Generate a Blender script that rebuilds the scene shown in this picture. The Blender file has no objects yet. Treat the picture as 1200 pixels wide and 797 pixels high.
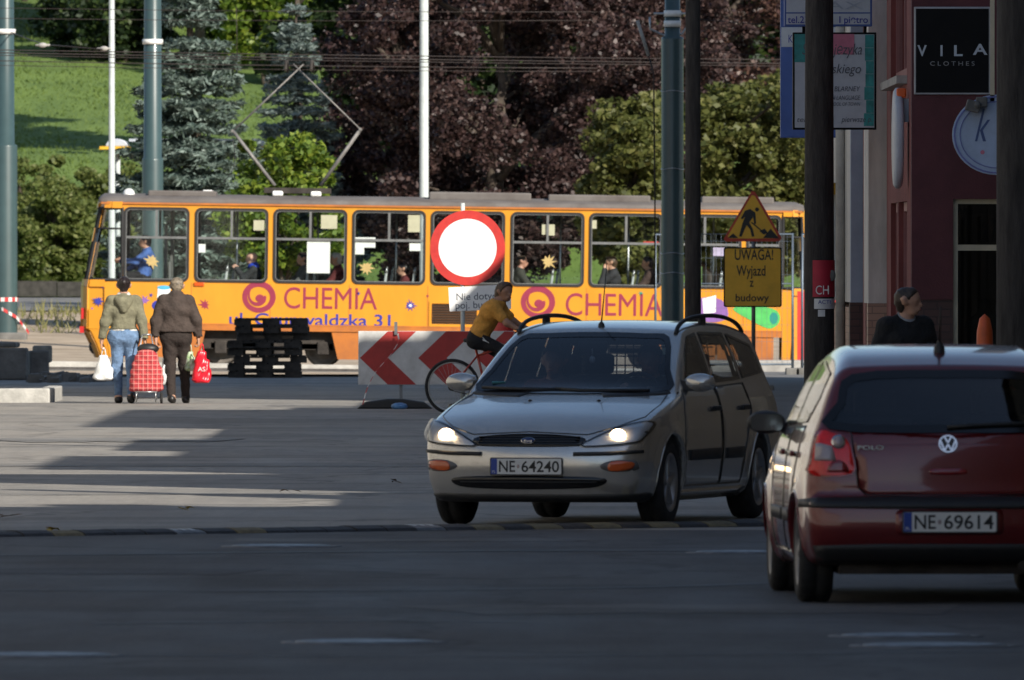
import bpy, bmesh, math, random
import numpy as np
from mathutils import Vector, Matrix, Euler
from mathutils.bvhtree import BVHTree
from mathutils.geometry import delaunay_2d_cdt

S = bpy.context.scene
C = S.collection
R = math.radians
PI = math.pi

# ------------------------------------------------------------------ camera
FPX = 15190.0          # focal length in pixels of a 1200 px wide frame (300 mm lens, small sensor)
HOR = 308.0            # horizon line in the photograph
EYE = 1.9
cam = bpy.data.cameras.new('camera')
cam.lens = 300; cam.sensor_width = 23.7; cam.sensor_fit = 'HORIZONTAL'
cam.clip_start = 1.0; cam.clip_end = 3000
cam.dof.use_dof = True; cam.dof.focus_distance = 125; cam.dof.aperture_fstop = 9
camo = bpy.data.objects.new('camera', cam); C.objects.link(camo)
camo.location = (0, 0, EYE)
camo.rotation_euler = (PI/2 - (398.5-HOR)/FPX, 0, 0)
S.camera = camo

# ------------------------------------------------------------------ light
SUN_AZ, SUN_EL = R(36), R(31)      # from behind the camera, to the right
to_sun = Vector((math.sin(SUN_AZ)*math.cos(SUN_EL), -math.cos(SUN_AZ)*math.cos(SUN_EL), math.sin(SUN_EL)))
W = bpy.data.worlds.new('World'); S.world = W; W.use_nodes = True
wn = W.node_tree.nodes; wl = W.node_tree.links
sky = wn.new('ShaderNodeTexSky'); sky.sky_type = 'NISHITA'; sky.sun_disc = False
sky.sun_elevation = SUN_EL; sky.sun_rotation = R(180-36)
sky.air_density = 1.0; sky.dust_density = 0.6; sky.ozone_density = 1.0
bg = wn['Background']; bg.inputs[1].default_value = 0.088
wl.new(sky.outputs[0], bg.inputs[0])
sl = bpy.data.lights.new('sun', 'SUN'); sl.energy = 4.8; sl.angle = R(0.5); sl.color = (1.0, 0.93, 0.82)
so = bpy.data.objects.new('sun', sl); C.objects.link(so); so.location = (30, -20, 60)
so.rotation_euler = (-to_sun).to_track_quat('-Z', 'Y').to_euler()
S.view_settings.view_transform = 'Standard'; S.view_settings.look = 'None'
S.view_settings.exposure = 0.45; S.view_settings.gamma = 1.0; S.view_settings.use_curve_mapping = False
S.render.engine = 'CYCLES'
S.cycles.max_bounces = 8; S.cycles.transparent_max_bounces = 16; S.cycles.caustics_reflective = False; S.cycles.caustics_refractive = False
S.cycles.sample_clamp_indirect = 6.0

# ------------------------------------------------------------------ helpers
def sstep(a, b, v):
    t = np.clip((np.asarray(v, float)-a)/(b-a), 0, 1)
    return t*t*(3-2*t)

def zg(x, y):
    """height of the ground"""
    x = np.asarray(x, float); y = np.asarray(y, float)
    z = 0.03*sstep(74, 90, y)*(1-sstep(106, 150, y))
    tr = sstep(222, 238, y)
    z = z + tr*(1-sstep(256, 300, y))*(-0.09-0.013*(np.clip(x, -14, 14)+1.3))
    z = z + 0.75*sstep(250, 292, y) + 0.25*sstep(292, 326, y)
    z = z + 0.105*np.maximum(y-334, 0)*sstep(334, 346, y)
    return z

def at(px, py, Y):
    """the point at distance Y seen at a pixel of the photograph"""
    return Vector(((px-600)/FPX*Y, Y, EYE-(py-HOR)/FPX*Y))
def ax_(px, Y): return (px-600)/FPX*Y
def az_(py, Y): return EYE-(py-HOR)/FPX*Y

def tag(o, label=None, cat=None, group=None, kind=None):
    if label: o['label'] = label
    if cat: o['category'] = cat
    if group: o['group'] = group
    if kind: o['kind'] = kind
    return o

def thing(name, label, cat, loc=(0, 0, 0), rz=0.0, group=None):
    o = bpy.data.objects.new(name, None); C.objects.link(o)
    o.empty_display_size = 0.2
    o.location = loc; o.rotation_euler = (0, 0, rz)
    return tag(o, label, cat, group)

def node(name, parent, loc=(0, 0, 0), rot=(0, 0, 0)):
    o = bpy.data.objects.new(name, None); C.objects.link(o); o.parent = parent
    o.location = loc; o.rotation_euler = rot
    return o

def copy_tree(o, parent=None):
    c = o.copy(); C.objects.link(c); c.parent = parent
    for ch in list(o.children): copy_tree(ch, c)
    return c

# ---- materials
MAT = {}
def mat(name, col, rough=0.6, metal=0.0, var=0.12, scale=6.0, bump=0.0, bscale=40.0, spec=0.5, coat=0.0, col2=None, dirt=0.0,
        trans=0.0, emit=None, es=0.0, detail=4.0, stretch=None):
    if name in MAT: return MAT[name]
    m = bpy.data.materials.new(name); m.use_nodes = True
    nt = m.node_tree; p = nt.nodes['Principled BSDF']; L = nt.links
    p.inputs['Roughness'].default_value = rough; p.inputs['Metallic'].default_value = metal
    p.inputs['Specular IOR Level'].default_value = spec
    p.inputs['Coat Weight'].default_value = coat; p.inputs['Coat Roughness'].default_value = 0.06
    c = (*col, 1)
    tc = nt.nodes.new('ShaderNodeTexCoord')
    mp = nt.nodes.new('ShaderNodeMapping'); L.new(tc.outputs['Object'], mp.inputs[0])
    if stretch: mp.inputs['Scale'].default_value = stretch
    nz = nt.nodes.new('ShaderNodeTexNoise'); nz.inputs['Scale'].default_value = scale; nz.inputs['Detail'].default_value = detail
    nz.inputs['Roughness'].default_value = 0.65
    L.new(mp.outputs[0], nz.inputs['Vector'])
    mx = nt.nodes.new('ShaderNodeMix'); mx.data_type = 'RGBA'
    d = col2 if col2 else tuple(v*(1-var*2) for v in col)
    u = col if col2 else tuple(min(1, v*(1+var)) for v in col)
    mx.inputs['A'].default_value = (*d, 1); mx.inputs['B'].default_value = (*u, 1)
    rp = nt.nodes.new('ShaderNodeMapRange'); rp.inputs[1].default_value = 0.3; rp.inputs[2].default_value = 0.7
    L.new(nz.outputs[0], rp.inputs[0]); L.new(rp.outputs[0], mx.inputs['Factor'])
    L.new(mx.outputs['Result'], p.inputs['Base Color'])
    if bump:
        n2 = nt.nodes.new('ShaderNodeTexNoise'); n2.inputs['Scale'].default_value = bscale; n2.inputs['Detail'].default_value = 3
        L.new(mp.outputs[0], n2.inputs['Vector'])
        b = nt.nodes.new('ShaderNodeBump'); b.inputs['Strength'].default_value = bump; b.inputs['Distance'].default_value = 0.02
        L.new(n2.outputs[0], b.inputs['Height']); L.new(b.outputs[0], p.inputs['Normal'])
    if emit:
        p.inputs['Emission Color'].default_value = (*emit, 1); p.inputs['Emission Strength'].default_value = es
    MAT[name] = m
    return m

def glass(name, tint=(0.75, 0.82, 0.82), ior=1.5, rough=0.01, sheet=False):
    if name in MAT: return MAT[name]
    m = bpy.data.materials.new(name); m.use_nodes = True
    nt = m.node_tree; L = nt.links
    for n in list(nt.nodes):
        if n.type == 'BSDF_PRINCIPLED': nt.nodes.remove(n)
    out = [n for n in nt.nodes if n.type == 'OUTPUT_MATERIAL'][0]
    t = nt.nodes.new('ShaderNodeBsdfTransparent'); t.inputs[0].default_value = (*tint, 1)
    g = nt.nodes.new('ShaderNodeBsdfGlossy'); g.inputs['Roughness'].default_value = rough
    g.inputs[0].default_value = (1, 1, 1, 1)
    f = nt.nodes.new('ShaderNodeFresnel'); f.inputs[0].default_value = ior
    mx = nt.nodes.new('ShaderNodeMixShader')
    # only the outer face reflects, so a thin pane is not a total reflector inside
    ge = nt.nodes.new('ShaderNodeNewGeometry'); iv = nt.nodes.new('ShaderNodeMath'); iv.operation = 'SUBTRACT'; iv.inputs[0].default_value = 1.0; L.new(ge.outputs['Backfacing'], iv.inputs[1])
    mu = nt.nodes.new('ShaderNodeMath'); mu.operation = 'MULTIPLY'; L.new(f.outputs[0], mu.inputs[0]); L.new(iv.outputs[0], mu.inputs[1])
    L.new((f if sheet else mu).outputs[0], mx.inputs[0]); L.new(t.outputs[0], mx.inputs[1]); L.new(g.outputs[0], mx.inputs[2])
    L.new(mx.outputs[0], out.inputs[0])
    MAT[name] = m
    return m

def leafmat(name, a, b, c, rough=0.5, transl=0.35):
    if name in MAT: return MAT[name]
    m = bpy.data.materials.new(name); m.use_nodes = True
    nt = m.node_tree; L = nt.links; p = nt.nodes['Principled BSDF']
    out = [n for n in nt.nodes if n.type == 'OUTPUT_MATERIAL'][0]
    ge = nt.nodes.new('ShaderNodeNewGeometry')
    cr = nt.nodes.new('ShaderNodeValToRGB')
    e = cr.color_ramp.elements
    e[0].color = (*a, 1); e[0].position = 0.0; e[1].color = (*c, 1); e[1].position = 1.0
    n = e.new(0.55); n.color = (*b, 1)
    L.new(ge.outputs['Random Per Island'], cr.inputs[0])
    L.new(cr.outputs[0], p.inputs['Base Color']); p.inputs['Roughness'].default_value = rough
    tr = nt.nodes.new('ShaderNodeBsdfTranslucent'); L.new(cr.outputs[0], tr.inputs[0])
    mx = nt.nodes.new('ShaderNodeMixShader'); mx.inputs[0].default_value = transl
    L.new(p.outputs[0], mx.inputs[1]); L.new(tr.outputs[0], mx.inputs[2]); L.new(mx.outputs[0], out.inputs[0])
    MAT[name] = m
    return m

# ---- mesh building
def obj_np(name, V, F, m, parent=None, smooth=True):
    """quads or triangles from numpy arrays"""
    V = np.asarray(V, np.float32); F = np.asarray(F, np.int32)
    me = bpy.data.meshes.new(name)
    k = F.shape[1]
    me.vertices.add(len(V)); me.vertices.foreach_set('co', V.ravel())
    me.loops.add(F.size); me.loops.foreach_set('vertex_index', F.ravel())
    me.polygons.add(len(F)); me.polygons.foreach_set('loop_start', np.arange(0, F.size, k, dtype=np.int32))
    me.update(calc_edges=True); me.validate()
    if smooth: me.polygons.foreach_set('use_smooth', np.ones(len(me.polygons), bool))
    if m: me.materials.append(m)
    o = bpy.data.objects.new(name, me); C.objects.link(o); o.parent = parent
    return o

class MB:
    def __init__(s): s.v = []; s.f = []; s.sm = []
    def add(s, vs, fs, smooth=False):
        n = len(s.v); s.v += [tuple(v) for v in vs]; s.f += [tuple(i+n for i in f) for f in fs]; s.sm += [smooth]*len(fs)
        return s
    def box(s, c, d, rot=None):
        hx, hy, hz = d[0]/2, d[1]/2, d[2]/2
        vs = [Vector((x, y, z)) for z in (-hz, hz) for y in (-hy, hy) for x in (-hx, hx)]
        if rot is not None:
            M = Euler(rot).to_matrix(); vs = [M @ v for v in vs]
        c = Vector(c)
        return s.add([v+c for v in vs], [(0, 2, 3, 1), (4, 5, 7, 6), (0, 1, 5, 4), (2, 6, 7, 3), (0, 4, 6, 2), (1, 3, 7, 5)])
    def span(s, a, b):
        a = Vector(a); b = Vector(b)
        return s.box((a+b)/2, [abs(b[i]-a[i]) for i in range(3)])
    def tube(s, pts, r, n=8, cap=True, closed=False):
        pts = [Vector(p) for p in pts]; k = len(pts)
        rs = r if isinstance(r, (list, tuple)) else [r]*k
        vs = []; up = None
        for i, p in enumerate(pts):
            if closed: t = pts[(i+1) % k]-pts[i-1]
            else: t = pts[min(i+1, k-1)]-pts[max(i-1, 0)]
            t = t.normalized() if t.length > 1e-9 else Vector((0, 0, 1))
            if up is None:
                up = Vector((0, 0, 1)) if abs(t.z) < 0.9 else Vector((1, 0, 0))
            u = (up-t*up.dot(t)); u = u.normalized() if u.length > 1e-6 else t.orthogonal().normalized()
            w = t.cross(u); up = u
            for j in range(n):
                a = 2*PI*j/n
                vs.append(p+(u*math.cos(a)+w*math.sin(a))*rs[i])
        fs = []
        m = k if closed else k-1
        for i in range(m):
            for j in range(n):
                a = i*n+j; b = i*n+(j+1) % n; c = ((i+1) % k)*n+(j+1) % n; d = ((i+1) % k)*n+j
                fs.append((a, b, c, d))
        n0 = len(s.v)
        s.add(vs, fs, True)
        if cap and not closed:
            s.f.append(tuple(n0+j for j in reversed(range(n)))); s.sm.append(False)
            s.f.append(tuple(n0+(k-1)*n+j for j in range(n))); s.sm.append(False)
        return s
    def lathe(s, prof, n=24, axis='z', c=(0, 0, 0), closed=False):
        """prof: list of (r, h)"""
        vs = []; k = len(prof); c = Vector(c)
        for r, h in prof:
            for j in range(n):
                a = 2*PI*j/n; x, y = r*math.cos(a), r*math.sin(a)
                v = {'z': (x, y, h), 'x': (h, x, y), 'y': (y, h, x)}[axis]
                vs.append(Vector(v)+c)
        fs = []
        for i in range(k if closed else k-1):
            i2 = (i+1) % k
            for j in range(n):
                fs.append((i*n+j, i*n+(j+1) % n, i2*n+(j+1) % n, i2*n+j))
        return s.add(vs, fs, True)
    def prism(s, poly, a, b, axis='y'):
        """poly in the two other axes, extruded a..b along axis"""
        def P(u, v, h): return {'y': (u, h, v), 'x': (h, u, v), 'z': (u, v, h)}[axis]
        n = len(poly)
        vs = [P(u, v, a) for u, v in poly]+[P(u, v, b) for u, v in poly]
        fs = [tuple(range(n)), tuple(reversed(range(n, 2*n)))]
        fs += [(i, (i+1) % n, n+(i+1) % n, n+i) for i in range(n)]
        return s.add(vs, fs)
    def ring(s, outer, inner, a, b, axis='y'):
        """frame between two polygons of the same length, extruded a..b"""
        def P(u, v, h): return {'y': (u, h, v), 'x': (h, u, v), 'z': (u, v, h)}[axis]
        n = len(outer)
        vs = [P(*p, a) for p in outer]+[P(*p, a) for p in inner]+[P(*p, b) for p in outer]+[P(*p, b) for p in inner]
        fs = []
        for i in range(n):
            j = (i+1) % n
            fs += [(i, j, n+j, n+i), (2*n+i, 3*n+i, 3*n+j, 2*n+j), (i, 2*n+i, 2*n+j, j), (n+i, n+j, 3*n+j, 3*n+i)]
        return s.add(vs, fs)
    def sphere(s, c, r, n=12, m=8):
        rr = r if isinstance(r, (tuple, list)) else (r, r, r)
        vs = [Vector((c[0], c[1], c[2]-rr[2]))]
        for i in range(1, m):
            t = -PI/2+PI*i/m
            for j in range(n):
                a = 2*PI*j/n
                vs.append(Vector((c[0]+rr[0]*math.cos(t)*math.cos(a), c[1]+rr[1]*math.cos(t)*math.sin(a), c[2]+rr[2]*math.sin(t))))
        vs.append(Vector((c[0], c[1], c[2]+rr[2])))
        fs = [(0, 1+(j+1) % n, 1+j) for j in range(n)]
        for i in range(m-2):
            for j in range(n):
                fs.append((1+i*n+j, 1+i*n+(j+1) % n, 1+(i+1)*n+(j+1) % n, 1+(i+1)*n+j))
        T = len(vs)-1
        fs += [(T, 1+(m-2)*n+j, 1+(m-2)*n+(j+1) % n) for j in range(n)]
        return s.add(vs, fs, True)
    def build(s, name, m, parent=None, bevel=0.0, smooth=None):
        me = bpy.data.meshes.new(name); me.from_pydata(s.v, [], s.f)
        bm = bmesh.new(); bm.from_mesh(me); bmesh.ops.recalc_face_normals(bm, faces=bm.faces); bm.to_mesh(me); bm.free()
        sm = s.sm if smooth is None else [smooth]*len(s.f)
        me.polygons.foreach_set('use_smooth', sm)
        if m: me.materials.append(m)
        o = bpy.data.objects.new(name, me); C.objects.link(o); o.parent = parent
        if bevel:
            b = o.modifiers.new('bevel', 'BEVEL'); b.width = bevel; b.segments = 2; b.limit_method = 'ANGLE'; b.angle_limit = R(40)
        return o

def rrect(x0, z0, x1, z1, r, n=4):
    """rounded rectangle polygon"""
    out = []
    for cx, cz, a0 in ((x1-r, z0+r, -90), (x1-r, z1-r, 0), (x0+r, z1-r, 90), (x0+r, z0+r, 180)):
        for i in range(n+1):
            a = R(a0+90*i/n); out.append((cx+r*math.cos(a), cz+r*math.sin(a)))
    return out
def ellipse(cx, cz, rx, rz, n=28, a0=0):
    return [(cx+rx*math.cos(2*PI*i/n+a0), cz+rz*math.sin(2*PI*i/n+a0)) for i in range(n)]

def catmull(pts, sub=6, closed=True):
    P_ = [np.array(p, float) for p in pts]; n = len(P_); out = []
    rng = range(n) if closed else range(n-1)
    for i in rng:
        p0, p1, p2, p3 = (P_[(i-1) % n], P_[i], P_[(i+1) % n], P_[(i+2) % n]) if closed else (P_[max(i-1, 0)], P_[i], P_[i+1], P_[min(i+2, n-1)])
        for k in range(sub):
            t = k/sub
            out.append(0.5*((2*p1)+(-p0+p2)*t+(2*p0-5*p1+4*p2-p3)*t*t+(-p0+3*p1-3*p2+p3)*t**3))
    if not closed: out.append(P_[-1])
    return [tuple(p) for p in out]

def text(body, width, height, name, m, parent, loc, rot=(PI/2, 0, 0), shear=0.0, depth=0.004, bold=0.0, center=True):
    """flat lettering scaled to a width and a cap height"""
    cu = bpy.data.curves.new('txt', 'FONT'); cu.body = body; cu.extrude = 0.0; cu.shear = shear; cu.offset = bold
    cu.resolution_u = 4
    o = bpy.data.objects.new('txt', cu); C.objects.link(o)
    dg = bpy.context.evaluated_depsgraph_get()
    me = bpy.data.meshes.new_from_object(o.evaluated_get(dg))
    bpy.data.objects.remove(o); bpy.data.curves.remove(cu)
    me.name = name
    n = len(me.vertices); co = np.empty(n*3, np.float32); me.vertices.foreach_get('co', co); co = co.reshape(-1, 3)
    x0, x1 = co[:, 0].min(), co[:, 0].max()
    y1 = co[:, 1].max(); y0 = 0.0
    if height is None: height = (y1-y0)*width/(x1-x0)
    co[:, 0] = (co[:, 0]-(x0+x1)/2*(1 if center else 0)-(0 if center else x0))*width/(x1-x0)
    co[:, 1] = co[:, 1]*height/(y1-y0)
    co[:, 2] = depth
    me.vertices.foreach_set('co', co.ravel()); me.update()
    # one object for each word
    par = list(range(n))
    def find(i):
        while par[i] != i: par[i] = par[par[i]]; i = par[i]
        return i
    for e in me.edges:
        a, b = find(e.vertices[0]), find(e.vertices[1])
        if a != b: par[a] = b
    isl = {}
    for i in range(n): isl.setdefault(find(i), []).append(i)
    iv = sorted((co[v, 0].min(), co[v, 0].max(), k) for k, v in isl.items())
    gap = 0.17*width/(x1-x0); words = []; hi = None
    for a, b, k in iv:
        if hi is None or a > hi+gap: words.append([]); hi = b
        words[-1].append(k); hi = max(hi, b)
    wid = {k: wi for wi, w in enumerate(words) for k in w}
    polys = [tuple(p.vertices) for p in me.polygons]; t = None
    for wi in range(len(words)):
        fs = [p for p in polys if wid[find(p[0])] == wi]
        idx = sorted({i for p in fs for i in p}); mp = {i: j for j, i in enumerate(idx)}
        m2 = bpy.data.meshes.new(name); m2.from_pydata([tuple(co[i]) for i in idx], [], [tuple(mp[i] for i in p) for p in fs]); m2.materials.append(m)
        t = bpy.data.objects.new(name, m2); C.objects.link(t); t.parent = parent
        t.location = loc; t.rotation_euler = rot
    bpy.data.meshes.remove(me)
    return t

# ---- implicit surfaces
def smin(a, b, k):
    h = np.clip(0.5+0.5*(b-a)/k, 0, 1)
    return b*(1-h)+a*h-k*h*(1-h)
def smax(a, b, k): return -smin(-a, -b, k)

def surfnet(f, lo, hi, h, newton=2):
    lo = np.array(lo, float); hi = np.array(hi, float)
    ax = [np.arange(lo[i], hi[i]+h, h) for i in range(3)]
    X, Y, Z = np.meshgrid(*ax, indexing='ij')
    F = f(X, Y, Z).astype(np.float32); Sg = F < 0
    n = F.shape
    cnt = np.zeros([k-1 for k in n], np.int8)
    for a in (0, 1):
        for b in (0, 1):
            for c in (0, 1):
                cnt += Sg[a:n[0]-1+a, b:n[1]-1+b, c:n[2]-1+c]
    act = (cnt > 0) & (cnt < 8)
    idx = -np.ones(act.shape, np.int32); N = int(act.sum()); idx[act] = np.arange(N)
    acc = np.zeros((N, 3)); num = np.zeros(N)
    quads = []
    for axis in range(3):
        s0 = [slice(None)]*3; s1 = [slice(None)]*3; s0[axis] = slice(0, -1); s1[axis] = slice(1, None)
        a = F[tuple(s0)]; b = F[tuple(s1)]
        cr = Sg[tuple(s0)] != Sg[tuple(s1)]
        I = np.argwhere(cr)
        if not len(I): continue
        va = a[cr]; vb = b[cr]; t = va/(va-vb)
        pos = I.astype(float); pos[:, axis] += t
        o1, o2 = [(1, 2), (2, 0), (0, 1)][axis]
        cells = []
        for d1, d2 in ((-1, -1), (0, -1), (0, 0), (-1, 0)):
            J = I.copy(); J[:, o1] += d1; J[:, o2] += d2
            ok = np.all(J >= 0, axis=1) & np.all(J < np.array(act.shape), axis=1)
            id_ = np.full(len(J), -1, np.int32); id_[ok] = idx[J[ok, 0], J[ok, 1], J[ok, 2]]
            g = id_ >= 0
            np.add.at(acc, id_[g], pos[g]); np.add.at(num, id_[g], 1)
            cells.append(id_)
        q = np.stack(cells, 1)
        good = np.all(q >= 0, axis=1)
        flip = va > 0
        q[flip] = q[flip][:, ::-1]
        quads.append(q[good])
    V = acc/num[:, None]*h+lo
    for _ in range(newton):
        e = h*0.25
        g = np.stack([f(V[:, 0]+e*(i == 0), V[:, 1]+e*(i == 1), V[:, 2]+e*(i == 2))-f(V[:, 0]-e*(i == 0), V[:, 1]-e*(i == 1), V[:, 2]-e*(i == 2)) for i in range(3)], 1)/(2*e)
        v = f(V[:, 0], V[:, 1], V[:, 2])
        g2 = np.maximum((g*g).sum(1), 0.15)
        st = -(v/g2)[:, None]*g
        ln = np.linalg.norm(st, axis=1); lim = h*0.6
        st *= np.minimum(1, lim/np.maximum(ln, 1e-9))[:, None]
        V = V+st*0.9
    return V, np.concatenate(quads)

def inpoly(px, py, poly):
    px = np.asarray(px); py = np.asarray(py); r = np.zeros(px.shape, bool)
    n = len(poly)
    for i in range(n):
        x0, y0 = poly[i]; x1, y1 = poly[(i+1) % n]
        if y0 == y1: continue
        c = ((y0 > py) != (y1 > py)) & (px < (x1-x0)*(py-y0)/(y1-y0)+x0)
        r ^= c
    return r
def inset(poly, d):
    P_ = [np.array(p, float) for p in poly]; n = len(P_)
    A = sum(P_[i][0]*P_[(i+1) % n][1]-P_[(i+1) % n][0]*P_[i][1] for i in range(n))
    sg = 1 if A > 0 else -1
    out = []
    for i in range(n):
        a = P_[i]-P_[i-1]; b = P_[(i+1) % n]-P_[i]
        na = np.array([-a[1], a[0]])/(np.linalg.norm(a)+1e-9); nb = np.array([-b[1], b[0]])/(np.linalg.norm(b)+1e-9)
        m = na+nb; m = m/(np.linalg.norm(m)+1e-9)
        c = max(0.5, float(m@na))
        out.append(tuple(P_[i]+sg*m*d/c))
    return out
def densify(poly, step):
    out = []
    n = len(poly)
    for i in range(n):
        a = np.array(poly[i]); b = np.array(poly[(i+1) % n]); k = max(1, int(np.linalg.norm(b-a)/step))
        out += [tuple(a+(b-a)*j/k) for j in range(k)]
    return out
def fillpoly(poly, step):
    """triangulated polygon with inner grid points"""
    bd = densify(poly, step); n = len(bd)
    xs = [p[0] for p in bd]; ys = [p[1] for p in bd]
    gx, gy = np.meshgrid(np.arange(min(xs)+step/2, max(xs), step), np.arange(min(ys)+step/2, max(ys), step))
    gx = gx.ravel(); gy = gy.ravel()
    k = inpoly(gx, gy, inset(bd, step*0.35))
    pts = [Vector(p) for p in bd]+[Vector((a, b)) for a, b in zip(gx[k], gy[k])]
    r = delaunay_2d_cdt(pts, [(i, (i+1) % n) for i in range(n)], [tuple(range(n))], 1, 1e-6)
    return [(v.x, v.y) for v in r[0]], [tuple(f) for f in r[2]], n
random.seed(7); rng = np.random.default_rng(11)
# ------------------------------------------------------------------ the ground
def sheet(name, xs, ys, m, dz=0.0, kind='structure', fn=zg):
    X, Y = np.meshgrid(xs, ys, indexing='ij')
    Z = fn(X, Y)+dz
    nx, ny = X.shape
    V = np.stack([X.ravel(), Y.ravel(), Z.ravel()], 1)
    i, j = np.meshgrid(np.arange(nx-1), np.arange(ny-1), indexing='ij')
    a = (i*ny+j).ravel()
    F = np.stack([a, a+ny, a+ny+1, a+1], 1)
    o = obj_np(name, V, F, m); tag(o, kind=kind)
    return o

def asphalt_mat(name, base, light, patch=0.5):
    m = bpy.data.materials.new(name); m.use_nodes = True
    nt = m.node_tree; L = nt.links; p = nt.nodes['Principled BSDF']
    tc = nt.nodes.new('ShaderNodeTexCoord')
    def noise(sc, det, sx=1, sy=1, rough=0.6):
        mp = nt.nodes.new('ShaderNodeMapping'); mp.inputs['Scale'].default_value = (sx, sy, 1); L.new(tc.outputs['Object'], mp.inputs[0])
        n = nt.nodes.new('ShaderNodeTexNoise'); n.inputs['Scale'].default_value = sc; n.inputs['Detail'].default_value = det
        n.inputs['Roughness'].default_value = rough; L.new(mp.outputs[0], n.inputs['Vector']); return n.outputs[0]
    def ramp(src, a, b):
        r = nt.nodes.new('ShaderNodeMapRange'); r.inputs[1].default_value = a; r.inputs[2].default_value = b; L.new(src, r.inputs[0]); return r.outputs[0]
    def mixc(f, a, b):
        x = nt.nodes.new('ShaderNodeMix'); x.data_type = 'RGBA'
        L.new(f, x.inputs['Factor'])
        for k, v in (('A', a), ('B', b)):
            if isinstance(v, tuple): x.inputs[k].default_value = (*v, 1)
            else: L.new(v, x.inputs[k])
        return x.outputs['Result']
    c = mixc(ramp(noise(0.9, 7, 1, 0.22, 0.75), 0.40, 0.60), base, light)
    # worn wheel tracks and repairs, long bands across and along the street
    c = mixc(ramp(noise(0.35, 3, 0.35, 1.0), 0.52, 0.6), c, tuple(v*0.62 for v in base))
    vo = nt.nodes.new('ShaderNodeTexVoronoi'); vo.feature = 'DISTANCE_TO_EDGE'; vo.inputs['Scale'].default_value = 0.33
    mp = nt.nodes.new('ShaderNodeMapping'); mp.inputs['Scale'].default_value = (1, 0.45, 1); L.new(tc.outputs['Object'], mp.inputs[0])
    nv = nt.nodes.new('ShaderNodeTexNoise'); nv.inputs['Scale'].default_value = 1.2; L.new(tc.outputs['Object'], nv.inputs['Vector'])
    ad = nt.nodes.new('ShaderNodeVectorMath'); ad.operation = 'ADD'; L.new(mp.outputs[0], ad.inputs[0]); L.new(nv.outputs['Color'], ad.inputs[1])
    L.new(ad.outputs[0], vo.inputs['Vector'])
    c = mixc(ramp(vo.outputs[0], 0.022, 0.006), c, tuple(v*0.4 for v in base))
    c = mixc(ramp(noise(55, 3), 0.25, 0.8), c, mixc(ramp(noise(120, 2), 0.3, 0.7), tuple(v*0.75 for v in base), tuple(min(1, v*1.25) for v in light)))
    sm_ = nt.nodes.new('ShaderNodeMath'); sm_.operation = 'MULTIPLY'; sm_.inputs[1].default_value = 0.38; L.new(ramp(noise(26, 5, 1, 0.03, 0.75), 0.3, 0.72), sm_.inputs[0])
    c = mixc(sm_.outputs[0], c, mixc(ramp(noise(4, 7, 1, 0.05, 0.8), 0.38, 0.64), tuple(v*0.7 for v in base), light))
    L.new(c, p.inputs['Base Color'])
    p.inputs['Roughness'].default_value = 0.8; p.inputs['Specular IOR Level'].default_value = 0.35
    L.new(ramp(noise(0.8, 4, 1, 0.3), 0.25, 0.75), p.inputs['Roughness'])
    r = p.inputs['Roughness'].links[0].from_node; r.inputs[3].default_value = 0.62; r.inputs[4].default_value = 0.88
    b = nt.nodes.new('ShaderNodeBump'); b.inputs['Strength'].default_value = 0.5; b.inputs['Distance'].default_value = 0.015
    L.new(noise(60, 3), b.inputs['Height']); L.new(b.outputs[0], p.inputs['Normal'])
    MAT[name] = m
    return m

M_asph = asphalt_mat('asphalt', (0.20, 0.192, 0.183), (0.325, 0.302, 0.27))
M_asph2 = asphalt_mat('old_asphalt', (0.17, 0.165, 0.16), (0.25, 0.245, 0.235))
M_sand = mat('sandy_soil', (0.52, 0.42, 0.31), 0.95, var=0.25, scale=0.9, bump=0.6, bscale=7, detail=8, col2=(0.25, 0.19, 0.13))
M_turf = mat('turf', (0.15, 0.225, 0.04), 0.9, scale=0.7, detail=10, bump=0.9, bscale=6, stretch=(1, .35, 1), col2=(0.075, 0.13, 0.025))
M_conc = mat('concrete', (0.40, 0.385, 0.36), 0.85, var=0.15, scale=3, bump=0.3, bscale=30)
M_conc_d = mat('dirty_concrete', (0.17, 0.165, 0.155), 0.9, var=0.25, scale=2.5, bump=0.4, bscale=22)
M_kerb = mat('kerb_stone', (0.47, 0.46, 0.43), 0.85, var=0.18, scale=4, bump=0.3, bscale=30)
M_steel = mat('rail_steel', (0.25, 0.22, 0.2), 0.4, 0.9, var=0.2)
M_black = mat('black_plastic', (0.018, 0.018, 0.019), 0.5, var=0.15)

def base_fn(x, y): return zg(x, y)-0.06*(1-sstep(204, 216, y))
sheet('ground', np.concatenate([[-400, -200, -90], np.linspace(-40, 40, 60), [90, 200, 400]]),
      np.concatenate([[-300, -80], np.linspace(-20, 338, 180)]), M_sand, fn=base_fn)
sheet('hillside', np.concatenate([[-500, -250, -120], np.linspace(-60, 60, 50), [120, 250, 500]]),
      np.concatenate([np.linspace(327, 480, 90), [520, 600, 700]]), M_turf, dz=0.05, fn=lambda x, y: zg(x, y)+0.25*np.sin(x*0.31+y*0.05)*np.sin(y*0.21)*sstep(334, 345, y)+3.0*sstep(10, 40, x)*sstep(340, 400, y))
sheet('road', np.linspace(-26, 26, 53), np.linspace(89, 221, 133), M_asph)
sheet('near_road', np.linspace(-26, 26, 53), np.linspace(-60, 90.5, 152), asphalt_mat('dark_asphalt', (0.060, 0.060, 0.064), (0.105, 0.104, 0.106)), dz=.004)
sheet('cross_road', np.linspace(-60, 60, 41), np.linspace(298, 324, 14), M_asph2, dz=0.03)

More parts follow.
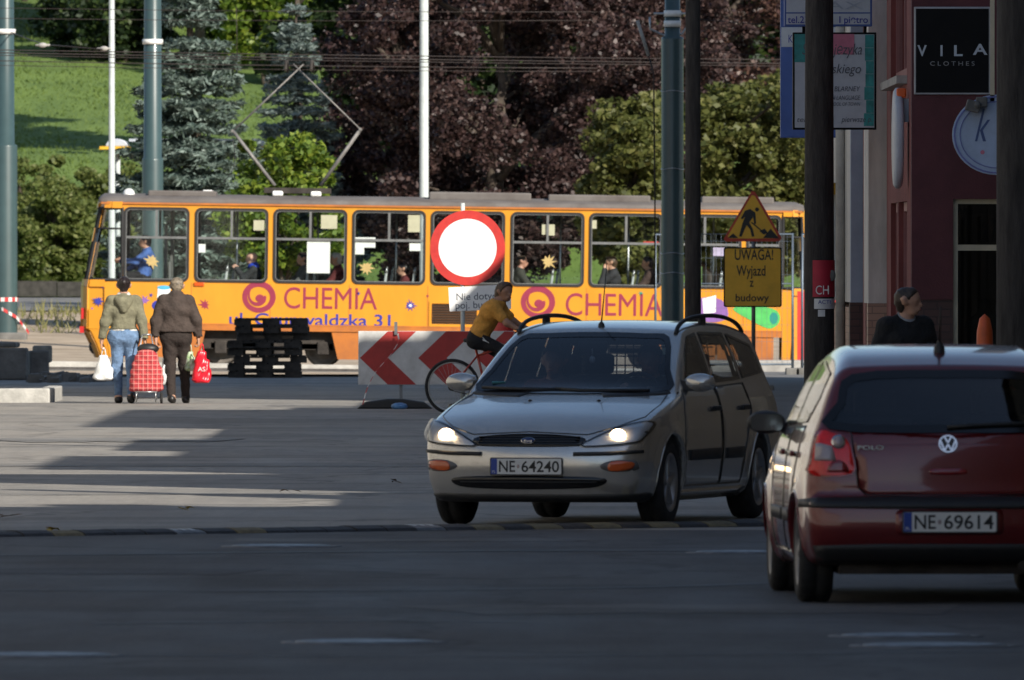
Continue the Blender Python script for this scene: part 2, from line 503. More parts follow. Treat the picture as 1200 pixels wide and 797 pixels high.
# tar seams and repair patches lying on the asphalt
M_tar = mat('tar', (0.022, 0.022, 0.024), 0.55, var=0.3, scale=9)
M_patchd = asphalt_mat('patch_asphalt', (0.045, 0.045, 0.05), (0.075, 0.075, 0.08)); M_patchl = asphalt_mat('pale_patch', (0.09, 0.088, 0.088), (0.14, 0.135, 0.13))
def flat(name, pts, w, m, h=0.0035):
    mb = MB(); q = [Vector((x, y, 0)) for x, y in catmull(pts, 6, False)]
    vs = []
    rr = random.Random(len(pts)*7+int(pts[0][1]*3))
    for i, p in enumerate(q):
        t = (q[min(i+1, len(q)-1)]-q[max(i-1, 0)]).normalized(); n_ = Vector((-t.y, t.x, 0))*w/2*rr.uniform(.75, 1.2)
        for e in (p-n_, p+n_): vs.append((e.x, e.y, float(zg(e.x, e.y))+.004+h))
    k = len(q); mb.add(vs, [(2*i, 2*i+1, 2*i+3, 2*i+2) for i in range(k-1)]); o = mb.build(name, m); tag(o, kind='structure'); return o
flat('tar_seam', [(-4.5, 74.6), (-2.8, 75.0), (-1.2, 74.8), (.6, 75.5), (1.5, 76.5)], .10, M_tar)
flat('tar_seam', [(-4.5, 83.5), (-3, 83.2), (-1.5, 83.9), (.2, 84.3), (2.2, 84.2)], .16, M_tar)
flat('tar_seam', [(-4.2, 62.2), (-2.4, 62.6), (-.4, 62.4), (2.5, 63.2)], .07, M_tar)
flat('tar_seam', [(-2.2, 68.0), (-.9, 68.5), (.1, 68.3)], .08, M_tar)
flat('repair_patch', [(-4.4, 79.0), (-2.7, 79.3), (-1.6, 79.2)], 1.5, M_patchd, .002)
flat('repair_patch', [(-.4, 70.7), (.8, 71.0), (2.4, 70.9)], 1.8, M_patchl, .002)
flat('repair_patch', [(-1.9, 87.3), (-.8, 87.2), (.5, 87.5)], .9, M_patchl, .002)
flat('tar_seam', [(-5.5, 119), (-3.5, 119.6), (-1.0, 119.2), (1.8, 120)], .22, M_tar)
flat('tar_seam', [(-6.5, 104.5), (-4, 104.2), (-1.5, 104.9), (.5, 104.7)], .14, M_tar)
flat('repair_patch', [(-5.5, 138), (-4.2, 138.3), (-3, 138.2)], 3.0, M_asph2, .002)
# tram track
def strip(name, x0, x1, y, w, h, m, parent=None, n=24):
    mb = MB()
    for i in range(n):
        a = x0+(x1-x0)*i/n; b = x0+(x1-x0)*(i+1)/n
        za = float(zg(a, y)); zb = float(zg(b, y))
        vs = [(a, y-w/2, za-0.2), (b, y-w/2, zb-0.2), (b, y+w/2, zb-0.2), (a, y+w/2, za-0.2), (a, y-w/2, za+h), (b, y-w/2, zb+h), (b, y+w/2, zb+h), (a, y+w/2, za+h)]
        mb.add(vs, [(0, 1, 5, 4), (3, 7, 6, 2), (4, 5, 6, 7)]+([(0, 4, 7, 3)] if i == 0 else [])+([(1, 2, 6, 5)] if i == n-1 else []))
    return mb.build(name, m, parent)
bed = strip('track_bed', -40, 40, 241.2, 5.0, 0.02, M_conc_d); tag(bed, kind='structure')
for y in (240.5, 241.94): strip('rail', -40, 40, y, 0.07, 0.045, M_steel, bed)
bed2 = strip('track_bed', -40, 40, 230.0, 3.2, 0.015, M_conc_d); tag(bed2, kind='structure')
for y in (229.28, 230.72): strip('rail', -40, 40, y, 0.07, 0.05, M_steel, bed2)
pl = strip('track_kerb', -40, 40, 236.8, 0.35, 0.10, M_kerb); tag(pl, kind='structure')

# right hand pavement, kerbed
M_pave = mat('paving', (0.17, 0.165, 0.16), 0.9, var=0.2, scale=2.0, bump=0.3)
pv = sheet('pavement', np.linspace(2.5, 12, 12), np.linspace(86, 225, 70), M_pave, dz=0.03)
kb = thing('kerb_line', None, None); del kb
kerb = bpy.data.objects.new('kerb', None); C.objects.link(kerb); tag(kerb, kind='structure')
for i in range(70):
    y0 = 86+i; mb = MB(); z = float(zg(2.42, y0+.5))
    mb.box((2.42, y0+.5, z-0.0), (0.16, 0.985, 0.17)); mb.build('kerbstone', M_kerb, kerb, bevel=0.015)
# left kerb island: pale kerbstones around a sandy patch
isl = bpy.data.objects.new('kerb_island', None); C.objects.link(isl); tag(isl, kind='structure')
mb = MB(); mb.box((-10.3, 178.2, 0.07), (7.7, 4.0, 0.16)); mb.build('island_top', M_sand, isl)
for i in range(9):
    x1 = -6.27-i*0.9
    mb = MB(); mb.box((x1-0.45, 176.1+random.uniform(-.02, .02), 0.07+random.uniform(-.01, .01)), (0.885, 0.22, 0.26+random.uniform(-.01, .01)), (0, random.uniform(-.006, .006), random.uniform(-.01, .01)))
    mb.build('kerbstone', M_kerb, isl, bevel=0.02)
for i in range(4):
    mb = MB(); mb.box((-6.34+0.0, 176.7+i*0.9, 0.07), (0.2, 0.885, 0.25)); mb.build('kerbstone', M_kerb, isl, bevel=0.02)

# ------------------------------------------------------------------ buildings
def wall_holes(mb, u0, u1, z0, z1, holes, t0, t1, axis='y'):
    us = sorted({u0, u1, *[h[0] for h in holes], *[h[1] for h in holes]}); zs = sorted({z0, z1, *[h[2] for h in holes], *[h[3] for h in holes]})
    us = [u for u in us if u0 <= u <= u1]; zs = [z for z in zs if z0 <= z <= z1]
    for i in range(len(us)-1):
        for j in range(len(zs)-1):
            cu = (us[i]+us[i+1])/2; cz = (zs[j]+zs[j+1])/2
            if any(h[0] < cu < h[1] and h[2] < cz < h[3] for h in holes): continue
            if axis == 'y': mb.span((us[i], t0, zs[j]), (us[i+1], t1, zs[j+1]))
            else: mb.span((t0, us[i], zs[j]), (t1, us[i+1], zs[j+1]))
def add_window(parent, u0, u1, z0, z1, t_out, t_in, axis, fm, gm, transom=None, fw=0.06, mull=0, name='window'):
    """frame set in the wall opening, panes as its children; t_out is the outer wall face"""
    s = 1 if t_in > t_out else -1
    a, b = t_out+s*0.05, t_out+s*0.13
    mb = MB(); mb.ring([(u0, z0), (u1, z0), (u1, z1), (u0, z1)], [(u0+fw, z0+fw), (u1-fw, z0+fw), (u1-fw, z1-fw), (u0+fw, z1-fw)], a, b, axis)
    zs = [z0+fw, z1-fw]
    def bar(ua, ub, za, zb):
        mb.prism([(ua, za), (ub, za), (ub, zb), (ua, zb)], a+s*0.005, b-s*0.005, axis)
    if transom:
        bar(u0+fw, u1-fw, transom-fw*.6, transom+fw*.6); zs = [z0+fw, transom-fw*.6, transom+fw*.6, z1-fw]
    us = [u0+fw, u1-fw]
    if mull:
        um = (u0+u1)/2; bar(um-fw/2, um+fw/2, z0+fw, (zs[1])); us = [u0+fw, um-fw/2, um+fw/2, u1-fw]
    w = mb.build(name, fm, parent)
    for j in range(0, len(zs), 2):
        uu = us if j == 0 else [u0+fw, u1-fw]
        for i in range(0, len(uu), 2):
            m2 = MB(); m2.prism([(uu[i], zs[j]), (uu[i+1], zs[j]), (uu[i+1], zs[j+1]), (uu[i], zs[j+1])], a+s*0.03, a+s*0.038, axis)
            m2.build('pane', gm, w)
    return w

def tile_mat(name, col, mortar, sc=1.0):
    m = bpy.data.materials.new(name); m.use_nodes = True; nt = m.node_tree; L = nt.links; p = nt.nodes['Principled BSDF']
    tc = nt.nodes.new('ShaderNodeTexCoord'); sp = nt.nodes.new('ShaderNodeSeparateXYZ'); L.new(tc.outputs['Object'], sp.inputs[0])
    ad = nt.nodes.new('ShaderNodeMath'); ad.operation = 'ADD'; L.new(sp.outputs[0], ad.inputs[0]); L.new(sp.outputs[1], ad.inputs[1])
    cb = nt.nodes.new('ShaderNodeCombineXYZ'); L.new(ad.outputs[0], cb.inputs[0]); L.new(sp.outputs[2], cb.inputs[1])
    b = nt.nodes.new('ShaderNodeTexBrick'); L.new(cb.outputs[0], b.inputs['Vector'])
    b.inputs['Color1'].default_value = (*col, 1); b.inputs['Color2'].default_value = (*[v*0.75 for v in col], 1); b.inputs['Mortar'].default_value = (*mortar, 1)
    b.inputs['Scale'].default_value = sc; b.inputs['Brick Width'].default_value = 0.25; b.inputs['Row Height'].default_value = 0.07; b.inputs['Mortar Size'].default_value = 0.006
    L.new(b.outputs['Color'], p.inputs['Base Color']); p.inputs['Roughness'].default_value = 0.6
    bp = nt.nodes.new('ShaderNodeBump'); bp.inputs['Strength'].default_value = 0.5; bp.inputs['Distance'].default_value = 0.01; L.new(b.outputs['Fac'], bp.inputs['Height']); bp.invert = True
    L.new(bp.outputs[0], p.inputs['Normal'])
    MAT[name] = m; return m

M_maroon = mat('maroon_render', (0.105, 0.032, 0.038), 0.85, var=0.15, scale=1.5, bump=0.25, bscale=60)
M_brick_red = mat('red_render', (0.20, 0.055, 0.05), 0.85, var=0.15, scale=2, bump=0.25, bscale=60)
M_white = mat('white_render', (0.74, 0.72, 0.67), 0.9, scale=1.1, bump=0.25, bscale=40, col2=(0.42, 0.40, 0.37), stretch=(3, 3, 0.7))
M_blueg = mat('blue_grey_render', (0.33, 0.38, 0.46), 0.9, var=0.1, scale=1.1, bump=0.2)
M_dred = mat('dark_red_paint', (0.17, 0.02, 0.025), 0.6, var=0.1)
M_cream = mat('cream_paint', (0.52, 0.46, 0.33), 0.6, var=0.08)
M_pinkf = mat('pink_frame', (0.30, 0.12, 0.115), 0.6, var=0.08)
M_tile_b = tile_mat('brown_tile', (0.075, 0.035, 0.03), (0.035, 0.02, 0.02))
M_tile_p = tile_mat('pink_tile', (0.42, 0.27, 0.2), (0.25, 0.17, 0.13))
G_shop = glass('shop_glass', (0.35, 0.37, 0.38), 1.5)
M_roof = mat('roof_felt', (0.12, 0.11, 0.11), 0.9, var=0.2)
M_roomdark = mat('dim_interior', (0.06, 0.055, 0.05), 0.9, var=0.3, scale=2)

# maroon clothes shop, its end wall towards the camera
A = thing('shop_building', 'dark maroon corner shop building with tall cream framed window', 'building', (3.70, 120, 0))
def lx(px, Y=120): return ax_(px, Y)-3.70
wl_x0 = lx(1117)
mb = MB(); wall_holes(mb, 0, 3.7, 1.56, 7.5, [(wl_x0, wl_x0+1.35, 1.56, 2.49)], 0, 0.3); mb.build('wall', M_maroon, A)
mb = MB(); wall_holes(mb, 0.012, 3.69, 0, 1.558, [(wl_x0, wl_x0+1.35, 0.35, 1.56)], 0.012, 0.28); mb.build('tile_dado', M_tile_b, A)
add_window(A, wl_x0, wl_x0+1.35, 0.35, 2.49, 0, 0.3, 'y', M_cream, G_shop, transom=2.04, fw=0.045)
sw = [(1.45, 4.1, 0.12, 2.48), (4.5, 6.6, 0.12, 2.48), (1.5, 6.6, 3.66, 4.75)]
mb = MB(); wall_holes(mb, 0.302, 7.98, 0, 7.5, sw, 0, 0.3, 'x'); mb.build('street_wall', M_brick_red, A)
for a, b, c, d in sw: add_window(A, a, b, c, d, 0, 0.3, 'x', M_pinkf, G_shop, mull=1, fw=0.09)
mb = MB(); mb.span((-0.1, 1.4, 3.58), (0.05, 6.7, 3.655)); mb.build('window_sill', M_conc, A)
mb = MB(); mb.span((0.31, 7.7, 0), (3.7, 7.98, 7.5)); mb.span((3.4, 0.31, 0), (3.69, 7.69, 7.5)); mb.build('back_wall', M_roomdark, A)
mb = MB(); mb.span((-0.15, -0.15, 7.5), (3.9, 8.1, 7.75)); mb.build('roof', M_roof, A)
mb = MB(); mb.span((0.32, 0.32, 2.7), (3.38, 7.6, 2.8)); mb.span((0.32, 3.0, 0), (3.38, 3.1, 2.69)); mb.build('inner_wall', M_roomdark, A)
# added teal figures standing in for reflections and posters in the shop window
M_standin = mat('teal_cloth', (0.10, 0.22, 0.25), 0.8, var=0.4, scale=5)
for i, (dx, hh) in enumerate(((0.33, 1.35), (0.62, 1.5), (0.9, 1.4))):
    f = thing('dress_form', ['draped pale cloth figure standing low at left in the cream framed shop window', 'taller teal draped figure in the middle of the cream framed shop window', 'draped figure behind the dark pole edge in the shop window'][i], 'dress form', (3.70+wl_x0+dx, 120.9+0.2*i, 0.0), group='window display')
    mb = MB(); mb.lathe([(0.17, 0.35), (0.2, 0.6), (0.14, 0.95), (0.16, 1.15), (0.19, hh), (0.06, hh+0.1), (0.045, hh+0.2), (0.001, hh+0.22)], 14); mb.build('draped_torso', M_standin, f)
    mb = MB(); mb.lathe([(0.16, 0), (0.16, 0.03), (0.02, 0.05), (0.02, 0.36)], 12); mb.build('stand', M_black, f)

# pale office building with pilasters
B = thing('office_building', 'pale rendered building with tiled pilasters behind the maroon shop', 'building', (3.42, 128, 0))
mb = MB(); mb.span((0.10, 0.0, 1.5), (3.6, 0.5, 6.6)); mb.span((0.10, 0.5, 1.5), (0.14, 1.7, 6.6)); mb.build('pilaster', M_white, B)
mb = MB(); mb.span((0.095, -0.012, 0), (0.30, 0.49, 1.498)); mb.build('pilaster_base', M_tile_p, B)
mb = MB(); mb.span((0.12, 1.75, 0), (0.4, 2.75, 6.6)); mb.build('door_panel', M_dred, B)
mb = MB(); mb.span((0.0, 2.8, 1.5), (0.4, 3.1, 6.6)); mb.build('pilaster', M_blueg, B)
mb = MB(); mb.span((-0.01, 2.785, 0), (0.4, 3.09, 1.498)); mb.build('pilaster_base', M_tile_b, B)
hb = [(8.3, 10.2, 1.45, 2.75), (13.0, 15.5, 1.45, 2.75)]
mb = MB(); wall_holes(mb, 3.12, 20.5, 1.5, 6.6, hb, 0.0, 0.3, 'x'); mb.build('street_wall', M_white, B)
mb = MB(); mb.span((-0.012, 3.12, 0), (0.29, 20.5, 1.448)); mb.build('tile_dado', M_tile_p, B)
for a, b, c, d in hb: add_window(B, a, b, c+.06, d, 0, 0.3, 'x', mat('teal_frame', (0.16, 0.27, 0.3), 0.5), G_shop, mull=1)
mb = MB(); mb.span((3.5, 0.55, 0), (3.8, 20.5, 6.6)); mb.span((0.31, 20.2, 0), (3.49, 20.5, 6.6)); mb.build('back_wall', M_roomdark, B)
mb = MB(); mb.span((-0.08, -0.1, 6.6), (3.9, 20.6, 6.8)); mb.build('roof', M_roof, B)
mb = MB(); mb.tube([(-0.06, 4.6, 0.1), (-0.06, 4.6, 6.5)], 0.05, 8); mb.build('drainpipe', M_conc, B)

# houses further along, outside the frame, their heights and gaps shaped to shade the street
M_plaster = mat('ochre_plaster', (0.17, 0.14, 0.105), 0.9, var=0.12, scale=1.2)
M_tilered = mat('roof_tile', (0.23, 0.08, 0.05), 0.85, var=0.25, scale=3)
def house(label, x0, x1, y0, y1, h, facade, gables=(), chimneys=(), street='-x', m=None):
    """simple street house with window rows on its street side; gables: (y, half width, extra height)"""
    m = m or M_plaster
    o = thing('street_house', label, 'building', (x0, y0, 0), group='houses along the street')
    w, d = x1-x0, y1-y0
    holes = []
    fl = 0.9
    while fl+1.7 < h:
        n = max(1, int(d/3.2)); st = d/n
        holes += [(st*(i+.5)-.55, st*(i+.5)+.55, fl, fl+1.55) for i in range(n)]
        fl += 3.0
    t = (0, 0.3) if street == '-x' else (w-.3, w)
    mb = MB(); wall_holes(mb, 0, d, 0, h, holes, t[0], t[1], 'x'); mb.build('street_wall', m, o)
    for a, b, c, e in holes: add_window(o, a, b, c, e, t[0] if street == '-x' else t[1], t[1] if street == '-x' else t[0], 'x', M_cream, G_shop, mull=1)
    mb = MB(); q = (0.301, w) if street == '-x' else (0, w-.301)
    mb.span((q[0], 0, 0), (q[1], 0.3, h)); mb.span((q[0], d-.3, 0), (q[1], d, h))
    if street == '-x': mb.span((w-.3, .301, 0), (w, d-.301, h))
    else: mb.span((0, .301, 0), (.3, d-.301, h))
    mb.build('wall', m, o)
    mb = MB(); mb.span((-.25 if street == '-x' else 0, -0.1, h), (w+(0 if street == '-x' else .25), d+.1, h+.22)); r = mb.build('roof', M_roof, o)
    for gy, hw, gh in gables:
        mb = MB(); mb.prism([(gy-y0-hw, h+.22), (gy-y0+hw, h+.22), (gy-y0, h+.22+gh)], 0.05, w-.05, 'x'); mb.build('gable', M_tilered, r)
    for cy, cw, ch in chimneys:
        mb = MB(); mb.box((0.5, cy-y0, h+.2+ch/2), (0.7, cw, ch)); mb.build('chimney', M_brick_red, r)
    return o
HOUSES = [
 ('ochre three storey house on the right, nearest the camera, out of frame', 5.5, 12, 25, 83.5, 11.5, None, (), ()),
 ('narrow low ochre house out of frame beside the red hatchback', 5.5, 12, 85.0, 90.0, 6.9, None, (), ((87.2, .7, 2.4),)),
 ('low ochre house out of frame between two tall ones', 5.5, 12, 90.3, 96.3, 6.6, None, (), ((93.2, .9, 1.6),)),
 ('gabled ochre house out of frame beside the man in black', 5.5, 12, 96.6, 100.2, 10.6, None, (), ()),
 ('tall ochre house in front of the maroon shop, out of frame', 7.6, 14, 101.6, 110, 11.8, None, (), ()),
 ('ochre house standing behind the maroon shop, hidden', 7.6, 14, 110.3, 129, 10.7, None, (), ()),
 ('tall ochre block hidden behind the pale office building', 7.6, 14, 133, 150.5, 12.4, None, (), ()),
 ('long ochre block hidden behind the street signs', 5.6, 12, 151.5, 158.6, 8.2, None, (), ()),
 ('lower end of the ochre block hidden behind the street signs', 5.6, 12, 158.8, 166.5, 7.35, None, (), ()),
 ('tall ochre block past the office building, hidden from view', 5.6, 12, 168, 198, 14.6, None, (), ()),
 ('lower ochre annex at the end of the right hand row, hidden', 5.6, 10, 198.3, 204, 8.6, None, (), ()),
]
for lab, x0, x1, y0, y1, h, _, g, c in HOUSES: house(lab, x0, x1, y0, y1, h, None, g, c)
house('pale lit house row across the street on the left, out of frame', -19, -9.6, 20, 200, 9.5, None, street='+x', m=M_white)

# unseen house added behind the camera to darken the tram window reflections
o = thing('street_house', 'ochre house closing the street far behind the viewpoint', 'building', (-30, -90, 0), group='houses along the street')
hl_ = [(2.0+i*3.3, 3.2+i*3.3, .9+f*3.1, 2.5+f*3.1) for i in range(17) for f in range(4)]
mb = MB(); wall_holes(mb, 0, 60, 0, 13, hl_, 9.7, 10); mb.build('street_wall', M_plaster, o)
for a, b, c, e in hl_: add_window(o, a, b, c, e, 10, 9.7, 'y', M_cream, G_shop, mull=1)
mb = MB(); mb.span((0, 0, 0), (60, .3, 13)); mb.span((0, .3, 0), (.3, 9.7, 13)); mb.span((59.7, .3, 0), (60, 9.7, 13)); mb.build('wall', M_plaster, o)
mb = MB(); mb.span((-.2, -.2, 13), (60.2, 10.3, 13.3)); mb.build('roof', M_roof, o)
# ------------------------------------------------------------------ trees and shrubs
LEAF = {
 'plum': leafmat('plum_leaf', (0.016, 0.008, 0.008), (0.056, 0.029, 0.028), (0.11, 0.068, 0.06), 0.5, 0.28),
 'plum2': leafmat('plum_leaf_red', (0.025, 0.011, 0.01), (0.075, 0.035, 0.028), (0.14, 0.078, 0.055), 0.45, 0.25),
 'yellow': leafmat('yellowing_leaf', (0.06, 0.075, 0.018), (0.13, 0.145, 0.035), (0.20, 0.195, 0.06), 0.55, 0.45),
 'green': leafmat('green_leaf', (0.025, 0.05, 0.012), (0.06, 0.11, 0.02), (0.12, 0.17, 0.035), 0.5, 0.35),
 'dark': leafmat('dark_leaf', (0.008, 0.018, 0.006), (0.02, 0.042, 0.012), (0.06, 0.09, 0.02), 0.5, 0.25),
 'bright': leafmat('bright_leaf', (0.05, 0.1, 0.012), (0.14, 0.22, 0.025), (0.26, 0.32, 0.04), 0.5, 0.4),
 'hedge': leafmat('hedge_leaf', (0.085, 0.12, 0.028), (0.165, 0.205, 0.05), (0.25, 0.27, 0.09), 0.55, 0.5),
 'spruce': leafmat('spruce_needle', (0.045, 0.068, 0.055), (0.135, 0.19, 0.16), (0.25, 0.32, 0.285), 0.6, 0.3),
 'spruce2': leafmat('spruce_needle_grey', (0.065, 0.095, 0.088), (0.17, 0.23, 0.215), (0.30, 0.36, 0.34), 0.6, 0.3),
}
M_bark = mat('bark', (0.09, 0.07, 0.055), 0.95, var=0.3, scale=6, bump=0.8, bscale=14)
M_bark_p = mat('pale_bark', (0.23, 0.19, 0.15), 0.95, var=0.3, scale=6, bump=0.8, bscale=14)

def leaves(P0, size, r, squash=0.6, wid=0.36):
    """one small folded leaf (two triangles across a fold) at every point"""
    n = len(P0)
    d = r.normal(size=(n, 3)); d[:, 2] *= squash; d /= np.linalg.norm(d, axis=1)[:, None]
    u = r.normal(size=(n, 3)); u -= (u*d).sum(1)[:, None]*d; u /= np.linalg.norm(u, axis=1)[:, None]
    w = np.cross(d, u)
    s = size*r.uniform(0.4, 1.5, (n, 1))
    a = P0-d*s*0.5; b = P0+d*s*0.6; c = P0+u*s*wid+w*s*wid*0.33; e = P0-u*s*wid+w*s*wid*0.33
    V = np.stack([a, c, b, e], 1).reshape(-1, 3)
    F = np.arange(n*4).reshape(-1, 4)
    return V, F

def limb_path(a, b, r, k=5, wob=0.12):
    a = np.array(a); b = np.array(b); L_ = np.linalg.norm(b-a)
    return [tuple(a+(b-a)*t+r.normal(size=3)*wob*L_*0.25*math.sin(PI*t)+np.array([0, 0, 0.12*L_*math.sin(PI*t)])) for t in np.linspace(0, 1, k)]

def tree(name, label, cat, base, cz, rx, ry, rz, leafkey, n_cl, n_leaf, size, seed, trunk_r=0.16, cl_r=0.42, bark=None, group=None, shell=0.55, trunk_top=None, lean=(0, 0), stems=1):
    r = np.random.default_rng(seed)
    o = thing(name, label, cat, base, 0, group)
    b = Vector(base)
    c0 = np.array([lean[0], lean[1], cz-b.z])
    # clump centres in a lumpy ellipsoid
    d = r.normal(size=(n_cl, 3)); d /= np.linalg.norm(d, axis=1)[:, None]
    lum = 1+0.16*np.sin(d[:, 0]*5+seed)+0.13*np.sin(d[:, 2]*6+seed*2)+0.1*np.sin(d[:, 1]*7)
    rad = (shell+(1-shell)*r.random(n_cl)**0.6)*lum
    cc = c0+d*rad[:, None]*np.array([rx, ry, rz])
    cc[:, 2] = np.maximum(cc[:, 2], 0.35)
    per = r.integers(int(n_leaf*0.5), int(n_leaf*1.5), n_cl)
    pts = []
    for i in range(n_cl):
        q = r.normal(size=(per[i], 3)); q /= np.linalg.norm(q, axis=1)[:, None]
        rr = cl_r*r.uniform(0.55, 1.3)
        q *= (rr*r.random(per[i])**0.45)[:, None]*np.array([1.1, 1.1, 0.75])
        pts.append(cc[i]+q)
    V, F = leaves(np.concatenate(pts), size, r)
    obj_np('crown', V, F, LEAF[leafkey], o, smooth=False)
    top = trunk_top if trunk_top else cz-b.z+rz*0.3
    mb = MB(); bk = bark or M_bark
    for s in range(stems):
        ox = r.normal()*0.25*(stems > 1)
        p = [(ox*0.3, 0, -0.2)]+[(ox*(0.3+1.2*t)+lean[0]*t+0.08*r.normal(), lean[1]*t+0.08*r.normal(), top*t) for t in np.linspace(0.15, 1, 6)]
        mb.tube(p, [trunk_r*1.25]+[trunk_r*(1-0.72*t) for t in np.linspace(0.15, 1, 6)], 9)
    mb.build('trunk', bk, o)
    mb = MB()
    for i in r.choice(n_cl, min(n_cl, 26), replace=False):
        e = cc[i]; z0 = min(top*0.95, max(0.25*top, e[2]-0.5*np.hypot(e[0], e[1])-0.3))
        t = z0/top
        mb.tube(limb_path((lean[0]*t, lean[1]*t, z0), e, r), [trunk_r*0.42, trunk_r*0.33, trunk_r*0.24, trunk_r*0.15, trunk_r*0.06], 5)
    mb.build('limbs', bk, o)
    return o

def spruce(name, label, base, h, r0, leafkey, seed, nlev=30, z_lo=0.6, size=0.13, dens=1.0):
    r = np.random.default_rng(seed); o = thing(name, label, 'tree', base, group='blue spruces behind the tram')
    mb = MB(); mb.tube([(0, 0, -0.2), (0.02, 0, h*0.5), (0, 0, h)], [r0*0.11, r0*0.065, 0.012], 8); mb.build('trunk', M_bark, o)
    pts = []; br = MB()
    for i in range(nlev):
        t = (i+r.uniform(-.3, .3))/nlev; z = z_lo+(h-z_lo-0.1)*t
        L0 = r0*(1-t)**0.85+0.10
        nb = int(9-3*t); a0 = r.uniform(0, 6.28)
        for j in range(nb):
            a = a0+2*PI*j/nb+r.normal()*0.18; Lb = L0*r.uniform(0.62, 1.2)
            dx, dy = math.cos(a), math.sin(a)
            k = max(4, int(Lb/0.12))
            tt = np.linspace(0.05, 1, k)
            # droops, then the tip lifts
            zz = z+Lb*(-0.16*tt-0.28*tt**2+0.33*tt**3)+0.25*Lb*(t > 0.75)*tt
            path = np.stack([dx*Lb*tt, dy*Lb*tt, zz], 1)
            br.tube([tuple(p) for p in path[::max(1, k//4)]], 0.014, 4, cap=False)
            for q, s in zip(path, tt):
                m = int((5+7*s)*dens*4.0)
                w = 0.06+0.20*math.sin(PI*min(1, s*0.85+0.1))*min(1, Lb)
                side = r.normal(size=m)*w
                x = np.stack([q[0]-dy*side+r.normal(size=m)*0.04, q[1]+dx*side+r.normal(size=m)*0.04, q[2]+r.normal(size=m)*0.035-0.25*np.abs(side)], 1)
                pts.append(x)
    tag(br.build('branches', M_bark, o), kind='stuff')
    V, F = leaves(np.concatenate(pts), size*1.35, r, 0.5, 0.15)
    obj_np('crown', V, F, LEAF[leafkey], o, smooth=False)
    return o
def gz(x, y): return float(zg(x, y))
def gp(px, Y, dz=0.0):
    x = ax_(px, Y); return (x, Y, gz(x, Y)+dz)

tree('plum_tree', 'large dark purple leaved plum tree behind the middle of the tram', 'tree', gp(585, 292), 5.6, 3.4, 3.0, 4.6, 'plum', 345, 345, 0.108, 3, 0.22, 0.47, group='purple plum trees')
tree('plum_tree', 'purple plum tree behind the tall white lamp pole', 'tree', gp(465, 300), 5.2, 1.9, 2.2, 4.4, 'plum', 172, 315, 0.108, 33, 0.2, 0.45, group='purple plum trees')
tree('plum_tree', 'reddish purple plum tree rising above the yellowing tree at right', 'tree', gp(835, 318), 7.9, 3.4, 2.4, 3.2, 'plum2', 218, 285, 0.108, 5, 0.22, 0.48, group='purple plum trees')
tree('plum_tree', 'purple plum tree between the wide plum and the yellowing tree', 'tree', gp(715, 308), 6.4, 2.6, 2.4, 3.9, 'plum', 218, 300, 0.108, 9, 0.2, 0.46, group='purple plum trees')
tree('broadleaf_tree', 'yellowing green bushy tree behind the tail of the tram', 'tree', gp(845, 284), 3.7, 2.45, 1.8, 2.35, 'yellow', 210, 230, 0.14, 12, 0.16, 0.42, shell=0.5, group='bushy trees behind the tram')
tree('broadleaf_tree', 'olive green bush at left of the yellowing tree, beside the teal pole', 'tree', gp(742, 282), 3.3, 0.95, 1.0, 1.75, 'yellow', 85, 200, 0.14, 14, 0.1, 0.36, group='bushy trees behind the tram')
tree('broadleaf_tree', 'olive bush at the right end of the tram, behind the street signs', 'tree', gp(950, 288), 3.9, 1.5, 1.3, 2.4, 'yellow', 110, 200, 0.14, 15, 0.1, 0.38, group='bushy trees behind the tram')
tree('leafy_shrub', 'bright green shrub behind the tram pantograph', 'shrub', gp(335, 267), 2.9, 1.15, 0.9, 1.45, 'bright', 80, 200, 0.12, 17, 0.06, 0.32, stems=3)
spruce('spruce_tree', 'tall full blue spruce behind the teal pole', gp(222, 276), 8.6, 1.95, 'spruce', 21, 31)
spruce('spruce_tree', 'slimmer grey blue spruce with bare top beside the pantograph', gp(347, 298), 7.25, 1.5, 'spruce2', 22, 24, dens=0.8)
# shrubs on the left at the foot of the slope
for i, (px, Y, cz, rx, rz, lab, k) in enumerate((
    (62, 334, 2.55, 1.15, 1.45, 'rounded green shrub just right of the leftmost pole', 'hedge'),
    (100, 337, 2.4, 0.95, 1.3, 'low green shrub directly left of the tram cab', 'hedge'),
    (28, 342, 3.1, 1.3, 1.6, 'olive shrub partly behind the leftmost pole', 'hedge'),
    (118, 345, 2.9, 1.2, 1.5, 'thin olive shrub under the thin white lamp pole', 'hedge'),
    (-10, 336, 2.5, 1.0, 1.4, 'olive shrub cut by the left edge of the picture', 'hedge'))):
    tree('roadside_shrub', lab, 'shrub', gp(px, Y), cz, rx, 0.9, rz, k, 85, 210, 0.13, 40+i, 0.05, 0.34, stems=3, group='shrubs at the foot of the slope')
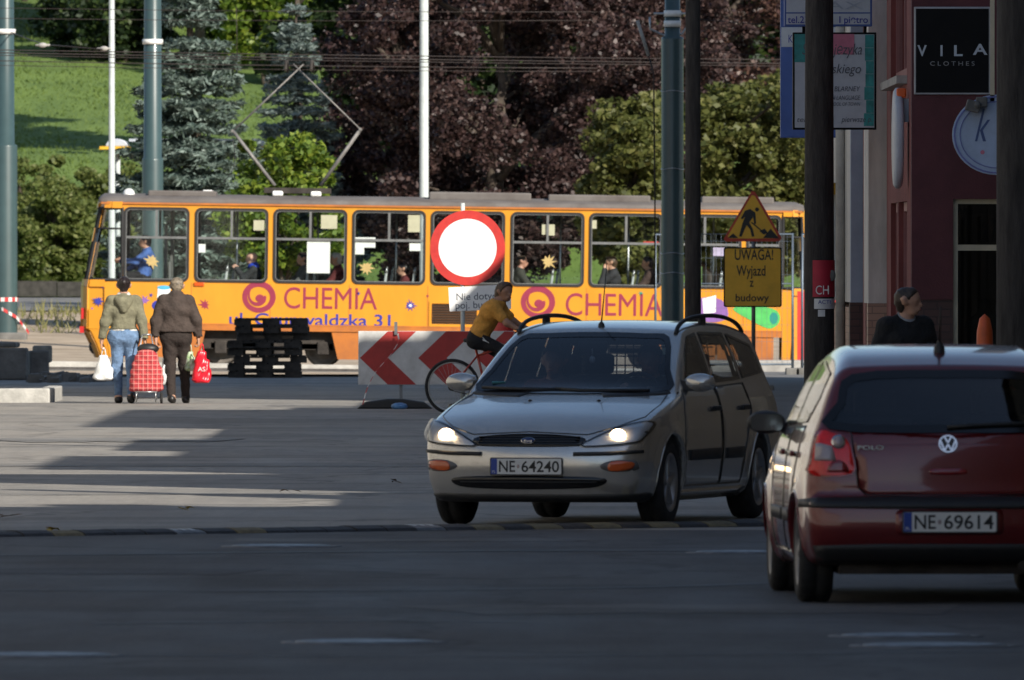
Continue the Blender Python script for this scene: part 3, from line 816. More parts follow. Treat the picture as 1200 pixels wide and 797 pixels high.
# trees up on the slope; their crowns are mostly above the frame
for i, (px, Y, cz, rx, rz, tr, k, bk, lab) in enumerate((
    (66, 412, 15.2, 3.6, 3.6, 0.20, 'dark', M_bark, 'slope tree with slim upright trunk at the upper left'),
    (92, 416, 15.0, 3.0, 3.4, 0.16, 'green', M_bark, 'slope tree with leaning trunk, second from the upper left'),
    (150, 408, 13.2, 2.8, 3.4, 0.22, 'dark', M_bark, 'dense dark slope tree left of the blue spruce top'),
    (285, 412, 14.0, 3.2, 4.0, 0.25, 'dark', M_bark, 'dark slope tree between the two blue spruces'),
    (386, 418, 15.2, 3.2, 3.2, 0.42, 'dark', M_bark_p, 'slope tree with thick pale trunk above the pantograph'),
    (455, 420, 14.2, 3.0, 4.2, 0.25, 'dark', M_bark, 'dark slope tree above the left plum tree'),
    (335, 440, 14.8, 4.0, 4.0, 0.25, 'green', M_bark, 'green slope tree high behind the slim spruce'),
    (215, 440, 15.0, 4.5, 4.6, 0.25, 'dark', M_bark, 'dark slope tree high behind the full spruce'),
    (560, 430, 15.0, 4.5, 5.0, 0.25, 'dark', M_bark, 'dark slope tree behind the wide plum tree'),
    (690, 430, 15.5, 4.5, 5.0, 0.25, 'dark', M_bark, 'dark slope tree behind the plum trees, right of centre'),
    (870, 435, 15.5, 5.5, 5.0, 0.25, 'dark', M_bark, 'dark slope tree far behind the yellowing tree'),
    (1000, 430, 15.5, 4.5, 5.0, 0.25, 'dark', M_bark, 'dark slope tree hidden behind the street signs'))):
    tree('slope_tree', lab, 'tree', gp(px, Y), cz, rx, rx*0.9, rz, k, 150, 150, 0.22, 60+i, tr, 0.6, bark=bk, group='trees on the grassy slope', shell=0.4)
for i, (px, Y, cz, rx, rz, tr, k, bk, lab) in enumerate((
    (349, 366, 13.0, 3.4, 3.0, 0.11, 'green', M_bark, 'slope tree just behind the slim spruce, crown above the frame'),
    (228, 372, 14.0, 3.0, 3.0, 0.2, 'green', M_bark, 'slope tree just behind the full spruce, crown above the frame'))):
    tree('slope_tree', lab, 'tree', gp(px, Y), cz, rx, rx*0.9, rz, k, 150, 150, 0.22, 160+i, tr, 0.6, bark=bk, group='trees on the grassy slope', shell=0.4)
for i, (px, Y, cz, rx, rz, lab) in enumerate(((770, 346, 9.0, 3.6, 4.6, 'dark leafy tree filling the gap above the yellowing tree'), (560, 345, 8.0, 3.8, 5.0, 'dark leafy tree right behind the wide plum tree'), (450, 348, 8.5, 3.0, 5.0, 'dark leafy tree right behind the white lamp pole plum'), (900, 350, 9.5, 4.0, 4.6, 'dark leafy tree behind the reddish plum'), (660, 350, 8.5, 3.6, 4.8, 'dark leafy tree behind the plum trees near the teal pole'))):
    tree('backing_tree', lab, 'tree', gp(px, Y), cz, rx, 2.4, rz, 'dark', 170, 150, 0.22, 260+i, .2, .62, group='dark trees behind the plums', shell=.3)
for i, (px, Y, dz, rx, rz, k, lab) in enumerate((  # low dark bushes by the trunks stand in for the shadow mass there
    (92, 404, 1.0, 1.3, .9, 'dark', 'dark low bush under the slim upright slope trunk'), (135, 402, 1.2, 1.5, 1.1, 'dark', 'dark low bush right of the slope trunks'),
    (268, 400, 2.4, 1.6, 2.2, 'green', 'green bush high on the slope between the spruces'), (310, 396, 2.0, 1.4, 1.9, 'bright', 'light green bush on the slope left of the slim spruce'), (420, 404, 1.6, 1.4, 1.4, 'dark', 'dark bush on the slope right of the slim spruce'))):
    b_ = gp(px, Y); tree('slope_shrub', lab, 'shrub', b_, b_[2]+dz, rx, 1.0, rz, k, 80, 170, 0.17, 190+i, 0.06, 0.42, stems=3, group='bushes on the slope')
tree('copper_shrub', 'copper red shrub at the top left corner on the slope', 'shrub', gp(30, 425), 12.2, 1.3, 1.0, 0.8, 'plum2', 69, 225, 0.108, 90, 0.05, 0.34, stems=3)
# weeds in the sand by the leftmost pole: uncountable
r_ = np.random.default_rng(5)
n = 520
gx = r_.normal(-9.6, .9, n); gy = r_.uniform(272, 297, n); gzv = zg(gx, gy)
hh = r_.uniform(0.05, 0.36, n)*(0.35+0.65*np.exp(-((gx+10.6)/1.3)**2))
a = r_.uniform(0, 6.28, n); bx = np.cos(a)*0.02; by = np.sin(a)*0.02; lx_ = r_.normal(0, 0.09, n)
V = np.stack([np.stack([gx-bx, gy-by, gzv-.02], 1), np.stack([gx+bx, gy+by, gzv-.02], 1), np.stack([gx+lx_+bx*.2, gy+by, gzv+hh], 1), np.stack([gx+lx_-bx*.2, gy-by, gzv+hh], 1)], 1).reshape(-1, 3)
tag(obj_np('weeds', V, np.arange(n*4).reshape(-1, 4), leafmat('weed', (0.11, 0.12, 0.03), (0.22, 0.21, 0.07), (0.36, 0.33, 0.16), 0.7, 0.3), smooth=False), 'dry green and straw coloured weeds on the sandy verge', 'weeds', kind='stuff')

# grass on the slope: uncountable blades in tufts
r_ = np.random.default_rng(77); n = 60000
gx = r_.uniform(-17, 8, n); gy = 338+(r_.random(n)**.8)*92
tuft = .5+.5*np.sin(gx*1.7+3*np.sin(gy*.37))*np.sin(gy*.9+gx*.6)
gzv = zg(gx, gy)+0.25*np.sin(gx*0.31+gy*0.05)*np.sin(gy*0.21)*sstep(334, 345, gy)+.05
hh = r_.uniform(.03, .08, n)*(.5+tuft); a = r_.uniform(0, 6.28, n); bx = np.cos(a)*.03; by = np.sin(a)*.03; lx_ = r_.normal(0, .05, n)
V = np.stack([np.stack([gx-bx, gy-by, gzv-.03], 1), np.stack([gx+bx, gy+by, gzv-.03], 1), np.stack([gx+lx_+bx*.3, gy+by, gzv+hh], 1), np.stack([gx+lx_-bx*.3, gy-by, gzv+hh], 1)], 1).reshape(-1, 3)
tag(obj_np('grass', V, np.arange(n*4).reshape(-1, 4), leafmat('grass_blade', (.095, .15, .028), (.13, .195, .036), (.165, .23, .05), .7, .4), smooth=False), 'short sunlit grass covering the slope', 'grass', kind='stuff')
# ------------------------------------------------------------------ tram
M_or = mat('tram_orange', (0.68, 0.30, 0.022), 0.34, var=0.06, scale=1.3, coat=0.3, col2=(0.62, 0.245, 0.018), stretch=(1.5, 1, .5), detail=8)
M_or2 = mat('tram_orange_dull', (0.54, 0.17, 0.02), 0.5, var=0.1, scale=2.5, col2=(0.33, 0.11, 0.03), detail=8)
M_rubber = mat('window_rubber', (0.018, 0.018, 0.019), 0.75, var=0.1)
M_alu = mat('aluminium', (0.42, 0.43, 0.44), 0.35, 0.8, var=0.1)
M_troof = mat('tram_roof_grey', (0.17, 0.155, 0.145), 0.8, scale=1.6, col2=(0.09, 0.075, 0.068), detail=8)
M_under = mat('bogie_grime', (0.045, 0.038, 0.033), 0.9, var=0.3, scale=6)
M_wheel = mat('worn_wheel', (0.16, 0.14, 0.12), 0.6, 0.3, var=0.2)
M_tin = mat('tram_interior_panel', (0.12, 0.125, 0.12), 0.6, var=0.1)
M_tfloor = mat('tram_floor', (0.08, 0.08, 0.085), 0.8, var=0.2)
M_seat = mat('seat_grey_plastic', (0.42, 0.45, 0.45), 0.45, var=0.1)
M_seatd = mat('seat_dark_cloth', (0.03, 0.035, 0.045), 0.9, var=0.2)
M_mar = mat('decal_maroon', (0.28, 0.03, 0.065), 0.4, var=0.05)
M_dblue = mat('decal_blue', (0.035, 0.04, 0.30), 0.4, var=0.05)
M_dpurp = mat('decal_purple', (0.25, 0.12, 0.38), 0.4, var=0.05)
M_dgreen = mat('decal_green', (0.09, 0.50, 0.12), 0.4, var=0.1)
M_dteal = mat('decal_teal', (0.02, 0.25, 0.2), 0.4, var=0.05)
M_paper = mat('white_paper', (0.80, 0.80, 0.78), 0.7, var=0.04)
M_paperc = mat('cream_paper', (0.55, 0.50, 0.36), 0.7, var=0.06)
M_tan = mat('tan_sticker', (0.62, 0.42, 0.17), 0.6, var=0.08)
M_red = mat('signal_red', (0.55, 0.02, 0.02), 0.4, var=0.08)
M_wht = mat('white_plastic', (0.78, 0.78, 0.76), 0.5, var=0.06)
G_tram = glass('tram_glass', (0.955, 0.975, 0.97), 1.4)

TY = 241.2; TS = FPX/(TY-1.2)
TX = ax_(97, TY-1.2)
T = thing('tram', 'orange tram with maroon lettering standing across the end of the street', 'tram', (TX, TY, float(zg(TX, TY))+0.046))
T.rotation_euler = (0, 0.013, 0)
def tx(px): return (px-97)/TS
def tz(px, py): return (HOR+(EYE-T.location.z)*TS+(px-97)*0.013-py)/TS
YN = -1.2          # near side plane
ZS, ZB, ZT = 0.64, 1.53, 2.905
wins = [(143, 220), (226.5, 312.5), (318.5, 405), (411, 497), (503, 590), (596.5, 683), (688.5, 775), (781, 867), (873, 914)]
hol = [(tx(a)+.036, tx(b)-.036, ZB+.036, ZT-.036) for a, b in wins]
xa, xb = tx(141.5), tx(915.5)
for side in (0, 1):
    y0, y1 = (YN, YN+.06) if side == 0 else (1.14, 1.2)
    mb = MB(); wall_holes(mb, xa, xb, ZS+.11, 3.0, hol, y0, y1); mb.build('side_wall', M_or if side == 0 else M_tin, T)
    mb = MB(); mb.span((xa, y0-(.012 if side == 0 else 0), ZS), (xb, y1+(.012 if side else 0), ZS+.108)); mb.build('lower_band', M_or2, T)
    for k, (a, b) in enumerate(wins):
        fo = rrect(tx(a), ZB, tx(b), ZT, 0.11); fi = rrect(tx(a)+.04, ZB+.04, tx(b)-.04, ZT-.04, 0.085)
        ya = (YN-.022, YN+.07) if side == 0 else (1.13, 1.222)
        mb = MB(); mb.ring(fo, fi, *ya); w = mb.build('window', M_rubber, T)
        zt = ZT-.56
        fi2 = rrect(tx(a)+.041, ZB+.041, tx(b)-.041, ZT-.041, 0.084); fi3 = rrect(tx(a)+.055, ZB+.055, tx(b)-.055, ZT-.055, 0.07)
        mb = MB(); mb.ring(fi2, fi3, ya[0]+.01, ya[0]+.05); mb.span((tx(a)+.054, ya[0]+.008, zt-.022), (tx(b)-.054, ya[0]+.055, zt+.022))
        if tx(b)-tx(a) > 0.9:
            xm = (tx(a)+tx(b))/2; mb.span((xm-.022, ya[0]+.009, zt+.023), (xm+.022, ya[0]+.054, ZT-.054))
            ups = [(tx(a)+.045, xm-.018), (xm+.018, tx(b)-.045)]
        else: ups = [(tx(a)+.06, tx(b)-.06)]
        mb.build('sliding_frame', mat('dull_alu', (.20, .205, .205), .5, .5, var=.12), w)
        yp = ya[0]+.028
        for p in [(tx(a)+.045, tx(b)-.045, ZB+.045, zt-.018)]+[(u0, u1, zt+.018, ZT-.045) for u0, u1 in ups]:
            mb = MB(); mb.span((p[0], yp, p[2]), (p[1], yp+.006, p[3])); mb.build('pane', G_tram, w)
# cab ends
def cab(x_edge, sgn, prof, name):
    """wrap-round end: rows of height, columns around the plan outline"""
    zs = [z for z, _ in prof]
    def plan(xf):
        xs = x_edge; d = [(xs, -1.2), (xs+(xf-xs)*.45, -1.2), (xf-sgn*.10, -1.17), (xf-sgn*.03, -1.04), (xf, -.80), (xf+sgn*.05, -.06)]
        return d+[(x, -y) for x, y in reversed(d)]
    rows = [plan(f) for _, f in prof]; nc = len(rows[0])
    pan = MB(); gl = MB(); fr = MB()
    for i in range(len(zs)-1):
        for j in range(nc-1):
            q = [(*rows[i][j], zs[i]), (*rows[i][j+1], zs[i]), (*rows[i+1][j+1], zs[i+1]), (*rows[i+1][j], zs[i+1])]
            win = 1.5 < zs[i] and zs[i+1] < 2.95 and j not in (3, nc-5) and zs[i] >= ZB
            (gl if win else pan).add(q, [(0, 1, 2, 3)], False)
    p = pan.build(name, M_or, T, smooth=False)
    so_ = p.modifiers.new('s', 'SOLIDIFY'); so_.thickness = 0.04
    g = gl.build('end_glass', G_tram, T)
    i0 = [i for i, z in enumerate(zs) if z >= ZB][0]; i1 = [i for i, z in enumerate(zs) if z < 2.95][-1]
    for j0, j1 in ((0, 3), (4, nc-5), (nc-4, nc-1)):
        loop = [(*rows[i0][j], zs[i0]) for j in range(j0, j1+1)]+[(*rows[i][j1], zs[i]) for i in range(i0+1, i1+1)]+[(*rows[i1][j], zs[i1]) for j in range(j1-1, j0-1, -1)]+[(*rows[i][j0], zs[i]) for i in range(i1-1, i0, -1)]
        fr.tube(loop, 0.032, 6, closed=True)
        im = i0+(i1-i0)//2+1
        fr.tube([(*rows[im][j], zs[im]) for j in range(j0, j1+1)], 0.018, 5)
    fr.build('end_window_seal', M_rubber, T)
    return p
fprof = [(.12, .26), (.35, .17), (.60, .05), (.64, .0), (1.0, .0), (1.42, .0), (ZB+.02, .02), (1.9, .085), (2.25, .15), (2.5, .198), (2.88, .27), (2.96, .285), (3.0, .295)]
cab(xa-.004, -1, fprof, 'cab_front')
xr = tx(945)
cab(xb+.004, 1, [(z, xr-f*.35) for z, f in fprof], 'cab_rear')
mb = MB(); mb.box((0.012, -.85, .9), (.05, .22, .16)); mb.build('headlamp', M_wht, T)
mb = MB(); mb.box((-.03, -1.02, .62), (.08, .2, .12)); mb.box((-.02, -1.05, .92), (.05, .1, .2)); mb.build('tail_reflector', M_red, T)
# roof
prof = [(-1.215, 2.985), (-1.22, 3.03), (-1.14, 3.075), (-.9, 3.11), (-.4, 3.15), (0, 3.16)]
prof = prof+[(-y, z) for y, z in reversed(prof[:-1])]
stx = [(tx(113), .97), (tx(118), 1.0)]+[(x, 1.0) for x in np.linspace(tx(130), tx(930), 20)]+[(tx(940), .97)]
V = [(x, y*s, 2.985+(z-2.985)*(s if s == 1 else .7)) for x, s in stx for y, z in prof]; k = len(prof)
F = [(i*k+j, i*k+j+1, (i+1)*k+j+1, (i+1)*k+j) for i in range(len(stx)-1) for j in range(k-1)]+[tuple(range(k)), tuple(range((len(stx)-1)*k, len(stx)*k))]
mb = MB(); mb.add(V, F, True); mb.build('roof', M_troof, T)
mb = MB(); mb.span((tx(116), YN-.03, 2.955), (tx(938), YN+.0, 2.99)); mb.build('gutter', M_or2, T)
for a, b, hh in ((500, 620, .09), (640, 760, .07), (820, 905, .07), (170, 250, .05)):
    mb = MB(); mb.span((tx(a), -.75, 3.1), (tx(b), .6, 3.17+hh)); mb.build('roof_box', M_troof, T, bevel=.03)
mb = MB(); mb.lathe([(.11, 3.12), (.11, 3.17), (.09, 3.21), (.05, 3.24), (.001, 3.25)], 14, c=(tx(147), -.5, 0)); mb.build('roof_lamp', M_wht, T)
for px in (240, 322, 367):
    mb = MB(); mb.span((tx(px)-.1, -.62, 3.14), (tx(px)+.1, -.4, 3.24)); mb.build('insulator', M_wht, T, bevel=.03)
# floor, ceiling, far cab bulkhead
mb = MB(); mb.span((tx(112), -1.13, .70), (tx(935), 1.13, .80)); mb.build('floor', M_tfloor, T)
mb = MB(); mb.span((tx(122), -1.13, 2.93), (tx(930), 1.13, 2.955)); mb.build('ceiling', M_tin, T)
mb = MB(); mb.span((tx(196), -.1, .80), (tx(199), 1.1, 2.9)); mb.span((tx(196), -1.1, .80), (tx(199), -.6, 1.9)); mb.span((tx(190), -.6, .8), (tx(193), -.15, 2.6)); mb.build('cab_bulkhead', M_tin, T)
# seats: shells facing forward, with grab rail
sx = [250, 297, 345, 395, 437, 470, 540, 585, 632, 668, 727, 765, 830, 862]
def seat(x, y):
    mb = MB(); mb.tube([(x+.22, y-.2, 1.74), (x+.235, y-.19, 1.84), (x+.235, y+.19, 1.84), (x+.22, y+.2, 1.74)], .02, 6)
    a = [(0.2, 1.12), (0.18, 1.2), (-.2, 1.22), (-.22, 1.16), (.16, 1.1), (.19, 1.08)]
    s_ = MB(); s_.prism([(x-.22, 1.24), (x+.12, 1.22), (x+.2, 1.3), (x+.25, 1.80), (x+.21, 1.82), (x+.14, 1.34), (x+.08, 1.28), (x-.22, 1.3)], y-.21, y+.21)
    o = s_.build('seat', M_seat, T, bevel=.02); mb.build('grab_rail', M_alu, o)
    p_ = MB(); p_.tube([(x, y, .8), (x, y, 1.24)], .035, 6); p_.build('pedestal', M_under, o)
for i, p in enumerate(sx):
    seat(tx(p), -.78)
    if i % 2 == 0: seat(tx(p)+.1, .72)
for px in (275, 370, 462, 560, 655, 735, 835):
    mb = MB(); mb.tube([(tx(px), -.45, .8), (tx(px), -.45, 2.93)], .019, 7); mb.build('grab_pole', M_alu, T)
# skirts
for a, b in ((128, 182), (184, 240), (388, 428), (430, 500), (502, 560), (562, 618), (772, 838), (840, 906)):
    l = .0 if a not in (388,) else -.12
    mb = MB(); mb.prism([(tx(a)-l*0, ZS-.004), (tx(b), ZS-.004), (tx(b)-(.0 if b != 240 else .1), .13), (tx(a)+(0.0 if a != 388 else .12), .13)], YN+.01, YN+.04); mb.build('skirt_panel', M_or2, T)
mb = MB(); mb.span((tx(128), -1.0, .3), (tx(906), 1.0, .66)); mb.build('underframe', M_under, T)
for xc in (tx(258), tx(258)+1.9, tx(258)+6.0, tx(258)+7.9):
    for y in (-.72, .72):
        mb = MB(); s_ = -1 if y < 0 else 1
        mb.lathe([(.001, y+s_*.03), (.1, y+s_*.06), (.12, y+s_*.02), (.22, y), (.27, y+s_*.04), (.325, y+s_*.05), (.325, y-s_*.06), (.35, y-s_*.065), (.35, y-s_*.09), (.001, y-s_*.09)], 28, 'y', (xc, 0, .328)); mb.build('wheel', M_wheel, T)
for xc in (tx(258)+.95, tx(258)+6.95):
    mb = MB(); mb.box((xc, -.95, .36), (2.3, .1, .14)); mb.box((xc-.95, -.97, .33), (.22, .16, .24)); mb.box((xc+.95, -.97, .33), (.22, .16, .24)); mb.box((xc, -.97, .30), (.5, .14, .26)); mb.build('bogie_frame', M_under, T, bevel=.02)
mb = MB(); mb.sphere((tx(112), -.3, .3), (.16, .5, .16)); mb.build('coupler', M_under, T)
# pantograph
pg = []
def pb(px, py, y): return (tx(px), y, tz(px, py))
mb = MB()
for y in (-.42, .42):
    mb.tube([pb(318, 217, y), pb(268, 153, y*1.1)], .028, 7); mb.tube([pb(372, 217, y), pb(418, 151, y*1.1)], .028, 7)
    mb.tube([pb(268, 153, y*1.1), pb(350, 74, y*.5)], .009, 6); mb.tube([pb(418, 151, y*1.1), pb(338, 74, y*.5)], .014, 6)
for px, py in ((268, 153), (418, 151)): mb.tube([pb(px, py, -.5), pb(px, py, .5)], .03, 7)
pant = mb.build('pantograph', mat('pantograph_grey', (.22, .21, .20), .6, .2, var=.2), T)
mb = MB(); mb.span((tx(306), -.5, 3.2), (tx(384), -.36, 3.3)); mb.span((tx(306), .36, 3.2), (tx(384), .5, 3.3)); mb.span((tx(312), -.36, 3.2), (tx(320), .36, 3.3)); mb.span((tx(370), -.36, 3.2), (tx(378), .36, 3.3)); mb.build('base_frame', M_under, pant)
mb = MB(); mb.tube([(tx(330), -.95, tz(330, 82)), (tx(330), -.7, tz(330, 71)), (tx(330), .7, tz(330, 71)), (tx(330), .95, tz(330, 82))], .03, 7); mb.tube([(tx(360), -.95, tz(360, 82)), (tx(360), -.7, tz(360, 71)), (tx(360), .7, tz(360, 71)), (tx(360), .95, tz(360, 82))], .03, 7); mb.build('collector_head', M_under, pant)
mb = MB(); mb.tube(catmull([pb(266, 155, -.5), pb(271, 178, -.5), pb(268, 200, -.5), pb(255, 216, -.5), pb(248, 221, -.4)], 5, False), .008, 5); mb.build('cable', M_black, pant)

for a in [223.2]+[w[1]+3.2 for w in wins[1:-1]]:   # panel joints
    mb = MB(); mb.span((tx(a)-.006, YN-.003, ZS+.11), (tx(a)+.006, YN-.0005, ZB-.02)); mb.build('panel_joint', M_or2, T)
mb = MB(); mb.span((xa, YN-.016, ZS+.10), (xb, YN-.0, ZS+.125)); mb.build('trim_strip', M_or2, T)
# decals: flat prints standing a few millimetres proud of the paint
YD = YN-.006
def decal(name, poly, m, dy=0.0, parent=None):
    mb = MB(); n = len(poly); mb.add([(u, YD-dy, v) for u, v in poly], [tuple(range(n))]); return mb.build(name, m, parent or T)
def dtext(s, px0, px1, py_top, py_base, m, dy=0.0, bold=0.0):
    pc = (px0+px1)/2
    return text(s, (px1-px0)/TS, (py_base-py_top)/TS, 'lettering', m, T, (tx(pc), YD-dy, tz(pc, py_base)), depth=0, bold=bold)
dtext('CHEMIA', 332, 441, 337, 362, M_mar)
dtext('CHEMIA', 662, 776, 344, 370, M_mar)
dtext('ul. Grunwaldzka 31', 268, 457, 367.5, 381.5, M_dblue, bold=.012)
def logo(px, py, r):
    r /= TS; c = (tx(px), tz(px, py))
    mb = MB(); o_ = ellipse(*c, r*1.06, r, 36); i_ = ellipse(c[0]-.02*r, c[1]-.02*r, r*.72, r*.66, 36)
    n = 36; vs = [(u, YD, v) for u, v in o_]+[(u, YD, v) for u, v in i_]
    mb.add(vs, [(i, (i+1) % n, n+(i+1) % n, n+i) for i in range(n)])
    # comma-shaped swirl in the middle and its tail
    pts = []
    for t in np.linspace(0, 1, 22):
        a = 2.2+t*4.3; q = r*(.74-.5*t); pts.append((c[0]+q*math.cos(a), c[1]+q*math.sin(a), r*(.03+.17*t)))
    L_, R_ = [], []
    for i, (u, v, w) in enumerate(pts):
        a = 2.2+4.3*i/21; L_.append((u+w*math.cos(a), YD-.001, v+w*math.sin(a))); R_.append((u-w*math.cos(a), YD-.001, v-w*math.sin(a)))
    k = len(L_); mb.add(L_+R_, [(i, i+1, k+i+1, k+i) for i in range(k-1)])
    e = ellipse(c[0]+.05*r, c[1]-.08*r, r*.27, r*.24, 18); mb.add([(u, YD-.002, v) for u, v in e], [tuple(range(18))])
    mb.build('logo', M_mar, T)
logo(302.5, 348, 18.5); logo(629.5, 354, 19)
def splash(px, py, r, m, n=10, seed=0, y=None, parent=None, core=.42):
    rr = random.Random(seed); r /= TS; c = (tx(px), tz(px, py)); pl_ = []
    for i in range(n*2):
        a = PI*i/n+rr.uniform(-.1, .1); q = r*(rr.uniform(.65, 1.1) if i % 2 == 0 else core*rr.uniform(.8, 1.1)); pl_.append((c[0]+q*math.cos(a), c[1]+q*math.sin(a)))
    mb = MB(); yy = YD if y is None else y
    mb.add([(c[0], yy, c[1])]+[(u, yy, v) for u, v in pl_], [(0, 1+i, 1+(i+1) % (2*n)) for i in range(2*n)]); return mb.build('splash', m, T)
splash(114, 353, 8, M_dblue, 9, 1); splash(127, 343, 4, M_dpurp, 6, 2); splash(119, 336, 3, M_dpurp, 5, 3); splash(107, 362, 3, M_dpurp, 5, 4)
splash(168, 352, 7, M_dpurp, 7, 5); splash(176, 346, 3, M_dblue, 5, 6); splash(239, 357, 8, M_mar, 8, 7); splash(480, 358, 8, M_dblue, 10, 8); splash(480, 358, 3, M_wht, 6, 18, YD-.003)
splash(500, 347, 2.5, M_mar, 5, 9); splash(419, 344, 3, M_dblue, 5, 10); splash(750, 344, 3.5, M_dteal, 6, 11); splash(142, 341, 6, M_tan, 7, 12); splash(134, 350, 3, M_dpurp, 5, 13)
decal('bucket_print', [(tx(183), tz(183, 352)), (tx(197), tz(197, 354)), (tx(199), tz(199, 337)), (tx(184), tz(184, 335))], M_wht, .001)
decal('bucket_print', ellipse(tx(191), tz(191, 337), 8/TS, 2.5/TS, 14), mat('decal_cyan', (0.08, 0.4, 0.6), 0.4), .002)
decal('paint_print', ellipse(tx(184), tz(184, 358), 7/TS, 6/TS, 12), M_dblue, .0005)
decal('paint_print', [(tx(822), tz(822, 350)), (tx(838), tz(838, 346)), (tx(838), tz(838, 366)), (tx(824), tz(824, 370))], M_wht, .001)
decal('paint_print', catmull([(tx(818), tz(818, 350)), (tx(845), tz(845, 352)), (tx(852), tz(852, 372)), (tx(830), tz(830, 378)), (tx(815), tz(815, 368))], 4), M_dpurp, 0)
decal('tube_print', catmull([(tx(862), tz(862, 360)), (tx(880), tz(880, 357)), (tx(910), tz(910, 361)), (tx(922), tz(922, 368)), (tx(922), tz(922, 376)), (tx(912), tz(912, 382)), (tx(885), tz(885, 380))], 4), M_dgreen, .001) if False else None
decal('tube_print', catmull([(tx(858), tz(858, 362)), (tx(880), tz(880, 358)), (tx(905), tz(905, 362)), (tx(913), tz(913, 370)), (tx(911), tz(911, 380)), (tx(900), tz(900, 385)), (tx(880), tz(880, 376))], 4), M_dgreen, .001)
decal('tube_print', ellipse(tx(906), tz(906, 373), 5/TS, 7/TS, 16), M_dteal, .002)
# ventilation grille and reflector on the flank
mb = MB(); mb.ring(rrect(tx(502), tz(530, 383), tx(561), tz(530, 353), .02, 2), rrect(tx(505), tz(530, 380), tx(558), tz(530, 356), .015, 2), YN-.02, YN); vg = mb.build('vent_grille', M_or, T)
mb = MB(); mb.span((tx(505), YN-.005, tz(530, 380)), (tx(558), YN-.003, tz(530, 356))); mb.build('backing', mat('vent_dark', (0.035, 0.02, 0.012), 0.8), vg)
for i in range(8): mb = MB(); z = tz(530, 379)+i*.047; mb.box(((tx(505)+tx(558))/2, YN-.012, z+.02), (tx(558)-tx(505), .012, .014), (.6, 0, 0)); mb.build('slat', mat('vent_slat', (0.10, 0.04, 0.012), 0.6), vg)
mb = MB(); mb.span((tx(226), YN-.03, tz(232, 335.5)), (tx(238), YN, tz(232, 331))); mb.build('side_lamp', mat('amber_lens', (0.6, 0.09, 0.01), 0.3), T, bevel=.01)
# papers and stickers on the glass
def sheet_on(px0, py0, px1, py1, m): 
    mb = MB(); mb.span((tx(px0), YN+.02, tz(px0, py1)), (tx(px1), YN+.024, tz(px0, py0))); mb.build('paper', m, T)
for q in ((358, 280, 385, 320, M_paper), (231, 286, 239, 296, M_paper), (411.5+2, 278, 438, 290, M_paper), (413.5, 290, 425, 298, M_paper), (478, 285, 491, 294, M_paper),
          (295, 258, 308, 270, M_paperc), (374, 252, 393, 268, M_paperc), (476, 252, 490, 272, M_paperc), (633, 263, 640, 275, M_paperc), (641, 263, 648, 276, M_paperc), (690, 258, 697, 268, M_paperc), (752, 283, 773, 287, M_red), (834, 290, 850, 300, mat('lilac', (0.5, 0.42, 0.6), 0.6))):
    sheet_on(*q)
for px, py, sd in ((428, 314, 1), (641, 307, 2), (176, 306, 3)): splash(px, py, 10, M_tan, 9, sd, YN+.018, core=.5)
# ------------------------------------------------------------------ cars
def paint(name, col, metal, rough=0.32, flake=0.0):
    m = mat(name, col, rough, metal, var=0.05, scale=3, coat=1.0)
    return m
M_silver = paint('silver_paint', (0.60, 0.575, 0.53), 0.72, 0.27)
M_redp = paint('dark_red_car_paint', (0.135, 0.006, 0.007), 0.25, 0.28)
M_trim = mat('car_trim_black', (0.02, 0.02, 0.021), 0.55, var=0.1, scale=20)
M_gloss = mat('glossy_black', (0.008, 0.008, 0.009), 0.12, var=0.1)
M_tyre = mat('tyre_rubber', (0.022, 0.022, 0.023), 0.85, var=0.25, scale=15, bump=0.4, bscale=50)
M_alloy = mat('alloy_wheel', (0.42, 0.42, 0.43), 0.35, 0.85, var=0.1)
M_disc = mat('brake_shadow', (0.012, 0.012, 0.012), 0.9)
M_int = mat('car_interior', (0.028, 0.03, 0.035), 0.85, var=0.2)
M_chrome = mat('chrome', (0.75, 0.75, 0.76), 0.12, 1.0, var=0.03)
M_reflector = mat('lamp_reflector', (0.80, 0.80, 0.80), 0.35, 0.45, var=0.05)
M_amber = mat('amber_lamp', (0.62, 0.10, 0.012), 0.2, var=0.05, coat=1)
M_tail = mat('tail_lamp_red', (0.90, 0.02, 0.018), 0.2, var=0.08, coat=.35, scale=30)
M_taild = mat('tail_lamp_dark', (0.24, 0.008, 0.01), 0.2, coat=1)
M_tailg = mat('tail_lamp_grey', (0.42, 0.34, 0.34), 0.2, coat=1)
M_plate = mat('plate_white', (0.72, 0.72, 0.70), 0.45, var=0.04)
M_plb = mat('plate_blue', (0.02, 0.06, 0.34), 0.4)
M_ink = mat('plate_black', (0.012, 0.012, 0.012), 0.5)
M_bulb = mat('lit_bulb', (1, 0.9, 0.75), 0.5, emit=(1.0, 0.70, 0.38), es=14.0)
G_car = glass('car_glass', (0.58, 0.62, 0.65), 1.65, sheet=True)
G_lens = glass('lamp_glass', (0.95, 0.96, 0.96), 1.5, sheet=True)

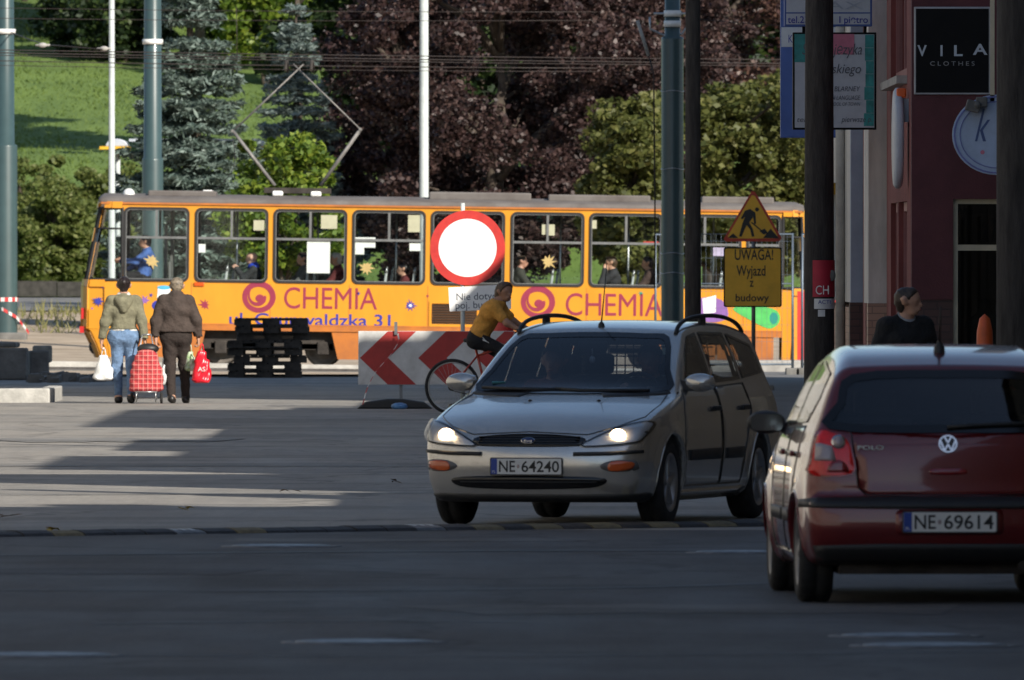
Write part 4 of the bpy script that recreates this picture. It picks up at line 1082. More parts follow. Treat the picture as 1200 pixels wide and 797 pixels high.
class Field2:
    """signed distance to a closed outline, tabulated"""
    def __init__(s, poly, lo, hi, h=0.01):
        s.lo = np.array(lo); s.h = h
        a = np.arange(lo[0], hi[0]+h, h); b = np.arange(lo[1], hi[1]+h, h)
        A, B = np.meshgrid(a, b, indexing='ij'); d = np.full(A.shape, 1e9)
        n = len(poly)
        for i in range(n):
            x0, y0 = poly[i]; x1, y1 = poly[(i+1) % n]
            ex, ey = x1-x0, y1-y0; l2 = ex*ex+ey*ey+1e-12
            t = np.clip(((A-x0)*ex+(B-y0)*ey)/l2, 0, 1)
            d = np.minimum(d, (A-x0-t*ex)**2+(B-y0-t*ey)**2)
        d = np.sqrt(d); d[inpoly(A, B, poly)] *= -1
        s.d = d
    def __call__(s, x, y):
        i = np.clip((x-s.lo[0])/s.h, 0, s.d.shape[0]-1.001); j = np.clip((y-s.lo[1])/s.h, 0, s.d.shape[1]-1.001)
        i0 = i.astype(int); j0 = j.astype(int); fi = i-i0; fj = j-j0
        d = s.d
        return (d[i0, j0]*(1-fi)+d[i0+1, j0]*fi)*(1-fj)+(d[i0, j0+1]*(1-fi)+d[i0+1, j0+1]*fi)*fj

class Car:
    def __init__(s, name, label, L, prof, Wz, Wp, axles, Rw, wheel_r, track, paint, loc, rz, crown=0.035, bowf=0.16, bowr=0.10, flare=0.02, k=0.07, hw=0.85):
        s.L = L; s.axles = axles; s.Rw = Rw; s.wr = wheel_r; s.track = track; s.paint = paint
        s.o = thing(name, label, 'car', loc, rz)
        pl_ = catmull(prof, 8)
        fld = Field2(pl_, (-.4, -.1), (L+.4, 1.9))
        zz, ww = zip(*Wz); uu, pp = zip(*Wp)
        # smooth tables
        zt = np.linspace(zz[0], zz[-1], 200); wt = np.interp(zt, zz, ww)
        ut = np.linspace(uu[0], uu[-1], 300); pt = np.interp(ut, uu, pp)
        ker = np.hanning(23); ker /= ker.sum()
        wt = np.convolve(np.pad(wt, 11, 'edge'), ker, 'valid'); pt = np.convolve(np.pad(pt, 11, 'edge'), ker, 'valid')
        def solid(x, u, z, wells=True):
            a = np.abs(x); q = np.minimum(a/hw, 1.3)
            bf = bowf*q**2.6*(1-sstep(0.5, 2.0, u)); br = bowr*q**2.4*sstep(L-1.2, L-.35, u)
            d1 = fld(u-bf+br, z+crown*q**2*sstep(.55, .8, z))
            w = np.interp(z, zt, wt)*np.interp(u, ut, pt)
            for ua in axles:
                rr = np.hypot(u-ua, z-wheel_r); w = w+flare*np.exp(-((rr-Rw-.01)/.06)**2)*(z < .9)
            d2 = (a-w)*.96
            d = smax(d1, d2, k)
            if wells:
                for ua in axles:
                    rr = np.hypot(u-ua, z-wheel_r); d = np.maximum(d, -np.maximum(rr-Rw, .50-a))
            return d
        s.f = solid
        s.h = .022
        V, Q = surfnet(solid, (-hw-.1, -.06, .08), (hw+.1, L+.06, 1.62), s.h)
        s.V = V; s.Q = Q
        tri = np.concatenate([Q[:, [0, 1, 2]], Q[:, [0, 2, 3]]])
        s.bvh = BVHTree.FromPolygons([tuple(v) for v in V], [tuple(t) for t in tri.tolist()])
        s.cuts = []
    def loc(s, p): return (p[0], s.L/2-p[1], p[2])
    def cast(s, p, view):
        o, d = {'front': ((p[0], -1, p[1]), (0, 1, 0)), 'rear': ((p[0], s.L+1, p[1]), (0, -1, 0)),
                'left': ((-2, p[0], p[1]), (1, 0, 0)), 'right': ((2, p[0], p[1]), (-1, 0, 0)), 'top': ((p[0], p[1], 3), (0, 0, -1))}[view]
        h = s.bvh.ray_cast(Vector(o), Vector(d))
        if h[0] is None: return None
        n = h[1]
        if n.dot(Vector(d)) > 0: n = -n
        return h[0], n
    def patch(s, name, poly, view, off, m, parent=None, step=.05, thick=.012, keep=None):
        pts, tris, nb = fillpoly(poly, step)
        hits = [s.cast(p, view) for p in pts]
        top = []; bot = []
        for h in hits:
            if h is None: top.append(None); bot.append(None)
            else: top.append(s.loc(h[0]+h[1]*off)); bot.append(s.loc(h[0]+h[1]*(off-thick)))
        # a ray that slides past an edge lands far away: drop such faces
        def ok(t):
            if any(top[i] is None for i in t): return False
            q = [Vector(top[i]) for i in t]; w = [Vector(pts[i]) for i in t]
            return all((q[i]-q[i-1]).length < max(.16, 6*(w[i]-w[i-1]).length) for i in range(len(t)))
        tris = [t for t in tris if ok(t)]
        ids = {}; vs = []; fs = []
        def vid(i, b):
            kx = (i, b)
            if kx not in ids: ids[kx] = len(vs); vs.append((bot if b else top)[i])
            return ids[kx]
        edges = {}
        for t in tris:
            fs.append(tuple(vid(i, 0) for i in t))
            for i in range(len(t)):
                e = (t[i], t[(i+1) % len(t)]); edges[e] = edges.get(e, 0)+1
        side = []
        if thick > 0:
            for (a, b) in list(edges):
                if (b, a) not in edges: side.append((vid(a, 0), vid(a, 1), vid(b, 1), vid(b, 0)))
        mb = MB(); mb.v = vs; mb.f = fs+side; mb.sm = [True]*len(fs)+[False]*len(side)
        me = bpy.data.meshes.new(name); me.from_pydata(mb.v, [], mb.f); me.polygons.foreach_set('use_smooth', mb.sm)
        me.materials.append(m); me.update()
        # faces must look outwards
        bm = bmesh.new(); bm.from_mesh(me)
        out = sum(1 if f.normal.dot(f.calc_center_median()-Vector((0, max(-1.2, min(1.2, f.calc_center_median().y)), .75))) > 0 else -1 for f in bm.faces if f.smooth)
        if out < 0: bmesh.ops.reverse_faces(bm, faces=bm.faces[:])
        bm.to_mesh(me); bm.free()
        o = bpy.data.objects.new(name, me); C.objects.link(o); o.parent = parent or s.o
        return o
    def ring(s, name, poly, inn, view, off, m, parent=None, step=.04):
        po = densify(poly, step)
        pi = inset(po, inn); n = len(po); vs = []; fs = []
        A = [s.cast(p, view) for p in po]; B = [s.cast(p, view) for p in pi]
        for h in A+B: vs.append(s.loc(h[0]+h[1]*off) if h else (0, 0, 0))
        for i in range(n):
            j = (i+1) % n
            if A[i] and A[j] and B[i] and B[j] and (Vector(vs[i])-Vector(vs[j])).length < .2 and (Vector(vs[i])-Vector(vs[n+i])).length < .25: fs.append((i, j, n+j, n+i))
        mb = MB(); mb.add(vs, fs, True); return mb.build(name, m, parent or s.o)
    def seam(s, pts, view, w=.006, name='seam', closed=False, m=None, step=.04, parent=None, off=.003):
        P_ = densify(pts, step) if closed else [p for i in range(len(pts)-1) for p in densify([pts[i], pts[i+1]], step)[:max(1, int(np.hypot(pts[i+1][0]-pts[i][0], pts[i+1][1]-pts[i][1])/step))]]+[pts[-1]]
        q = []
        for p in P_:
            h = s.cast(p, view)
            if h: q.append(s.loc(h[0]+h[1]*off*0.2))
        mb = MB(); mb.tube(q, w/2, 5, closed=closed); return mb.build(name, m or M_gloss, parent or s.o)
    def window(s, name, poly, view, frit=.03, step=.06):
        """glass pane lying on the body shape with a black border; the shell under it is cut away later"""
        mir = {'left': ('left', 'right')}.get(view, (view,))
        for v in mir:
            g = s.patch(name, poly, v, .004, G_car, step=step, thick=0)
            s.ring('glass_border', poly, frit, v, .0065, M_gloss, g)
            s.cuts.append((inset(densify(poly, .05), frit*.55), v))
    def finish(s, roofz=.5):
        V, Q = s.V, s.Q
        def cutmask(cen):
            keep = np.ones(len(cen), bool)
            for poly, v in s.cuts:
                if v in ('left', 'right'):
                    sel = inpoly(cen[:, 1], cen[:, 2], poly) & ((cen[:, 0] < -.3) if v == 'left' else (cen[:, 0] > .3))
                elif v == 'front': sel = inpoly(cen[:, 0], cen[:, 2], poly) & (cen[:, 1] < s.L*.55)
                else: sel = inpoly(cen[:, 0], cen[:, 2], poly) & (cen[:, 1] > s.L*.55)
                keep &= ~sel
            return keep
        cen = V[Q].mean(1)
        keep = cutmask(cen)
        well = np.zeros(len(Q), bool)
        for ua in s.axles:
            rr = np.hypot(cen[:, 1]-ua, cen[:, 2]-s.wr)
            well |= (rr < s.Rw+.008) & (np.abs(cen[:, 0]) < .80) & (np.abs(rr-s.Rw) < .02)
            well |= (rr < s.Rw-.01)
        well |= cen[:, 2] < .18
        used = Q[keep]
        Vl = np.stack([V[:, 0], s.L/2-V[:, 1], V[:, 2]], 1)
        o = obj_np('body', Vl, used[:, ::-1], s.paint, s.o)
        o.data.materials.append(M_trim)
        o.data.polygons.foreach_set('material_index', well[keep].astype(np.int32)); o.data.update()
        s.body = o
        # dark lining inside the cabin
        V2, Q2 = surfnet(lambda x, u, z: np.maximum(s.f(x, u, z, False)+.035, .45-z), (-.9, .5, .40), (.9, s.L, 1.6), .045, 1)
        c2 = V2[Q2].mean(1); k2 = cutmask(c2)
        obj_np('cabin_lining', np.stack([V2[:, 0], s.L/2-V2[:, 1], V2[:, 2]], 1), Q2[k2], M_int, s.o)
    def wheels(s, spokes=5, rim=.20, width=.195, mw=None):
        mw = mw or M_alloy
        for ua in s.axles:
            for sx in (-1, 1):
                n = node('wheel', s.o, s.loc((sx*s.track/2, ua, s.wr)), (0, 0, 0 if sx > 0 else PI))
                r = s.wr; w = width/2
                mb = MB(); mb.lathe([(rim, -w*.9), (rim+.02, -w), (r-.04, -w*1.02), (r-.012, -w*.88), (r, -w*.6), (r, -.012), (r-.006, -.010), (r-.006, .010), (r, .012), (r, w*.6), (r-.012, w*.88), (r-.04, w*1.02), (rim+.02, w), (rim, w*.9)], 44, 'x'); mb.build('tyre', M_tyre, n)
                mb = MB(); mb.lathe([(rim+.012, w*.95), (rim, w*.98), (rim-.018, w*.8), (rim-.03, w*.3)], 36, 'x'); rm = mb.build('rim', mw, n)
                mb = MB(); mb.lathe([(rim+.005, w*.1), (.001, w*.1)], 24, 'x'); mb.build('brake_disc', M_disc, rm)
                for kx in range(spokes):
                    a = 2*PI*kx/spokes+.3
                    q = MB(); c_, s_ = math.cos(a), math.sin(a)
                    def pt(rad, t, dep): return (dep, rad*c_-t*s_, rad*s_+t*c_)
                    vs = [pt(.03, -.024, w*.78), pt(.03, .024, w*.78), pt(rim-.015, .015, w*.82), pt(rim-.015, -.015, w*.82), pt(.03, -.028, w*.4), pt(.03, .028, w*.4), pt(rim-.012, .02, w*.5), pt(rim-.012, -.02, w*.5)]
                    q.add(vs, [(0, 1, 2, 3), (4, 7, 6, 5), (0, 3, 7, 4), (1, 5, 6, 2), (0, 4, 5, 1), (3, 2, 6, 7)]); q.build('spoke', mw, rm)
                mb = MB(); mb.lathe([(.05, w*.5), (.05, w*.8), (.035, w*.92), (.001, w*.95)], 18, 'x'); mb.build('hub_cap', mw, rm)
    def plate(s, txt, view, z0, x0=0.0, tilt=0.0):
        h = s.cast((x0, z0), view); y = (s.L/2-h[0].y)
        sg = 1 if view == 'front' else -1
        n = node('number_plate', s.o, (x0, y+sg*.014, z0), (tilt, 0, PI if view == 'front' else 0))
        # local: looks along -y
        mb = MB(); mb.prism(rrect(-.265, -.0625, .265, .0625, .012, 3), 0.0, .012); mb.build('plate_holder', M_trim, n)
        mb = MB(); mb.prism(rrect(-.258, -.055, .258, .055, .008, 3), -.003, .0); mb.build('plate_face', M_plate, n)
        mb = MB(); mb.prism([(-.257, -.054), (-.212, -.054), (-.212, .054), (-.257, .054)], -.0045, -.003); mb.build('blue_band', M_plb, n)
        text('PL', .024, .016, 'country_code', M_wht, n, (-.2345, -.0055, -.045), depth=0)
        a, b = txt.split(' ')
        text(a, .118, .078, 'plate_letters', M_ink, n, (-.138, -.0045, -.038), depth=0, bold=.012)
        text(b, .275, .078, 'plate_digits', M_ink, n, (.105, -.0045, -.038), depth=0, bold=.012)
        mb = MB(); mb.prism(ellipse(-.057, 0, .011, .014, 10), -.0045, -.003); mb.build('seal_sticker', M_tailg, n)
        return n
    def seats(s, rows):
        for u, xs in rows:
            for x in xs:
                mb = MB(); mb.prism([(s.L/2-u+.28, .42), (s.L/2-u-.22, .40), (s.L/2-u-.22, .52), (s.L/2-u+.28, .56)], x-.23, x+.23, 'x')
                st = mb.build('seat', M_int, s.o, bevel=.04)
                mb = MB(); mb.prism([(s.L/2-u-.16, .5), (s.L/2-u-.28, .5), (s.L/2-u-.46, 1.04), (s.L/2-u-.38, 1.06)], x-.22, x+.22, 'x'); mb.build('backrest', M_int, st, bevel=.04)
                mb = MB(); mb.box((x, s.L/2-u-.44, 1.13), (.24, .08, .15), (.1, 0, 0)); mb.build('headrest', M_int, st, bevel=.03)

# ---------------- silver estate car coming towards the camera
fp = [(.10, .19), (.03, .27), (.0, .40), (.005, .50), (.035, .58), (.085, .655), (.16, .72), (.34, .795), (.62, .86), (.92, .912), (1.14, .95), (1.27, 1.0), (1.6, 1.185), (1.95, 1.36), (2.12, 1.412), (2.5, 1.447),
      (3.0, 1.452), (3.5, 1.435), (3.9, 1.395), (4.08, 1.35), (4.2, 1.15), (4.30, .98), (4.37, .88), (4.40, .72), (4.445, .60), (4.455, .46), (4.42, .30), (4.32, .21), (3.9, .18), (2.5, .165), (.8, .165), (.3, .17)]
fth = R(165); ffw = Vector((-math.sin(fth), math.cos(fth), 0))
fc = Vector((.326, 92.6, 0))-ffw*(2.2275-.86)
F_ = Car('estate_car', 'silver grey estate car with lit headlamps driving towards the viewer', 4.455, fp,
         [(.1, .74), (.18, .775), (.3, .822), (.45, .842), (.6, .848), (.78, .838), (.90, .812), (.97, .78), (1.2, .705), (1.36, .64), (1.46, .60)],
         [(-.1, .82), (0, .85), (.12, .905), (.3, .955), (.6, .985), (1.0, 1.0), (3.2, 1.0), (3.9, .975), (4.25, .94), (4.45, .90)],
         (.86, 3.475), .342, .305, 1.48, M_silver, (fc.x, fc.y, .03), fth)
F_.window('windscreen', catmull([(-.72, .955), (-.36, .935), (0, .93), (.36, .935), (.72, .955), (.665, 1.10), (.555, 1.33), (.36, 1.356), (0, 1.365), (-.36, 1.356), (-.555, 1.33), (-.665, 1.10)], 3), 'front', .035)
F_.window('rear_window', [(-.60, .98), (.60, .98), (.58, 1.1), (.50, 1.30), (-.50, 1.30), (-.58, 1.1)], 'rear', .04)
F_.window('front_side_window', [(1.50, .985), (2.30, 1.0), (2.30, 1.365), (2.05, 1.34), (1.80, 1.22)], 'left', .022)
F_.window('rear_side_window', [(2.40, 1.003), (3.17, 1.02), (3.10, 1.36), (2.40, 1.37)], 'left', .022)
F_.window('quarter_window', [(3.27, 1.025), (3.98, 1.06), (3.86, 1.27), (3.20, 1.355)], 'left', .022)
F_.finish(); F_.wheels(5, .20, .195)
bon = [(-.40, .648), (0, .672), (.40, .648), (.60, .70), (.74, .775), (.72, .90), (.45, .925), (0, .93), (-.45, .925), (-.72, .90), (-.74, .775), (-.60, .70)]
F_.seam([(-.72, .93), (-.755, .86), (-.745, .775), (-.60, .705), (-.42, .652), (0, .672), (.42, .652), (.60, .705), (.745, .775), (.755, .86), (.72, .93)], 'front', .009, 'bonnet_seam')
for sg in (-1, 1):
    def X(pl): 
        q = [(sg*x, z) for x, z in pl]; return q if sg > 0 else q[::-1]
    hl = catmull([(.375, .572), (.56, .568), (.74, .588), (.79, .62), (.815, .70), (.80, .742), (.70, .728), (.55, .672)], 3)
    lm = F_.patch('headlamp', X(hl), 'front', .006, M_reflector, step=.03)
    F_.ring('lamp_rim', X(hl), .010, 'front', .0095, M_gloss, lm)
    c = (sg*.63, .648); h = F_.cast(c, 'front'); p = Vector(F_.loc(h[0]))
    mb = MB(); mb.sphere((p.x, p.y+.012, p.z), (.056, .034, .046), 16, 10); mb.build('headlamp_bulb', M_bulb, lm)
    c = (sg*.70, .668); h = F_.cast(c, 'front'); p2 = Vector(F_.loc(h[0]))
    F_.patch('lens_glass', X(inset(hl, .008)), 'front', .034, G_lens, lm, step=.05, thick=0)
    F_.patch('bumper_strip', X([(.335, .502), (.60, .507), (.79, .522), (.79, .545), (.60, .532), (.335, .527)]), 'front', .012, M_trim, step=.03, thick=.02)
    F_.patch('indicator_recess', X(catmull([(.52, .43), (.60, .392), (.755, .40), (.77, .44), (.745, .472), (.6, .47)], 3)), 'front', .003, mat('recess_grey', (.16, .155, .15), .5), step=.03)
    F_.patch('indicator', X(catmull([(.585, .40), (.70, .402), (.745, .425), (.735, .462), (.60, .462)], 3)), 'front', .008, M_amber, step=.02)
    # mirrors
    mo = node('wing_mirror', F_.o, (sg*.885, F_.L/2-1.50, 1.01))
    mb = MB(); mb.sphere((0, 0, 0), (.118, .075, .068), 16, 10); mb.build('mirror_shell', M_silver, mo)
    mb = MB(); mb.box((0, -.05, 0), (.19, .05, .10)); mb.build('mirror_glass', M_chrome, mo, bevel=.02)
    mb = MB(); mb.prism([(-sg*.16, -.07), (-sg*.03, -.055), (-sg*.03, -.01), (-sg*.16, .03)], -.03, .04); mb.build('mirror_foot', M_trim, mo)
    # roof rails
    pts = [(sg*.585, u) for u in (1.98, 2.06, 2.3, 2.8, 3.3, 3.65, 3.86, 3.95)]; q = []
    for (x, u), dz in zip(pts, (.0, .03, .05, .058, .058, .05, .03, .0)):
        h = F_.cast((x, u), 'top'); q.append(F_.loc((x, u, h[0].z+dz)))
    mb = MB(); mb.tube(catmull(q, 4, False), .016, 8); rr = mb.build('roof_rail', M_trim, F_.o)
    for u in (2.75,):
        h = F_.cast((sg*.585, u), 'top'); mb = MB(); mb.box(F_.loc((sg*.585, u, h[0].z+.02)), (.03, .14, .06)); mb.build('rail_foot', M_trim, rr, bevel=.01)
    v = 'left' if sg < 0 else 'right'
    fd = [(1.33, .27), (1.24, .50), (1.27, .80), (1.37, .955), (2.33, .975), (2.345, .6), (2.33, .27)]
    rd = [(2.36, .27), (2.375, .6), (2.36, .976), (3.22, .995), (3.27, .80), (3.13, .66), (3.03, .50), (2.97, .27)]
    for dpoly, hu in ((fd, 2.16), (rd, 3.02)):
        d = F_.patch('door', dpoly, v, .0015, M_silver, step=.06, thick=.006)
        F_.seam(dpoly, v, .009, 'door_seam', True, parent=d)
        h = F_.cast((hu, .82), v); p = F_.loc(h[0]); mb = MB(); mb.box((p[0]+sg*.02, p[1], p[2]), (.03, .19, .035)); mb.build('door_handle', M_trim, d, bevel=.01)
        us = (1.36, 2.27) if dpoly is fd else (2.42, 2.95)
        F_.patch('door_moulding', [(us[0], .455), (us[1], .455), (us[1], .535), (us[0], .53)], v, .014, M_trim, d, step=.07, thick=.014)
    F_.patch('sill', [(1.24, .18), (3.1, .18), (3.1, .245), (1.24, .245)], v, .008, M_silver, step=.1)
    for ua in F_.axles:
        F_.seam([(ua+(F_.Rw+.012)*math.cos(t), F_.wr+(F_.Rw+.012)*math.sin(t)) for t in np.linspace(-.25, PI+.25, 26)], v, .014, 'arch_lip', m=M_silver)
gr = F_.patch('grille', catmull([(-.385, .572), (0, .565), (.385, .572), (.415, .60), (.385, .633), (.2, .652), (0, .658), (-.2, .652), (-.385, .633), (-.415, .60)], 3), 'front', .002, M_gloss, step=.04)
for z in (.582, .60, .618, .636):
    F_.seam([(-.37, z), (0, z), (.37, z)], 'front', .006, 'grille_bar', m=M_trim, parent=gr, off=.02)
e = F_.patch('badge', ellipse(0, .605, .052, .022, 24), 'front', .013, M_chrome, step=.02)
F_.patch('badge_face', ellipse(0, .605, .046, .0175, 24), 'front', .0155, mat('badge_blue', (.03, .045, .12), .25), e, step=.02)
h = F_.cast((0, .605), 'front'); text('Ford', .062, .017, 'badge_script', M_chrome, e, Vector(F_.loc(h[0]))+Vector((0, .0185, -.006)), rot=(PI/2, 0, PI), shear=.35, depth=0)
F_.patch('lower_grille', catmull([(-.55, .345), (-.50, .285), (-.2, .268), (.2, .268), (.50, .285), (.55, .345), (.2, .362), (-.2, .362)], 4), 'front', .003, M_gloss, step=.04)
F_.seam([(-.50, .318), (0, .318), (.50, .318)], 'front', .012, 'grille_bar', m=M_trim)
F_.patch('air_dam', [(-.76, .19), (-.4, .185), (.4, .185), (.76, .19), (.79, .235), (.4, .225), (-.4, .225), (-.79, .235)], 'front', .01, M_trim, step=.05, thick=.03)
F_.plate('NE 64240', 'front', .428)
mb = MB(); mb.tube([F_.loc((-.60, 1.17, .955)), F_.loc((-.1, 1.12, .957)), F_.loc((.1, 1.16, .968))], .013, 6); mb.build('wiper', M_trim, F_.o)
mb = MB(); mb.tube([F_.loc((.05, 1.15, .962)), F_.loc((.35, 1.15, .965)), F_.loc((.66, 1.24, .975))], .013, 6); mb.build('wiper', M_trim, F_.o)
F_.patch('cowl', catmull([(-.70, .925), (0, .905), (.70, .925), (.70, .95), (0, .938), (-.70, .95)], 3), 'front', .004, M_trim, step=.05)
for x in (-.32, .18):
    h = F_.cast((x, .885), 'front'); p = F_.loc(h[0]); mb = MB(); mb.sphere((p[0], p[1], p[2]), (.016, .02, .010), 8, 6); mb.build('washer_jet', M_trim, F_.o)
h = F_.cast((0, 2.10), 'top'); a = Vector(F_.loc((0, 2.10, h[0].z)))
mb = MB(); mb.lathe([(.028, -.01), (.022, .02), (.009, .035)], 10, c=a); ant = mb.build('aerial', M_trim, F_.o)
mb = MB(); mb.tube([a+Vector((0, 0, .02)), a+Vector((0, -.16, .46))], [.006, .003], 5); mb.build('rod', M_trim, ant)
F_.seats(((1.95, (-.36, .36)), (2.95, (-.36, .36))))
mb = MB(); mb.span((-.70, F_.L/2-1.62, .62), (.70, F_.L/2-1.22, .90)); mb.build('dashboard', M_int, F_.o, bevel=.05)
mb = MB(); sw_c = Vector((-.36, F_.L/2-1.72, .90)); mb.tube([sw_c+Vector((.185*math.cos(t), -.06*math.sin(t), .175*math.sin(t))) for t in np.linspace(0, 2*PI, 24, endpoint=False)], .014, 7, closed=True); mb.tube([sw_c+Vector((-.17, 0, 0)), sw_c+Vector((.17, 0, 0))], .02, 6); mb.build('steering_wheel', M_trim, F_.o)
mb = MB(); mb.box((0, F_.L/2-1.86, 1.27), (.22, .04, .07)); mb.build('rear_view_mirror', M_trim, F_.o, bevel=.015)
# hanging ornament and dog grille at the back
mb = MB(); mb.sphere((0, F_.L/2-1.84, 1.17), (.022, .012, .028), 8, 6); mb.tube([(0, F_.L/2-1.84, 1.25), (0, F_.L/2-1.84, 1.19)], .003, 4); mb.build('hanging_ornament', M_paper, F_.o)
mb = MB()
for x in np.linspace(-.52, .52, 16): mb.tube([(x, F_.L/2-3.45, .72), (x*.88, F_.L/2-3.38, 1.33)], .005, 4)
for z in np.linspace(.78, 1.32, 9): mb.tube([(-.55+.1*(z-.72), F_.L/2-3.44, z), (.55-.1*(z-.72), F_.L/2-3.44, z)], .005, 4)
tag(mb.build('cargo_grille', M_trim, F_.o), kind='stuff')
mb = MB(); h = F_.cast((.56, .99), 'front'); p = F_.loc(h[0]); mb.box((p[0], p[1]-.03, p[2]+.0), (.10, .004, .06), (-.5, 0, 0)); mb.build('windscreen_sticker', mat('sticker_cyan', (.10, .35, .42), .5), F_.o)

# ---------------- dark red hatchback, seen from behind
pp = [(.10, .20), (.02, .30), (.0, .45), (.04, .60), (.13, .72), (.40, .82), (.75, .90), (.98, .955), (1.10, 1.0), (1.45, 1.22), (1.72, 1.375), (1.95, 1.43), (2.35, 1.462), (2.8, 1.45), (3.15, 1.415), (3.38, 1.365),
      (3.47, 1.325), (3.56, 1.19), (3.68, 1.02), (3.735, .95), (3.77, .85), (3.79, .70), (3.80, .62), (3.875, .585), (3.895, .50), (3.895, .40), (3.86, .30), (3.76, .235), (3.4, .20), (2.4, .17), (.8, .17), (.3, .18)]
pth = R(2.4); pfw = Vector((-math.sin(pth), math.cos(pth), 0))
pc = Vector((2.43, 71.95, 0))+pfw*1.948
P_ = Car('hatchback_car', 'dark red hatchback seen from behind at the right edge', 3.897, pp,
         [(.1, .72), (.2, .765), (.32, .805), (.48, .822), (.62, .82), (.8, .805), (.92, .78), (1.0, .745), (1.2, .665), (1.36, .585), (1.47, .53)],
         [(-.1, .84), (0, .87), (.12, .92), (.3, .965), (.6, .99), (1.0, 1.0), (2.8, 1.0), (3.3, .985), (3.6, .965), (3.8, .95), (3.9, .93)],
         (.80, 3.26), .325, .295, 1.43, M_redp, (pc.x, pc.y, 0.0), pth, crown=.03, bowf=.16, bowr=.085, flare=.022, k=.075, hw=.82)
P_.window('windscreen', [(-.66, .99), (0, .965), (.66, .99), (.50, 1.34), (0, 1.37), (-.50, 1.34)], 'front', .04)
P_.window('rear_window', catmull([(-.655, .985), (0, .965), (.655, .985), (.60, 1.14), (.515, 1.295), (0, 1.318), (-.515, 1.295), (-.60, 1.14)], 3), 'rear', .045)
P_.window('front_side_window', [(1.40, .99), (2.18, 1.0), (2.18, 1.37), (1.90, 1.345), (1.66, 1.235)], 'left', .02)
P_.window('rear_side_window', [(2.28, 1.003), (2.98, 1.02), (3.18, 1.16), (3.12, 1.30), (2.28, 1.37)], 'left', .02)
P_.finish(); P_.wheels(5, .19, .19, mat('wheel_trim_grey', (.24, .24, .25), .4, .6))
tg = P_.patch('tailgate', [(-.53, .97), (-.515, .80), (-.50, .66), (-.45, .618), (.45, .618), (.50, .66), (.515, .80), (.53, .97), (0, .955)], 'rear', .002, M_redp, step=.06, thick=.006)
P_.seam([(-.60, 1.0), (-.535, .97), (-.515, .80), (-.50, .66), (-.45, .617), (.45, .617), (.50, .66), (.515, .80), (.535, .97), (.60, 1.0)], 'rear', .010, 'tailgate_seam', parent=tg)
for sg in (-1, 1):
    def X(pl): 
        q = [(sg*x, z) for x, z in pl]; return q if sg > 0 else q[::-1]
    tl = catmull([(.53, .73), (.525, .85), (.555, .935), (.64, .975), (.70, .985), (.735, .93), (.755, .83), (.762, .73)], 3)
    lm = P_.patch('tail_lamp', X(tl), 'rear', .008, M_tail, step=.03)
    P_.ring('lamp_rim', X(tl), .009, 'rear', .0105, M_taild, lm)
    P_.patch('reversing_lens', X([(.62, .81), (.735, .81), (.725, .905), (.70, .905), (.64, .89)]), 'rear', .012, M_tailg, lm, step=.03)
    P_.patch('indicator_ring', X(ellipse(.605, .913, .038, .038, 20)), 'rear', .014, M_chrome, lm, step=.03)
    P_.patch('indicator_lens', X(ellipse(.605, .913, .030, .030, 20)), 'rear', .0165, M_tailg, lm, step=.03)
    P_.patch('fog_lens', X([(.55, .745)]+[(.61+.06*math.cos(t), .745+.07*math.sin(t)) for t in np.linspace(0, PI, 10)]), 'rear', .011, M_taild, lm, step=.03)
    mo = node('wing_mirror', P_.o, (sg*.865, P_.L/2-1.36, 1.0))
    mb = MB(); mb.sphere((0, 0, 0), (.112, .07, .068), 16, 10); mb.build('mirror_shell', M_trim, mo)
    mb = MB(); mb.prism(rrect(-.092, -.048, .092, .048, .03, 4), -.076, -.06); mb.build('mirror_glass', mat('mirror_dim', (.28, .30, .33), .08, 1.0), mo)
    mb = MB(); mb.prism([(-sg*.15, -.07), (-sg*.04, -.05), (-sg*.04, -.015), (-sg*.15, .0)], -.03, .03); mb.build('mirror_foot', M_trim, mo)
    v = 'left' if sg < 0 else 'right'
    fd = [(1.22, .27), (1.17, .55), (1.20, .82), (1.30, .965), (2.21, .98), (2.22, .6), (2.20, .27)]
    rd = [(2.23, .27), (2.25, .6), (2.24, .982), (3.02, 1.0), (3.06, .85), (2.93, .68), (2.83, .5), (2.78, .27)]
    for dpoly, hu in ((fd, 2.05), (rd, 2.84)):
        d = P_.patch('door', dpoly, v, .0015, M_redp, step=.06, thick=.006)
        P_.seam(dpoly, v, .009, 'door_seam', True, parent=d)
        h = P_.cast((hu, .84), v); p = P_.loc(h[0]); mb = MB(); mb.box((p[0]+sg*.02, p[1], p[2]), (.03, .18, .035)); mb.build('door_handle', M_redp, d, bevel=.01)
        us = (1.22, 2.16) if dpoly is fd else (2.27, 2.76)
        P_.patch('door_moulding', [(us[0], .45), (us[1], .45), (us[1], .52), (us[0], .52)], v, .012, M_trim, d, step=.08, thick=.012)
    for ua in P_.axles:
        P_.seam([(ua+(P_.Rw+.012)*math.cos(t), P_.wr+(P_.Rw+.012)*math.sin(t)) for t in np.linspace(-.25, PI+.25, 26)], v, .014, 'arch_lip', m=M_redp)
    P_.patch('bumper_side', [(3.50, .545), (3.78, .55), (3.78, .598), (3.50, .59)], v, .008, M_trim, step=.05)
P_.patch('bumper_strip', [(-.76, .548), (-.35, .542), (.35, .542), (.76, .548), (.76, .592), (.35, .60), (-.35, .60), (-.76, .592)], 'rear', .012, M_trim, step=.04, thick=.02)
P_.patch('plate_recess', rrect(-.30, .395, .30, .538, .03, 3), 'rear', .002, M_redp, step=.05)
P_.patch('rear_valance', [(-.72, .235), (.72, .235), (.75, .335), (.4, .345), (-.4, .345), (-.75, .335)], 'rear', .008, M_trim, step=.05)
P_.plate('NE 69614', 'rear', .468)
